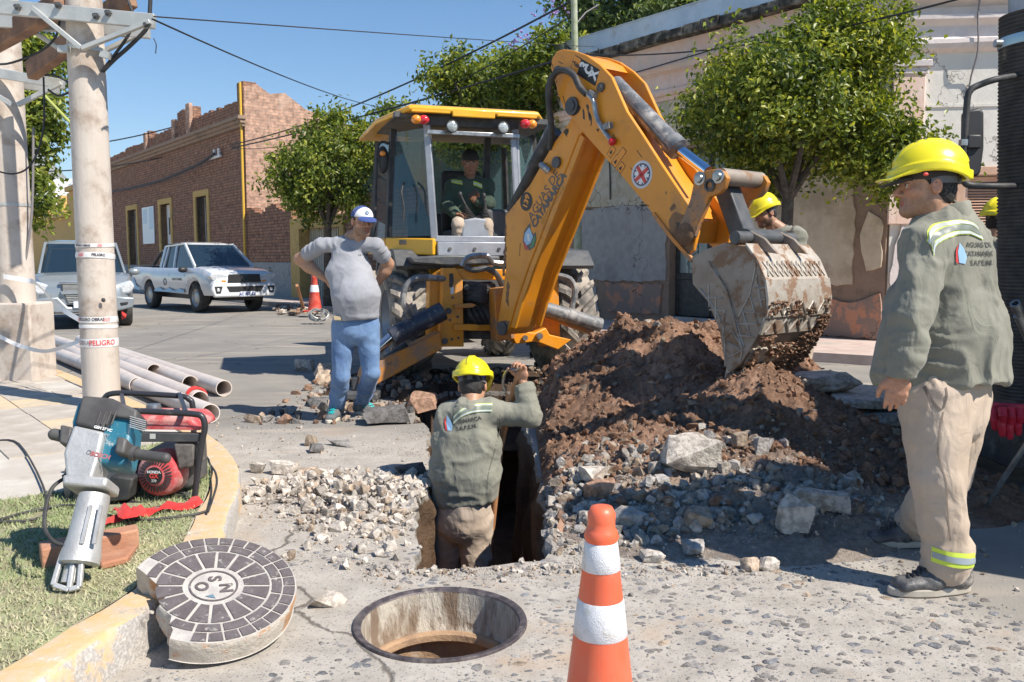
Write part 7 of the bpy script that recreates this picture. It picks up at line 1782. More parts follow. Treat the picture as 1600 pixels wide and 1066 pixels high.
# -- man digging in the trench
def man_trench():
 Y=5.0;fw=Vector((.12,1,0)).normalized();S=fw.cross(Vector((0,0,1)))
 J=dict(side=S,hed=P(739,604,5.06),nek=P(733,632,4.98),che=P(730,690,4.98),pel=P(722,790,4.98),shL=P(701,652,5.02),shR=P(768,645,4.98),elR=P(827,650,4.97),wrR=P(817,596,5.02),elL=P(696,705,5.2),wrL=P(760,690,5.3),
hipL=P(700,815,5.02),hipR=P(744,815,4.98),knL=P(706,885,5.08),knR=P(742,888,4.98),anL=Vector((-.36,5.05,-1.08)),anR=Vector((-.17,4.95,-1.08)))
 J['knL']=Vector((J['knL'].x-.03,J['knL'].y,-.62));J['knR']=Vector((J['knR'].x,J['knR'].y,-.62))
 o,hair,hd=body('man in yellow helmet seen from behind, standing waist deep in the trench',J,(.12,.95,-.5),(0,.4,1),SK,None,.2,hands=[((J['wrR'],(-.1,.1,1),(-.6,-.6,0),(-.5,.6,0)),dict(curl=(1.0,1.05,1.1,1.1),tc=.9)),((J['wrL'],(.6,.5,.1),(0,0,-1),(0,1,0)),dict(curl=(.9,.9,.9,.9)))],arms_r=(.05,.045,.034))
 meshobj('hair',*hair,M_HAIR,o);helmet(hd,o,tilt=.0)
 mb=MB()
 for a,b_ in zip(np.linspace(-1.2,1.2,16)[:-1],np.linspace(-1.2,1.2,16)[1:]):
  p,q=inhead(np.array([[.088*math.sin(a),-.02-.1*math.cos(a),.045],[.088*math.sin(b_),-.02-.1*math.cos(b_),.045]]),hd);mb.beam(Vector(map(float,p)),Vector(map(float,q)),.006,.03)
 mb.build('helmet_lining',mat('violet_blue',(.06,.05,.35),rough=.7),o)
 hem=P(728,783,4.98)
 jp=jacket_prims(J,hem,.198,.145,.2,.15,.195,.125,S,(.074,.07,.056),belly=P(726,735,4.97))
 def pst(p,r):
  r=smax(r,-(cap(J['nek']+Vector((0,.02,.0)),J['hed'],.062,.07)(p)),.004)
  w_=J['wrR'];d_=(Vector(J['wrR'])-Vector(J['elR'])).normalized();return smax(r,-smax(-((p-v3(w_-d_*.015))@v3(d_)),cap(w_,w_+d_*.1,.09)(p),.003),.004)
 segs=[(hem,J['che'],9,5.5),(J['shR'],J['elR'],9,7),(J['elR'],J['wrR'],20,6),(J['shL'],J['elL'],12,6)]
 _,V,F_=cloth_piece('work_jacket',jp,segs,.01,M_WORK,o,.015,[(P(728,783,4.98),(.16,0,-1))],21,pst)
 collar(J,(.1,1,0),M_WORK,o,.07,.078,.022)
 bv=bvh_of(V,F_);dv=Vector((.12,1,-.1))
 stripes(bv,[P(693,664,4.6),P(709,651,4.6),P(730,644,4.6),P(757,643,4.6)],(0,0,1),dv,o,.05)
 back_logo(bv,P(697,665,4.6),(1,0,.18),dv,o,1.05)
 strip_on(bv,[P(770,655,4.6),P(765,700,4.6),P(754,745,4.6),P(751,776,4.6)],(1,0,0),.006,dv,'back_seam',mat('seam',(.13,.13,.1),rough=.9),o,.001)
 tp=[(ecap(P(724,775,4.98),P(724,815,4.98),.165,.13,.17,.14,S),.04)]
 for sd in 'LR':
  h,k_,a_=J['hip'+sd],J['kn'+sd],J['an'+sd];tp+=[(cap(h,h.lerp(k_,.5),.1,.09),.015),(cap(h.lerp(k_,.5),k_,.09,.08),.012),(cap(k_,a_,.08,.072),.012)]
 segs=[(J['hip'+s_],J['kn'+s_],8,6)for s_ in 'LR']+[(J['kn'+s_],J['an'+s_],14,5)for s_ in 'LR']
 _,V,F_=cloth_piece('trousers',tp,segs,.0105,M_KHAKI,o,.014,[(P(724,772,4.98),(0,0,1))],25)
 for sd in 'LR':shoe(J['an'+sd],(.1,1),o,M_BOOT,M_SOLE,1.05,ground=DEPTH)
 t=empty('digging_bar',P(800,620,5.2),'wooden handled spade held upright by the man in the trench','spade')
 MB().tube([P(810,585,5.04),P(795,640,5.08),P(782,700,5.12),Vector((-.18,5.2,-.85))],.019,10).build('handle',mat('spade_wood',(.42,.19,.08),(.5,.25,.12),14,rough=.6),t)
 MB().tube([P(818,568,5.0),P(808,577,5.03),P(794,578,5.05),P(788,587,5.06),P(786,600,5.07),P(790,612,5.08)],.0095,8,sm=4).build('hook',M_STL,t)
 MB().prism([Vector((-.18,5.2,-.85))+Vector(v)for v in((-.09,0,0),(.09,0,0),(.09,.02,-.2),(0,.03,-.3),(-.09,.02,-.2))],(0,0,0),(0,.006,0)).build('blade',M_STL,t)
man_trench()
# -- operator in the cab
def man_cab():
 c=lambda x,y,b=.0:onb(x,y,b);S=DB.cross(Vector((0,0,1)))
 J=dict(side=S,hed=c(735,254,.1),nek=c(735,279,.03),che=c(733,305,.02),pel=c(735,338,.0),shR=c(707,291,.0),shL=c(761,291,.0),elR=c(697,322,.1),wrR=c(712,334,.3),elL=c(764,318,.08),wrL=c(748,316,.28),
hipR=c(722,346,.05),hipL=c(748,346,.05),knR=c(716,350,.46),knL=c(760,352,.46),anR=c(714,395,.4),anL=c(764,400,.4))
 o,hair,hd=body('machine operator in a dark green shirt sitting in the cab, looking at a phone',J,(.1,-.95,-.3),(0,0,1),SKD,None,.1,hs=1.08,hands=[((J['wrR'],(.8,-.5,-.1),(0,.1,-1),(.4,.8,0)),dict(s=1.1)),((J['wrL'],(-.6,-.3,.55),(-.3,-1,.3),(-.3,0,1)),dict(curl=(.8,.8,.8,.8),s=1.1))],hh=.0065)
 meshobj('hair',*hair,M_HAIR,o)
 f=lambda p:smax(elp((0,-.012,.045),(.088,.106,.09))(p),(.028-p[...,2]),.004);f.bb=(v3((-.1,-.13,.0)),v3((.1,.12,.15)))
 V,F_=surfnet(f,.008);meshobj('knit_cap',inhead(V,hd),F_,M_HAIR,o)
 jp=jacket_prims(J,c(735,345,.02),.2,.14,.2,.14,.2,.12,S,(.075,.068,.055))
 segs=[(J['pel'],J['che'],9,6),(J['shR'],J['elR'],16,6),(J['elR'],J['wrR'],20,6),(J['shL'],J['elL'],16,6),(J['elL'],J['wrL'],20,6)]
 _,V,F_=cloth_piece('work_shirt',jp,segs,.012,M_WORKG,o,.014,[],31,lambda p,r:smax(r,-(cap(J['nek']+Vector((0,-.03,0)),J['hed'],.06,.07)(p)),.004))
 collar(J,(.25,-1,0),M_WORKG,o,.07,.08,.03)
 bv=bvh_of(V,F_)
 for pth in([c(708,281,.16),c(716,283,.16),c(724,285,.16)],[c(740,286,.16),c(747,288,.16),c(755,291,.16)]):
  strip_on(bv,pth,(0,0,1),.05,-DB,'hi_vis_stripe',M_HV,o,.004);strip_on(bv,pth,(0,0,1),.016,-DB,'reflective_stripe',M_REFL,o,.007)
 tp=[(ecap(c(735,338,.0),c(735,348,.05),.17,.13,.17,.13,S),.04)]
 for sd in 'LR':
  h,k_,a_=J['hip'+sd],J['kn'+sd],J['an'+sd];tp+=[(cap(h,k_,.085,.07),.02),(cap(k_,a_,.068,.062),.015)]
 segs=[(J['hip'+s_],J['kn'+s_],14,6)for s_ in 'LR']+[(J['kn'+s_],J['an'+s_],14,5)for s_ in 'LR']
 cloth_piece('trousers',tp,segs,.0125,M_KHAKI,o,.015,[],35)
 for sd in 'LR':shoe(J['an'+sd]-Vector((0,0,.0)),(.2,-1),o,M_BOOT,M_SOLE,1.05,ground=J['an'+sd].z-.1,h=.01)
 ph=empty('mobile_phone',c(738,304,.36),'phone held by the operator in the cab','phone');p=c(738.5,303,.37)
 MB().beam(p-Vector((.05,0,.03)),p+Vector((.05,0,.035)),.075,.01,up=(0,-.5,.8)).build('phone_body',M_DEC,ph,bevel=.003)
man_cab()
# -- helper behind the bucket, and one behind the hose
def man_far(label,hx,hy,Y,fwv,hfv,sx,seed,lean=(0,0),dark=False,beard=.7):
 fw=Vector(fwv).normalized();S=fw.cross(Vector((0,0,1)));hedp=P(hx,hy,Y);n=hedp-Vector(hfv).normalized()*.06+Vector((sx*.0,0,-.17))-fw*.0+Vector((lean[0]*.12,0,0))
 z0=.02;che=n-Vector((0,0,.27))+Vector((lean[0]*.1,0,0));pel=Vector((che.x+lean[0]*.1,che.y,max(.85,che.z-.35)))
 J=dict(side=S,hed=hedp,nek=n,che=che,pel=pel,shR=n+S*.18-Vector((0,0,.07)),shL=n-S*.18-Vector((0,0,.07)))
 for sd,s_ in(('R',1),('L',-1)):
  J['el'+sd]=J['sh'+sd]+Vector((0,0,-.28))+fw*.05+S*s_*.05;J['wr'+sd]=J['el'+sd]+Vector((0,0,-.18))+fw*.2
  J['hip'+sd]=pel+S*s_*.09-Vector((0,0,.06));J['kn'+sd]=J['hip'+sd]+Vector((0,0,-.38))+fw*.04;J['an'+sd]=Vector((J['hip'+sd].x,J['hip'+sd].y,.1))
 o,hair,hd=body(label,J,hfv,(0,0,1),SK,None,beard,hh=.006,hands=[((J['wr'+s_],fw*.6+Vector((0,0,-.8)),S,fw),{})for s_ in 'LR'])
 meshobj('hair',*hair,M_HAIR,o);helmet(hd,o,tilt=.0,straps=True,h=.006)
 jp=jacket_prims(J,pel-Vector((0,0,.06)),.2,.14,.2,.14,.195,.125,S)
 cloth_piece('work_jacket',jp,[(pel,che,8,5),(J['shR'],J['elR'],14,6),(J['shL'],J['elL'],14,6)],.013,M_WORK,o,.014,[],seed,lambda p,r:smax(r,-(cap(n,hedp,.06,.07)(p)),.004))
 collar(J,fw,M_WORK,o,.074,.084,.045)
 tp=[(cap(J['hip'+s_],J['kn'+s_],.1,.085),.04)for s_ in 'LR']+[(cap(J['kn'+s_],J['an'+s_],.083,.075),.03)for s_ in 'LR']
 cloth_piece('trousers',tp,[(J['hipL'],J['anL'],9,5),(J['hipR'],J['anR'],9,5)],.014,M_KHAKI,o,.012,[],seed+1)
 for s_ in 'LR':shoe(J['an'+s_],fw,o,M_BOOT,M_SOLE,1.05,h=.01)
man_far('bearded man in yellow helmet looking down behind the bucket',1195,333,7.75,(-.75,-.5,0),(-.85,-.35,-.38),1,41,(.9,0))
man_far('man in yellow helmet mostly hidden behind the black hose',1563,345,6.6,(.9,.3,0),(.9,.3,-.1),1,45,(0,0),beard=0)
# ==== FOREGROUND PROPS
c=P(940,790,2.21)
t=cone((c.x,c.y,0),1.0,'traffic_cone','large orange cone with two white bands in the right foreground',[(.752,.862),(.492,.637)],M_CONE,M_BAND)
t.scale=(.88,.88,c.z/.7)
# ---- broken manhole cover leaning on the kerb
N_=Vector((.2,-.28,1)).normalized();X_=Vector((1,0,-.2)).normalized();CT=G(334,916,.19);RC=.288;TKc=.088
FM=fmat(CT,X_,N_.cross(X_),N_)
M_CVT=mat('cover_dark',(.11,.092,.092),(.15,.13,.13),14,rough=.8,bump=.7,bs=70,dirt=(.42,.39,.35),da=(.57,.68),ds=26)
M_CVW=mat('cover_mortar',(.55,.51,.46),(.42,.39,.36),14,rough=.9,bump=.5,bs=90)
M_CVS=mat('cover_side',(.5,.45,.38),(.58,.52,.44),9,.4,.6,.95,0,.8,40,.012,dirt=(.5,.26,.12),da=(.5,.62),ds=8)
cv_=empty('manhole_cover',CT,'broken dark and white manhole cover leaning on the yellow kerb','manhole cover',M=FM)
a0,a1=R(176),R(263);p0,p1=Vector((math.cos(a0),math.sin(a0),0))*RC,Vector((math.cos(a1),math.sin(a1),0))*RC
rr=random.Random(5);brk=[]
for k in range(1,12):
 t_=k/12;q=p0.lerp(p1,t_)+Vector((.7,.7,0)).normalized()*(.03*math.sin(t_*PI)*1.0+rr.uniform(-.016,.016));brk.append(q)
n=64;arc=[Vector((math.cos(a),math.sin(a),0))*RC for a in np.linspace(a1,a0+2*PI,n)]
outl=arc+brk
vs=[];
for z,j in((0,0),(-.012,.004),(-.045,.0),(-TKc,-.004)):
 for i,q in enumerate(outl):
  e=q.normalized()*j if i<n else Vector((rr.uniform(-.01,.01),rr.uniform(-.01,.01),0))*(z<0);vs.append(q+e+Vector((0,0,z)))
m_=len(outl);fs=[(l*m_+i,l*m_+(i+1)%m_,(l+1)*m_+(i+1)%m_,(l+1)*m_+i)for l in range(3)for i in range(m_)]
L(MB().add(vs,fs),'cover_rim',M_CVS,cv_,ang=60);L(MB().add([q for q in outl],[tuple(range(m_))]).add([q+Vector((0,0,-TKc))for q in outl],[tuple(reversed(range(m_)))]),'cover_face',M_CVW,cv_,smooth=False)
bn=(p1-p0).normalized();bnn=Vector((-bn.y,bn.x,0))
if bnn.dot(-p0)<0:bnn=-bnn
def inside(x,y):return(Vector((x,y,0))-p0).dot(bnn)>.012
def cells(r0,r1,k,ph,gap,name):
 for i in range(k):
  b0_,b1_=ph+2*PI*i/k+gap/r0,ph+2*PI*(i+1)/k-gap/r0;g1=gap/r1-gap/r0
  q=[(r0*math.cos(a),r0*math.sin(a))for a in np.linspace(b0_,b1_,4)]+[(r1*math.cos(a),r1*math.sin(a))for a in np.linspace(b1_-g1*-1*0+(gap/r0-gap/r1),b0_-(gap/r0-gap/r1),5)]
  if not all(inside(*s)for s in q):continue
  L(MB().prism([(x,y,.0)for x,y in q],(0,0,.0005),(0,0,.004)),name,M_CVT,cv_,smooth=False)
cells(.244,.283,32,.1,.004,'segment');cells(.203,.237,16,.1,.005,'segment');cells(.105,.193,16,.3,.006,'segment')
L(MB().lathe([(.078,.001),(.078,.004),(.084,.004),(.084,.001)],(0,0,0),(0,0,1),48),'center_ring',M_CVT,cv_,smooth=False)
for s_,x,y,a in(('S',-.012,.036,-62),('O',-.038,-.018,-30),('N',.043,.0,-65)):
 text('letter',s_,.062,M_CVT,Matrix.Translation((x,y,.002))@Matrix.Rotation(R(a),4,'Z'),cv_,ext=.002,local=True,bold=.0018)
L(MB().prism([(-.006,-.062,0),(.03,-.062,0),(.014,-.045,0)],(0,0,.0005),(0,0,.003)),'arrow_mark',mat('faded_blue',(.12,.2,.26),rough=.7),cv_,smooth=False)
# ---- plastic pipes
M_PVC=mat('pvc_pipe',(.62,.54,.48),(.7,.62,.56),3,.35,.65,.4,0,.05,30,.002,dirt=(.45,.36,.28),da=(.62,.85),ds=3)
pips=[((350,607),8.35,6.6,'longest outer plastic pipe, its open end farthest right',0),((297,600),8.7,5.6,'plastic pipe second from the outer one, open end facing out',.02),((241,580),9.45,4.9,'plastic pipe with the open end nearest the concrete pole',-.03),((312,626),7.65,6.2,'plastic pipe with a red rag tied round its end',.01),((329,654),6.95,6.5,'plastic pipe nearest the kerb, ending behind the generator',-.015),((215,602),8.5,4.3,'plastic pipe resting between the nearer ones by the concrete pole',.03)]
for(px,py),Y,ln_,lb,da_ in pips:
 a=P(px,py,Y);a.z=max(.085,min(a.z,.14));dr=Vector((-.617+da_,.787+da_*.7,0)).normalized();b_=a+dr*ln_
 MB().pipe(a,b_,.082,.074,32).build('plastic_pipe',M_PVC,label=lb,cat='pipe',group='plastic pipes stacked along the kerb',ang=50)
a=P(312,626,7.65);a.z=.095;dr=Vector((-.6,.8,0));M_RED=cloth('red_rag',(.55,.03,.03),(.65,.06,.05),fold=.8)
mb=MB();s_,u_,d_=frame_of(dr)
for k in range(3):
 mb.tube([a+dr*(.08+.035*k)+(s_*math.cos(t_)+u_*math.sin(t_))*(.088+.003*math.sin(3*t_+k))+dr*.02*math.sin(t_+k)for t_ in np.linspace(-.6,3.7,22)],.011,8)
mb.build('red_rag',M_RED,label='red rag wrapped round a pipe end',cat='rag')
# ---- concrete poles with steel crossarms and timber
M_POLE=mat('pole_concrete',(.52,.45,.385),(.6,.53,.46),3,.35,.65,.9,0,.5,45,.006,dirt=(.36,.28,.22),da=(.46,.68),ds=3.2,stretch=(1,1,.3),chips=((.3,.25,.2),22,.84))
M_GALV=mat('galvanised',(.45,.46,.44),(.55,.55,.52),8,rough=.5,metal=.35,dirt=(.3,.22,.15),da=(.64,.8),ds=5);M_TIMB=mat('old_timber',(.3,.17,.1),(.17,.1,.07),7,rough=.85,bump=.6,bs=30,stretch=(1,1,1))
PBx=G(160,632,ZC);PAx=G(33,590,ZC)
pb_=empty('concrete_pole',PBx,'nearer round concrete pole wrapped with white and red warning tape','utility pole')
MB().lathe([(.146,-.05),(.144,1.0),(.141,2.4),(.136,3.8),(.125,9)],PBx,n=40).build('pole_shaft',M_POLE,pb_)
cr=[P(118+.5*math.sin(k*1.7)+k*.75,125+k*24,PBx.y-.145)for k in range(13)]
MB().tube([p+Vector((0,.045,0))for p in cr],.008,5,sm=3).build('crack',mat('crack_dark',(.12,.1,.08),rough=1),pb_)
MB().ell(P(161.5,469,PBx.y-.142),(.018,.012,.018),12,8).build('bolt_hole',M_BLK,pb_)
pa_=empty('concrete_pole',PAx,'farther concrete pole standing on a square concrete plinth','utility pole')
MB().lathe([(.176,.7),(.172,1.5),(.165,3),(.15,9)],PAx,n=40).build('pole_shaft',M_POLE,pa_)
MB().box(PAx.x-.24,PAx.x+.25,PAx.y-.22,PAx.y+.24,-.02,.93,).build('plinth',M_POLE,pa_,bevel=.02)
for z in(1.75,3.05):MB().pipe(PAx+Vector((0,0,z)),PAx+Vector((0,0,z+.03)),.177,.168).build('steel_band',M_GALV,pa_)
MB().tube([P(52,200,8.6),P(50,330,8.6),P(38,420,8.6),P(33,470,8.55)],.012,6,sm=4).tube([P(38,440,8.6),P(34,520,8.58),P(24,582,8.5)],.012,6,sm=3).build('cable',M_CABLEG,pa_)
YA,YB=PBx.y-.185,PBx.y+.185
def ch(a,b_,w_,h_):mb=MB();mb.beam(a,b_,w_,.012).beam(a+Vector((0,w_/2-.006,-h_/2)),b_+Vector((0,w_/2-.006,-h_/2)),.012,h_);return mb
for(x0,y0,x1,y1,Y,nm)in((-60,5,242,34,YA,'crossarm'),(-60,28,234,50,YB,'crossarm')):
 mb=MB().beam(P(x0,y0,Y),P(x1,y1,Y),.05,.11);o=mb.build(nm,M_GALV,pb_,bevel=.004)
for(x0,y0,x1,y1,Y)in((50,12,128,76,YA-.04),(128,76,235,34,YA-.04),(-10,8,98,80,YB),(155,84,232,46,YB)):
 MB().beam(P(x0,y0,Y),P(x1,y1,Y),.045,.035).build('brace',M_GALV,pb_,bevel=.004)
MB().pipe(P(135,83,PBx.y)-Vector((0,0,.0)),P(135,76,PBx.y),.158,.136).beam(P(92,77,YA),P(108,77,YA),.05,.05).beam(P(158,84,YA),P(172,88,YA),.05,.05).build('clamp',M_GALV,pb_)
for x,y in((92,9),(170,21),(151,26),(230,40),(29,12)):p=P(x,y,YA-.03);MB().cyl(p,p-Vector((0,.05,0)),.014,n=8).cyl(p-Vector((0,.0,0)),p-Vector((0,.02,0)),.026,n=6).build('bolt',M_DGR,pb_)
tp_=empty('timber_beam',P(60,100,7.5),'lower weathered timber beam between the two concrete poles','beam');MB().beam(P(48,112,8.3),P(205,-5,7.5),.1,.17).build('beam',M_TIMB,tp_,bevel=.01)
tq=empty('timber_beam',P(20,60,7.5),'upper left weathered timber beam resting on the steel crossarm','beam');MB().beam(P(-40,82,7.6),P(95,8,6.9),.1,.17).build('beam',M_TIMB,tq,bevel=.01)
for(x0,y0,x1,y1,Y)in((-60,105,100,132,PAx.y-.22),(-60,118,92,140,PAx.y+.2)):MB().beam(P(x0,y0,Y),P(x1,y1,Y),.05,.09).build('crossarm',M_GALV,pa_,bevel=.004)
for(x0,y0,x1,y1)in((28,164,95,130),(-20,140,20,164)):MB().beam(P(x0,y0,PAx.y-.25),P(x1,y1,PAx.y-.25),.04,.04).build('brace',M_GALV,pa_)
for pts,r_0,lb in(([(236,-30),(234,20),(231,42),(205,70),(180,92),(160,112)],.016,'thick black cable dropping from the crossarm end to the nearer pole'),([(190,-20),(207,20),(203,50),(176,90),(158,112)],.012,'second black cable looping behind the crossarm'),([(97,-10),(92,40),(84,62),(60,82),(10,100),(-30,96)],.009,'black cable sagging from the timber to the left edge'),([(70,118),(85,118),(110,130)],.009,'short black cable loop between the poles at the top'),([(68,120),(68,200),(50,255),(20,272),(-20,262)],.008,'thin cable hanging in a curve before the far pole'),([(75,140),(92,150),(112,142)],.009,'small hanging cable loop between the two poles'),([(240,60),(244,70),(243,84)],.004,'frayed wire end dangling from the cable')):
 MB().tube([P(x,y,6.95 if lb[0]!='t' or 'drop' in lb else 7.4)for x,y in pts],r_0,6,sm=5).build('cable',M_CABLE,label=lb,cat='cable')
MB().tube([P(70,150,9.5),P(125,208,9.5)],.016,8).build('guy_rod',mat('guy_green',(.4,.45,.12),rough=.5),label='yellow green rod slanting between the two poles',cat='rod')
M_TAPE=mat('tape_white',(.72,.7,.68),rough=.4);M_TRED=mat('tape_red',(.7,.06,.05),rough=.4);M_TBLK=mat('tape_black',(.06,.05,.06),rough=.5)
def tape_ring(c,r0,z,wd,tl,txts,par):
 o=MB().lathe([(r0,-wd/2),(r0+.002,0),(r0,wd/2)],Vector((c.x,c.y,0))+Vector((0,0,z)),(tl*.3,tl,1),36).build('warning_tape',M_TAPE,par)
 for s_,sz,a,m_,dz in txts:
  me=text('tape_print',s_,sz,m_,Matrix.Identity(4),o,ext=0,bold=.001,sx=.9)
  for v in me.data.vertices:
   t_=R(a)+v.co.x/(r0+.004);hh_=z+dz+v.co.y;v.co=Vector((c.x+math.cos(t_)*(r0+.004),c.y+math.sin(t_)*(r0+.004),hh_-tl*math.sin(t_)*r0*1.0))
for z,wd,tl,tx in((.72,.05,0,[('PELIGRO OBRAS',.035,-90,M_TBLK,.004),('/////',.045,-40,M_TRED,0),('/////',.045,-140,M_TRED,0)]),(.53,.07,0,[('PELIGRO',.06,-55,M_TRED,0),('OBRAS',.05,-112,mat('tape_grey',(.35,.3,.3),rough=.5),.0),('////',.06,-145,M_TRED,0)]),(1.24,.045,.08,[('/////',.045,-110,M_TRED,.0),('PELIGRO',.03,-55,M_TBLK,0)]),(1.33,.03,-.03,[('PELIGRO OBRAS',.022,-105,M_TBLK,0),('/////',.03,-50,M_TRED,0)]),(.66,.03,.05,[])):
 rad=.1475;tape_ring(PBx,rad,ZC+z,wd,tl,tx,pb_)
def ribbon(pts,wd,nm,lb,m=M_TAPE):
 pts=catmull([Vector(p)for p in pts],6);vs=[]
 for i,p in enumerate(pts):tw=.6*math.sin(i*.35);vs+=[p+Vector((.0,math.sin(tw)*wd/2,math.cos(tw)*wd/2)),p-Vector((0,math.sin(tw)*wd/2,math.cos(tw)*wd/2))]
 return MB().add(vs,[(2*i,2*i+1,2*i+3,2*i+2)for i in range(len(pts)-1)]).build(nm,m,label=lb,cat='tape',ang=180)
ribbon([P(5,432,8.45),P(40,438,8.4),P(58,444,8.3),P(90,478,7.9),P(128,502,7.45)],.05,'warning_tape','red and white tape strung from the far pole to the nearer one')
ribbon([P(0,526,8.2),P(30,540,8.1),P(70,549,7.8),P(105,540,7.5),P(132,530,7.3)],.04,'warning_tape','lower slack tape between the two concrete poles');ribbon([P(190,489,7.25),P(197,494,7.25),P(190,497,7.3)],.03,'warning_tape','knotted tape end at the right of the nearer pole',M_RED)
# ---- generator
GB=G(232,792,ZC);GB.y+=.1
gn=empty('generator',GB,'red portable generator in a black tube frame on the grass','generator');M_GRED=mat('generator_red',(.48,.04,.045),(.6,.1,.1),8,rough=.45,dirt=(.58,.38,.34),da=(.42,.7),ds=7);M_TUBE=mat('frame_black',(.035,.035,.04),rough=.35,dirt=(.25,.23,.2),da=(.6,.8),ds=9)
def gp_(px,py,dy=0):return P(px,py,GB.y+dy)
def Gn(mb,nm,m,par=gn,**k):return mb.build(nm,m,par,**k)
Gn(MB().tube([gp_(303,792),gp_(308,745),gp_(316,690),gp_(320,668),gp_(316,652),gp_(302,647),gp_(250,644),gp_(190,641),gp_(150,640),gp_(140,650),gp_(128,720),gp_(118,788)],.0155,10,sm=4),'frame_hoop',M_TUBE)
Gn(MB().tube([gp_(300,760,.42),gp_(303,700,.42),gp_(301,636,.42),gp_(295,624,.42),gp_(280,619,.42),gp_(210,615,.42),gp_(176,615,.42),gp_(164,622,.42),gp_(160,640,.42),gp_(150,760,.42)],.0155,10,sm=4),'frame_hoop',M_TUBE)
for x in(193,288):Gn(MB().beam(gp_(x+2,644),gp_(x-(3 if x<200 else 8),616,.42),.02,.02),'cross_bar',M_TUBE)
Gn(MB().beam(gp_(100,786),gp_(305,790),.04,.03).beam(gp_(110,770,.42),gp_(300,772,.42),.04,.03),'base_rail',M_TUBE)
Gn(MB().prism([gp_(175,670,.05),gp_(313,672,.05),gp_(305,660,.05),gp_(297,652,.05),gp_(190,650,.05),gp_(180,658,.05)],(0,0,0),(0,.27,0)),'fuel_tank',M_GRED,bevel=.025,seg=3)
Gn(MB().beam(gp_(175,667,.03),gp_(314,669,.03),.03,.016),'tank_flange',M_GRED);p=gp_(240,634,.2);Gn(MB().lathe([(0,.03),(.035,.028),(.04,0)],p-Vector((0,0,.02)),n=20),'tank_cap',M_STL)
Gn(MB().prism([gp_(200,676,.0),gp_(315,678,.0),gp_(314,691,.0),(gp_(200,691,.0))],(0,0,0),(0,.04,0)),'panel_bar',M_DGR,bevel=.004);Gn(MB().prism([gp_(234,678,-.002),gp_(243,678,-.002),gp_(243,686,-.002),gp_(234,686,-.002)],(0,0,0),(0,.001,0)),'sticker',M_REFL)
EC=gp_(250,740,.03);F0=Vector((-.12,-1,.05)).normalized()
en=Gn(MB().lathe([(.0,.055),(.045,.052),(.05,.048),(.09,.036),(.108,.02),(.115,-.02),(.118,-.07)],EC,F0,40),'recoil_cover',M_GRED)
s_,u_,d_=frame_of(F0);sl_m=MB()
for k in range(30):
 a=2*PI*k/30;e=s_*math.cos(a)+u_*math.sin(a);sl_m.beam(EC+e*.056+d_*.049,EC+e*.086+d_*.04,.006,.006,up=d_)
Gn(sl_m,'cooling_slots',M_BLK,en,smooth=False);Gn(MB().lathe([(0,.0575),(.043,.0575),(.043,.05)],EC,F0,28),'name_disc',M_DEC,en)
tx_=-s_ if s_.x<0 else s_;mt=lambda dz:fmat(EC+d_*.059+u_*dz,tx_,u_,d_)
text('maker_text','HONDA',.019,M_DECW,mt(.018),en,ext=.0004,bold=.0005);text('maker_text','GX',.032,M_DECR,mt(-.002),en,ext=.0004,bold=.001);text('maker_text','270',.018,M_DECW,mt(-.026),en,ext=.0004)
Gn(MB().box(EC.x-.11,EC.x+.13,EC.y+.06,EC.y+.32,ZC+.04,EC.z+.1),'engine_block',M_DGR,bevel=.02);Gn(MB().prism([gp_(270,693,-.0),gp_(303,694,.0),gp_(305,730,.0),(gp_(278,735,.0))],(0,0,0),(0,.18,0)),'silencer',mat('soot_box',(.09,.08,.07),(.2,.18,.16),20,rough=.7),bevel=.012)
Gn(MB().cyl(gp_(120,755,.14),gp_(205,745,.14),.13,n=24),'alternator',M_DGR);Gn(MB().prism([gp_(92,785,.1),gp_(190,788,.05),gp_(210,745,.05),gp_(205,720,.1),gp_(120,715,.1),gp_(100,745,.1)],(0,0,0),(0,.2,0)),'alternator_housing',M_DGR,bevel=.02)
Gn(MB().prism([gp_(172,744,-.06),gp_(208,748,-.06),gp_(200,782,-.06),gp_(160,786,-.06)],(0,0,0),(0,.12,0)),'battery_box',M_BLK,bevel=.01)
Gn(MB().beam(gp_(275,775,.1),gp_(300,777,.1),.05,.04).beam(gp_(262,784,.05),gp_(298,786,.05),.03,.02),'engine_mount',M_STL)
# ---- demolition hammer leaning against the generator
HB0=G(103,912,ZC+.01);hd_=P(188,648,HB0.y+.36);hax=(hd_-HB0).normalized();hn=(Vector((0,-1,0))-hax*Vector((0,-1,0)).dot(hax)).normalized()
hp_=lambda x,y,o=0.0:PL(x,y,HB0+hn*o,hn)
hm_=empty('demolition_hammer',HB0,'teal and grey electric demolition hammer leaning on the generator','demolition hammer');M_TEAL=mat('tool_teal',(.02,.13,.2),(.03,.17,.24),9,rough=.45,dirt=(.35,.38,.38),da=(.56,.7),ds=26);M_ALU=mat('cast_aluminium',(.46,.45,.43),(.56,.55,.53),8,rough=.45,metal=.4,bump=.3,bs=60,dirt=(.4,.35,.3),da=(.6,.78),ds=9);M_TBL=mat('tool_black',(.06,.055,.055),(.1,.095,.09),9,rough=.6)
def Hm(mb,nm,m,par=hm_,**k):return mb.build(nm,m,par,**k)
def hpr(nm,pts,o0,o1,m,**k):return Hm(MB().prism([hp_(x,y,o0)for x,y in pts],(0,0,0),hn*(o1-o0)),nm,m,**k)
hpr('motor_housing',[(140,645),(226,660),(222,700),(214,744),(166,740),(132,700),(131,676)],-.08,.05,M_TEAL,bevel=.02,seg=3)
tc_=hpr('top_cover',[(148,637),(193,641),(232,659),(230,674),(192,668),(180,691),(137,681)],-.06,.075,M_TBL,bevel=.012,seg=3)
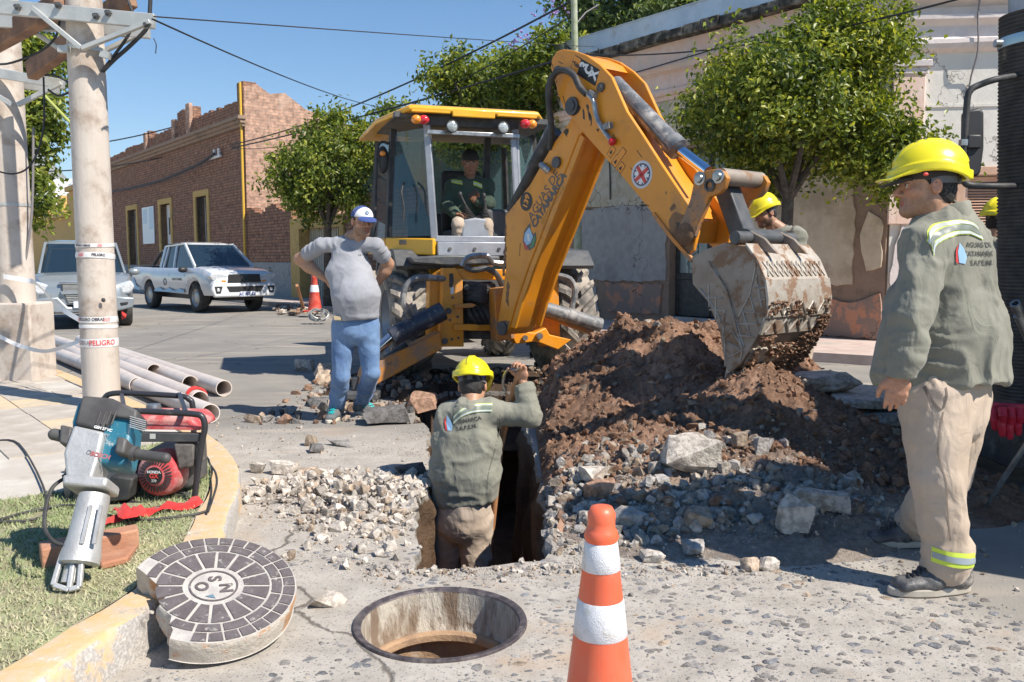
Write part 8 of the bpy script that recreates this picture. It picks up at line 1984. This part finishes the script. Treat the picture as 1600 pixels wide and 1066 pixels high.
for k in range(4):Hm(MB().beam(hp_(158+k*8,643,.077),hp_(150+k*8,664,.077),.006,.008,up=hn),'top_rib',M_TBL,tc_,bevel=.002)
for k in range(6):Hm(MB().beam(hp_(203,651+k*3.2,.076),hp_(228,658+k*3.2,.076),.003,.004,up=hn),'vent_slot',M_ALU,tc_)
hpr('front_plate',[(135,682),(181,692),(172,735),(163,764),(124,762),(120,724)],-.05,.082,M_ALU,bevel=.012,seg=3)
hpr('gear_block',[(121,758),(189,762),(186,779),(120,775)],-.06,.085,M_ALU,bevel=.012,seg=2)
b1_,b2_=hp_(148,774,.02),hp_(127,864,.02);Hm(MB().lathe([(.055,0),(.058,.02),(.061,.17),(.066,.2),(.072,.23),(.072,.262),(.05,.27)],b1_,b2_-b1_,28),'barrel',M_ALU)
for a,b_ in(((142,790),(128,850)),((158,790),(147,850))):Hm(MB().beam(hp_(*a,.08),hp_(*b_,.085),.012,.012,up=hn),'barrel_rib',M_ALU)
Hm(MB().cyl(hp_(122,862,.02),hp_(110,912,.02),.034,n=16),'chuck',M_ALU)
rt=MB()
for a,b_ in(((97,868),(83,915)),((116,871),(108,922)),((128,873),(124,918)),((97,868),(120,870)),((84,914),(108,922)),((108,922),(125,917))):rt.beam(hp_(*a,.055),hp_(*b_,.055),.018,.02,up=hn)
Hm(rt,'retainer',M_ALU,bevel=.004)
sp_m=MB()
for x in(104,142):sp_m.tube([hp_(x+(t_*-2),862+t_*22,.03)+Vector((math.cos(t_*40),0,math.sin(t_*40)*.3))*.013 for t_ in np.linspace(0,1,40)],.0035,5)
Hm(sp_m,'retainer_springs',M_STL)
Hm(MB().tube([hp_(86,679,.02),hp_(112,686,.02)],.024,14).ell(hp_(85,679,.02),.024),'side_grip',M_TBL);hpr('grip_mount',[(108,675),(127,679),(124,708),(106,704)],-.03,.06,M_TBL,bevel=.01)
Hm(MB().tube([hp_(114,704,.0),hp_(113,725,.0),hp_(108,742,.0),hp_(100,748,0)],.017,10,sm=4),'trigger_handle',M_TBL)
hpr('grip_mount',[(196,694),(212,698),(207,722),(192,720)],.0,.1,M_TBL,bevel=.01);Hm(MB().tube([hp_(209,709,.075),hp_(258,716,.09)],.021,16).ell(hp_(258.5,716,.09),.0212).cyl(hp_(207,708,.075),hp_(213,709.5,.075),.03,n=16),'side_grip',M_TBL)
hx=(hp_(180,691)-hp_(137,681)).normalized();hy_=hn.cross(hx)
def ht(s,px,py,sz,m_,o,par,**k):return text('print',s,sz,m_,fmat(hp_(px,py,o),hx,hy_,hn),par,ext=.0004,**k)
ht('GSH 27 VC',161,670,.0155,M_DECW,.0765,tc_,bold=.0005);ht('Professional',159,677,.013,mat('decal_dim',(.4,.4,.4),rough=.5),.0765,tc_)
ht('BOSCH',157,712,.024,mat('faded_red',(.4,.12,.12),rough=.6),.084,hm_,bold=.0008);Hm(MB().lathe([(.007,.002),(.0085,.002),(.0085,0)],hp_(139,707,.083),hn,16),'maker_ring',M_DGR)
Hm(MB().tube([hp_(100,748,0),hp_(82,762,.02),hp_(72,790,.05),hp_(70,825,.06),hp_(84,846,.06),hp_(100,852,.03)],.0075,8,sm=6),'power_cord',M_BLK)
for pts,lb in(([G(-20,690,ZC+.01),G(30,694,ZC+.01),G(75,795,ZC+.01),G(-10,816,ZC+.01)],'black cord trailing to the left edge'),([G(325,800,ZC+.02),G(338,760,.2),G(337,740,.2),G(330,728,ZC+.02)],'black cord over the grass by the yellow kerb'),([G(0,812,ZC+.01),G(60,796,ZC+.01),G(120,790,ZC+.01),G(200,812,ZC+.01),G(290,806,ZC+.01),G(325,798,ZC+.012)],'black cord running under the generator')):
 MB().tube(pts,.006,6,sm=6).build('power_cord',M_BLK,label=lb,cat='cord')
def rag(pts,wd,lb,seed):
 pts=catmull([Vector(p)for p in pts],5);vs=[];rr=random.Random(seed)
 for i,p in enumerate(pts):
  w_=wd*(.8+.3*math.sin(i*.7+seed));tl_=.02+.012*math.sin(i*1.3+seed);d_=(pts[min(i+1,len(pts)-1)]-pts[max(i-1,0)]).normalized();s_=Vector((-d_.y,d_.x,0))
  for k in range(5):vs.append(p+s_*w_*(k/4-.5)+Vector((0,0,.012+tl_*math.sin(k/4*PI)+.012*math.sin(k*2.5+i))))
 return MB().add(vs,[(i*5+k,(i+1)*5+k,(i+1)*5+k+1,i*5+k+1)for i in range(len(pts)-1)for k in range(4)]).build('red_cloth',M_RED,label=lb,cat='cloth',ang=180)
rag([G(150,826,ZC),G(185,815,ZC),G(220,806,ZC),G(262,800,ZC),G(312,789,ZC)],.085,'long red cloth strip lying in front of the generator',1);rag([G(185,800,ZC+.03),G(205,806,ZC+.04),G(226,803,ZC+.03)],.1,'pinkish red folded cloth lump by the hammer barrel',4)
M_CLAY=mat('terracotta',(.42,.19,.11),(.5,.26,.16),8,rough=.85,bump=.5,bs=50,dirt=(.5,.4,.33),da=(.6,.75),ds=7)
cl=empty('clay_channel',G(140,872,ZC),'broken terracotta channel piece lying on the grass behind the hammer bit','clay piece')
for pts,h_ in(([(62,878),(215,848),(218,858),(66,892)],.085),([(150,878),(214,862),(200,882),(158,892)],.03)):
 MB().prism([G(x,y,ZC-.005)for x,y in pts],(0,0,0),(0,0,h_)).build('clay_wall',M_CLAY,cl,bevel=.008)
# ==== VEHICLES
M_WHT=mat('car_white',(.66,.67,.69),(.7,.71,.72),2,rough=.25,coat=.8,rvar=.03);M_SILV=mat('car_silver',(.27,.3,.32),(.3,.33,.35),2,rough=.35,metal=.3,coat=.6,rvar=.03)
M_CGL=glass('car_glass',(.015,.03,.045),.9,.03);M_PLAS=mat('black_plastic',(.025,.025,.027),rough=.5);M_TYC=mat('car_tyre',(.035,.034,.033),(.07,.065,.06),9,rough=.85);M_LMP=mat('headlamp',(.6,.63,.66),(.85,.87,.9),25,rough=.1,coat=1,metal=.3);M_RIM=mat('steel_rim',(.45,.44,.42),rough=.4,metal=.5);M_BLUEB=mat('decal_sky',(.2,.5,.75),rough=.3);M_PLATE=mat('plate_white',(.65,.7,.8),rough=.4)
def interp(tab,x):
 xs_=[t_[0]for t_ in tab];return[float(np.interp(x,xs_,[t_[i]for t_ in tab]))for i in range(1,len(tab[0]))]
def car(nm,label,org,ang,S_,m,pickup,grille,plate,W=.92):
 """local frame: +x to the nose, y across, z up; S_ = stations (x, sill z, belt z, half width) of the lower body"""
 M_=Matrix.Translation(org)@Matrix.Rotation(ang,4,'Z');r_=empty(nm,org,label,'pickup truck' if pickup else 'car',M=M_)
 def Cc(mb,n,mm,par=r_,**k):return mb.build(n,mm,par,local=True,**k)
 wx=(0,3.08 if pickup else 2.85);wr=.385
 xs_=sorted(set([s[0]for s in S_]+list(np.linspace(S_[0][0],S_[-1][0],46))+[w_+wr*1.22*math.cos(a)for w_ in wx for a in np.linspace(0,PI,13)]));vs=[];K=9
 for x in xs_:
  z0,z1,hw=interp(S_,x);zb=z0
  for w_ in wx:
   if abs(x-w_)<wr*1.22:zb=max(zb,wr+math.sqrt(max(0,(wr*1.22)**2-(x-w_)**2))-.02)
  zb=min(zb,z1-.12);pr=[(hw*.93,zb),(hw,zb+(z1-zb)*.25),(hw*1.005,zb+(z1-zb)*.55),(hw*.985,z1-.1),(hw*.93,z1-.015),(hw*.8,z1+.012)]
  row=[(x,y,z)for y,z in pr]+[(x,0,z1+.035)]+[(x,-y,z)for y,z in reversed(pr)];K=len(row);vs+=row
 fs=[(i*K+k,(i+1)*K+k,(i+1)*K+k+1,i*K+k+1)for i in range(len(xs_)-1)for k in range(K-1)]
 fs+=[tuple(range(K)),tuple((len(xs_)-1)*K+k for k in reversed(range(K)))]
 Cc(MB().add(vs,fs),'body',m,ang=32);Cc(MB().box(S_[0][0]+.1,S_[-1][0]-.2,-.55,.55,.32,.6),'underbody',M_PLAS)
 L_=S_[-1][0]
 if pickup:cab_=[(.72,1.18,.8),(.84,1.76,.67),(1.0,1.82,.67),(1.8,1.84,.68),(2.12,1.8,.68),(3.0,1.22,.82)]
 else:cab_=[(-.75,1.1,.82),(-.6,1.66,.68),(0,1.76,.68),(1.3,1.77,.68),(1.62,1.72,.68),(2.5,1.12,.8)]
 b_z=1.16 if pickup else 1.04
 def cl(x,y,z):return(x,y,z)
 A,B,C_,D_,E_,F2_=cab_
 roof=[(B[0],B[2],B[1]),(C_[0],C_[2],C_[1]),(D_[0],D_[2],D_[1]),(E_[0],E_[2],E_[1])]
 mb=MB()
 rv=[(x,s*y,z)for s in(1,-1)for x,y,z in roof]+[(x,s*(y*.7),z+.035)for s in(1,-1)for x,y,z in roof]
 for i in range(3):mb.quad(rv[i],rv[i+1],rv[8+i+1],rv[8+i]);mb.quad(rv[8+i],rv[8+i+1],rv[12+i+1],rv[12+i]);mb.quad(rv[4+i],rv[5+i],rv[13+i],rv[12+i])
 mb.quad(rv[0],rv[8],rv[12],rv[4]);mb.quad(rv[3],rv[11],rv[15],rv[7]);Cc(mb,'roof',m,ang=60)
 for s in(1,-1):
  for(x0,y0,z0),(x1,y1,z1),w_ in(((A[0],A[2],b_z),(B[0],B[2],B[1]),.12),((F2_[0],F2_[2],b_z+.04),(E_[0],E_[2],E_[1]),.08),((1.62,.8,b_z),(1.6,.67,D_[1]-.02),.09),((.0 if not pickup else .95,.81,b_z),(.1 if not pickup else 1.05,.67,1.74),.08)):
   Cc(MB().beam((x0,s*y0,z0),(x1,s*y1,z1),w_,.05,up=(0,1,0)),'pillar',m,bevel=.01)
  Cc(MB().beam((B[0],s*B[2],B[1]),(E_[0],s*E_[2],E_[1]+.01),.05,.05),'roof_rail',m,bevel=.01)
  Cc(MB().quad((A[0]+.05,s*(A[2]-.02),b_z),(F2_[0]-.03,s*(F2_[2]-.02),b_z),(E_[0],s*(E_[2]-.015),E_[1]-.02),(B[0],s*(B[2]-.015),B[1]-.02)),'side_window',M_CGL,smooth=False)
  Cc(MB().ell((F2_[0]-.35,s*1.0,1.12),(.08,.13,.08)),'wing_mirror',M_PLAS if pickup else m)
  for x in((1.55,2.55)if pickup else(.7,1.7)):Cc(MB().box(x-.3,x-.14,s*(W-.01)-.015,s*(W-.01)+.015,.93,.96),'door_handle',M_PLAS,bevel=.006);Cc(MB().box(x-.005,x+.005,s*W-.008,s*W+.003,.5,1.0),'door_gap',M_PLAS)
 Cc(MB().quad((F2_[0],.76,b_z+.03),(F2_[0],-.76,b_z+.03),(E_[0]+.0,-.62,E_[1]),(E_[0]+.0,.62,E_[1])),'windscreen',M_CGL,smooth=False);Cc(MB().quad((A[0]-.01,.74,b_z),(A[0]-.01,-.74,b_z),(B[0]-.01,-.6,B[1]-.03),(B[0]-.01,.6,B[1]-.03)),'rear_window',M_CGL,smooth=False)
 for s in(-.38,.38):Cc(MB().box(1.75,1.9,s-.22,s+.22,.9,1.35).box(1.78,1.86,s-.12,s+.12,1.37,1.55),'seat',M_PLAS,bevel=.03)
 for w_ in wx:
  for s in(1,-1):
   c_=(w_,s*.76,wr);o=Cc(MB().lathe([(.24,-.115),(.33,-.125),(.375,-.1),(wr,-.05),(wr,.05),(.375,.1),(.33,.125),(.24,.115)],c_,(0,s,0),36),'wheel',M_TYC,ang=50)
   Cc(MB().lathe([(.245,.11),(.23,.07),(.19,.05),(.15,.085),(.08,.1),(0,.1)],c_,(0,s,0),28),'rim',M_RIM if pickup else M_GALV,o,ang=40)
 for q in grille:Cc(MB().prism([(L_+q[0],y,z)for y,z in q[1]],(0,0,0),(q[2],0,0)),q[3],q[4],bevel=q[5])
 Cc(MB().box(L_+.055,L_+.07,plate[0]-.2,plate[0]+.2,plate[1]-.065,plate[1]+.065),'number_plate',M_PLATE,bevel=.004)
 if plate[2]:text('plate_text',plate[2],.1,mat('plate_blue',(.05,.06,.2),rough=.5),fmat((L_+.073,plate[0],plate[1]-.01),(0,1,0),(0,0,1),(1,0,0)),r_,ext=.001,local=True,bold=.003)
 return r_,Cc,L_
A_=Vector((.714,-.70,0));org=Vector((-9.86,25.05,0));ang=math.atan2(-.714,.70)
SP=[(-1.15,.6,1.18,.9),(-.9,.54,1.19,.92),(.72,.5,1.17,.93),(2.9,.46,1.18,.93),(3.2,.46,1.19,.93),(3.65,.46,1.14,.92),(3.9,.46,1.07,.89),(4.02,.48,.98,.84),(4.08,.52,.86,.78)]
mir=lambda p:[(-y,z)for y,z in p]
HL=[(.43,.99),(.84,1.06),(.92,.98),(.86,.86),(.46,.82)]
GRP=[(-.02,[(-.42,1.01),(.42,1.01),(.46,.8),(-.46,.8)],.07,'grille',M_PLAS,.01),(-.06,[(-.86,.78),(.86,.78),(.92,.62),(.84,.42),(-.84,.42),(-.92,.62)],.12,'bumper',M_WHT,.04),(.02,[(-.52,.7),(.52,.7),(.44,.55),(-.44,.55)],.05,'lower_intake',M_PLAS,.01)]
for q in(HL,mir(HL)):GRP.append((-.26,q,.24,'headlight',M_LMP,.03))
for s in(1,-1):GRP.append((.02,[(s*.62,.7),(s*.84,.7),(s*.8,.52),(s*.68,.52)],.05,'fog_lamp',M_PLAS,.01));GRP.append((.04,[(s*.7,.65),(s*.78,.65),(s*.78,.57),(s*.7,.57)],.04,'fog_lens',M_LMP,.01));GRP.append((-.02,[(s*.5,.85),(s*.62,.86),(s*.62,.82),(s*.5,.81)],.03,'indicator',M_LAMB,0))
pk_,Cc,L_=car('pickup_truck','white double cab pickup with blue wave decal parked by the brick house',org,ang,SP,M_WHT,True,GRP,(0.05,.5,'AC 757 CE'))
Cc(MB().lathe([(.06,.0),(.085,.0),(.085,.02),(.06,.02)],(L_+.055,0,.9),(1,0,0),24).beam((L_+.065,-.06,.93),(L_+.065,.06,.93),.015,.015).beam((L_+.065,0,.85),(L_+.065,0,.93),.02,.015),'emblem',M_CHR)
Cc(MB().tube([(.62,.72,1.6),(-.1,.76,1.1)],.04,8).tube([(.62,-.72,1.6),(-.1,-.76,1.1)],.04,8).tube([(.62,-.72,1.62),(.62,.72,1.62)],.04,8).tube([(.66,.72,1.6),(.66,.76,1.05)],.04,8).tube([(.66,-.72,1.6),(.66,-.76,1.05)],.04,8),'roll_bar',M_PLAS)
Cc(MB().box(-1.12,.66,-.8,.8,1.21,1.23),'bed_cover',M_DGR)
for s in(-1,):
 wv_=[(x,.53+.05+.035*math.sin(x*9)+.08*(x<.2))for x in np.linspace(.55,2.55,40)]
 Cc(MB().prism([(x,s*.938,z)for x,z in wv_]+[(2.55,s*.938,.5),(.55,s*.938,.5)],(0,0,0),(0,s*.004,0)),'wave_decal',M_BLUEB,smooth=False)
 Cc(MB().prism([(x,s*.938,z)for x,z in((-1.1,.9),(-.95,.85),(-.75,.62),(-.5,.55),(-.55,.5),(-1.1,.56))],(0,0,0),(0,s*.004,0)),'wave_decal',M_BLUEB,smooth=False)
 text('door_text','AGUAS DE CATAMARCA',.09,M_DECG,fmat((2.1,s*.944,.86),(1,0,0),(0,0,1),(0,-1,0)),pk_,ext=.001,local=True,sx=.62)
 Cc(MB().lathe([(.07,0),(.1,0),(.1,.003),(.07,.003)],(1.3,s*.94,.78),(0,-1,0),20),'door_logo',M_DECG,smooth=False)
Cc(MB().box(-1.17,-1.14,-.9,-.78,.75,1.0).box(-1.17,-1.14,.78,.9,.75,1.0),'tail_lights',M_LRED)
hd2=Vector((.46,-.888,0));a2=math.atan2(hd2.y,hd2.x);fc=P(131,440,16.6);org2=Vector((fc.x,fc.y,0))-hd2*3.75
SS=[(-1.0,.5,1.0,.82),(-.8,.42,1.1,.9),(2.4,.4,1.08,.93),(2.9,.4,1.1,.92),(3.4,.42,1.05,.88),(3.68,.46,.93,.78),(3.76,.5,.86,.66)]
HL2=[(.46,.84),(.84,.97),(.92,.85),(.82,.7),(.5,.68)]
GS=[(-.02,[(-.4,.9),(.4,.9),(.38,.77),(-.38,.77)],.06,'grille',M_DGR,.01),(-.02,[(-.36,.7),(.36,.7),(.26,.52),(-.26,.52)],.06,'grille',M_DGR,.01),(-.12,[(-.9,.62),(-.46,.66),(-.3,.46),(.3,.46),(.46,.66),(.9,.62),(.86,.42),(.5,.34),(-.5,.34),(-.86,.42)],.15,'bumper',M_SILV,.03),(.0,[(-.44,.94),(.44,.94),(.43,.9),(-.43,.9)],.06,'grille_trim',M_CHR,.006),(.0,[(-.42,.77),(.42,.77),(.4,.7),(-.4,.7)],.07,'grille_trim',M_SILV,.01)]
for q in(HL2,mir(HL2)):GS.append((-.32,q,.3,'headlight',M_LMP,.04))
for s in(1,-1):GS.append((-.02,[(s*.62,.52),(s*.78,.54),(s*.76,.48),(s*.64,.46)],.06,'fog_lamp',M_PLAS,.01))
for k in range(5):GS.append((.03,[(-.37,.885-k*.024),(.37,.885-k*.024),(.37,.875-k*.024),(-.37,.875-k*.024)],.02,'grille_bar',M_GALV,0));GS.append((.03,[(-.33+k*.012,.685-k*.034),(.33-k*.012,.685-k*.034),(.33-k*.012,.672-k*.034),(-.33+k*.012,.672-k*.034)],.02,'grille_bar',M_GALV,0))
car('silver_car','silver sport utility car parked behind the two concrete poles',org2,a2,SS,M_SILV,False,GS,(0,.5,''))
# ---- lorry at the right: suction hose, mirror, chassis
M_TRK=mat('truck_dark',(.05,.05,.05),(.09,.085,.08),6,rough=.6,dirt=(.22,.2,.17),da=(.55,.75),ds=4);M_RUB=mat('hose_rubber',(.03,.03,.03),(.055,.052,.05),14,rough=.75,bump=.4,bs=40,dirt=(.2,.17,.13),da=(.62,.75),ds=7)
tk=empty('suction_truck',(4.2,4.6,0),'dark lorry at the right edge carrying a thick suction hose','truck')
def T(mb,n,m,**k):return mb.build(n,m,tk,**k)
T(MB().box(3.35,5.9,3.0,6.1,.62,.8).box(3.3,5.9,3.5,6.05,1.25,1.32),'chassis',M_TRK,bevel=.01);T(MB().box(3.36,5.8,3.45,6.05,.8,1.25),'tool_locker',M_TRK,bevel=.02)
T(MB().lathe([(0,0),(1.0,0),(1.05,.1),(1.05,2.3),(1.0,2.4),(0,2.4)],(4.45,3.4,1.95),(0,1,0),40),'tank',mat('tank_grey',(.4,.42,.42),rough=.5));T(MB().box(3.4,5.9,2.72,3.36,.7,3.0),'driver_cab',mat('truck_white',(.65,.66,.66),rough=.4),bevel=.08)
for y in(3.9,5.1):
 T(MB().lathe([(.0,0),(.3,.02),(.48,-.01),(.52,.05),(.52,.3),(.0,.3)],(3.42,y,.52),(1,0,0),36),'wheel',M_TYRE)
T(MB().box(3.0,3.35,4.3,5.9,.4,.46).box(3.0,3.02,4.3,5.9,.3,.62),'side_guard',M_TRK);T(MB().box(2.96,2.99,4.9,5.9,0.66,.74),'light_strip',M_GALV)
T(MB().box(2.95,3.4,4.9,5.95,.12,1.0),'step_box',M_TRK,bevel=.015)
hc=P(1567,300,4.5);r0=.17;pr=[];z=-.0
hx0=2.66+r0+.04
for k in range(190):z=k*.0195;pr+=[(r0-.004,z),(r0+.004,z+.007),(r0+.004,z+.013)]
h0,h1=P(1563,640,4.5),P(1569,20,4.5);h0.x+=r0;h1.x+=r0;ax=(h1-h0).normalized()
hs_=empty('suction_hose',h0,'thick black corrugated suction hose standing at the right edge','hose')
base=h0-ax*(h0.z-.62);ln_=(h1-base).length
MB().lathe([(r,zz)for r,zz in pr if zz<ln_],base,ax,36).build('hose',M_RUB,hs_,ang=80);MB().lathe([(.0,0),(r0-.04,0),(r0-.035,1.4)],base+ax*(ln_-.02),ax,28).build('pipe',M_GRYM,hs_)
q=P(1567,64,4.5);q.x+=r0;MB().lathe([(r0+.006,-.025),(r0+.009,0),(r0+.006,.025)],base+ax*((q-base).dot(ax)),ax,36).build('clamp',mat('clamp_blue',(.3,.45,.55),rough=.35,metal=.5),hs_);p=P(1564,68,4.36);MB().cyl(p,p-Vector((.03,0,0)),.02,n=10).build('clamp_bolt',M_STL,hs_)
mr=empty('wing_mirror',P(1530,200,4.3),'black lorry mirror on a bent tube arm above the yellow helmet','mirror');m3=lambda x,y,d=0:P(x,y,4.35+d)
MB().tube([m3(1640,112,.3),m3(1566,122),m3(1530,133),m3(1516,142),m3(1511,160),m3(1507,220),m3(1503,270),m3(1507,285),m3(1520,290),m3(1566,291),m3(1640,290,.3)],.0165,10,sm=4).build('mirror_arm',M_BLK,mr)
MB().prism([m3(1511,172),m3(1532,168),m3(1538,175),m3(1538,230),m3(1533,270),m3(1527,276),m3(1509,276)],(0,0,0),(.02,.1,0)).build('mirror_housing',M_PLAS,mr,bevel=.015,seg=3);MB().box(0,.07,-.02,.05,-.035,.035,Matrix.Translation(m3(1509,222))).build('mirror_clamp',M_PLAS,mr,bevel=.008);MB().beam(m3(1500,223,-.02),m3(1510,223,-.02),.03,.03).build('clamp_screw',M_STL,mr)
gl=empty('work_gloves',P(1575,645,4.1),'pair of red work gloves hanging over the lorry step','gloves');M_GLV=mat('glove_red',(.35,.01,.03),(.45,.02,.05),9,rough=.5,bump=.3)
MB().beam(P(1548,636,4.1),P(1640,642,4.1),.02,.05).build('cuff',M_GLV,gl,bevel=.02)
for k,(x,y0,y1,d)in enumerate(((1553,640,672,0),(1564,648,682,-.02),(1576,650,686,-.02),(1589,650,680,-.02),(1566,638,660,-.05),(1579,638,664,-.05),(1592,640,662,-.05))):MB().tube([P(x,y0,4.1+d),P(x+1,(y0+y1)/2,4.08+d),P(x+2,y1-4,4.1+d)],[.02,.021,.017],10).ell(P(x+2,y1-4,4.1+d),.017).build('glove_finger',M_GLV,gl)
MB().beam(P(1540,634,4.2),P(1650,640,4.3),.12,.03).build('step_plate',M_TRK,tk)
MB().tube([G(1536,801,.01),P(1570,745,4.25),P(1640,640,4.1)],[.008,.014,.014],8).build('steel_rod',M_STL,label='thin steel rod leaning against the lorry step',cat='rod')
MB().pipe(P(1586,474,3.9),P(1600,505,3.95),.022,.015,18).tube([P(1592,492,3.93),P(1615,545,4.0)],.024,10).build('pipe_end',M_STL,label='open steel pipe end poking in at the right edge',cat='pipe')
# ==== AIR
m=bpy.data.materials.new('haze');m.use_nodes=True;nt=m.node_tree;nt.nodes.remove(nt.nodes['Principled BSDF']);v=nt.nodes.new('ShaderNodeVolumePrincipled')
v.inputs['Density'].default_value=.00014;v.inputs['Color'].default_value=(.8,.9,1,1);v.inputs['Anisotropy'].default_value=0;nt.links.new(v.outputs[0],nt.nodes['Material Output'].inputs['Volume'])
MB().box(-2640,420,-80,3060,-3,480).build('haze',m,kind='stuff',smooth=False)
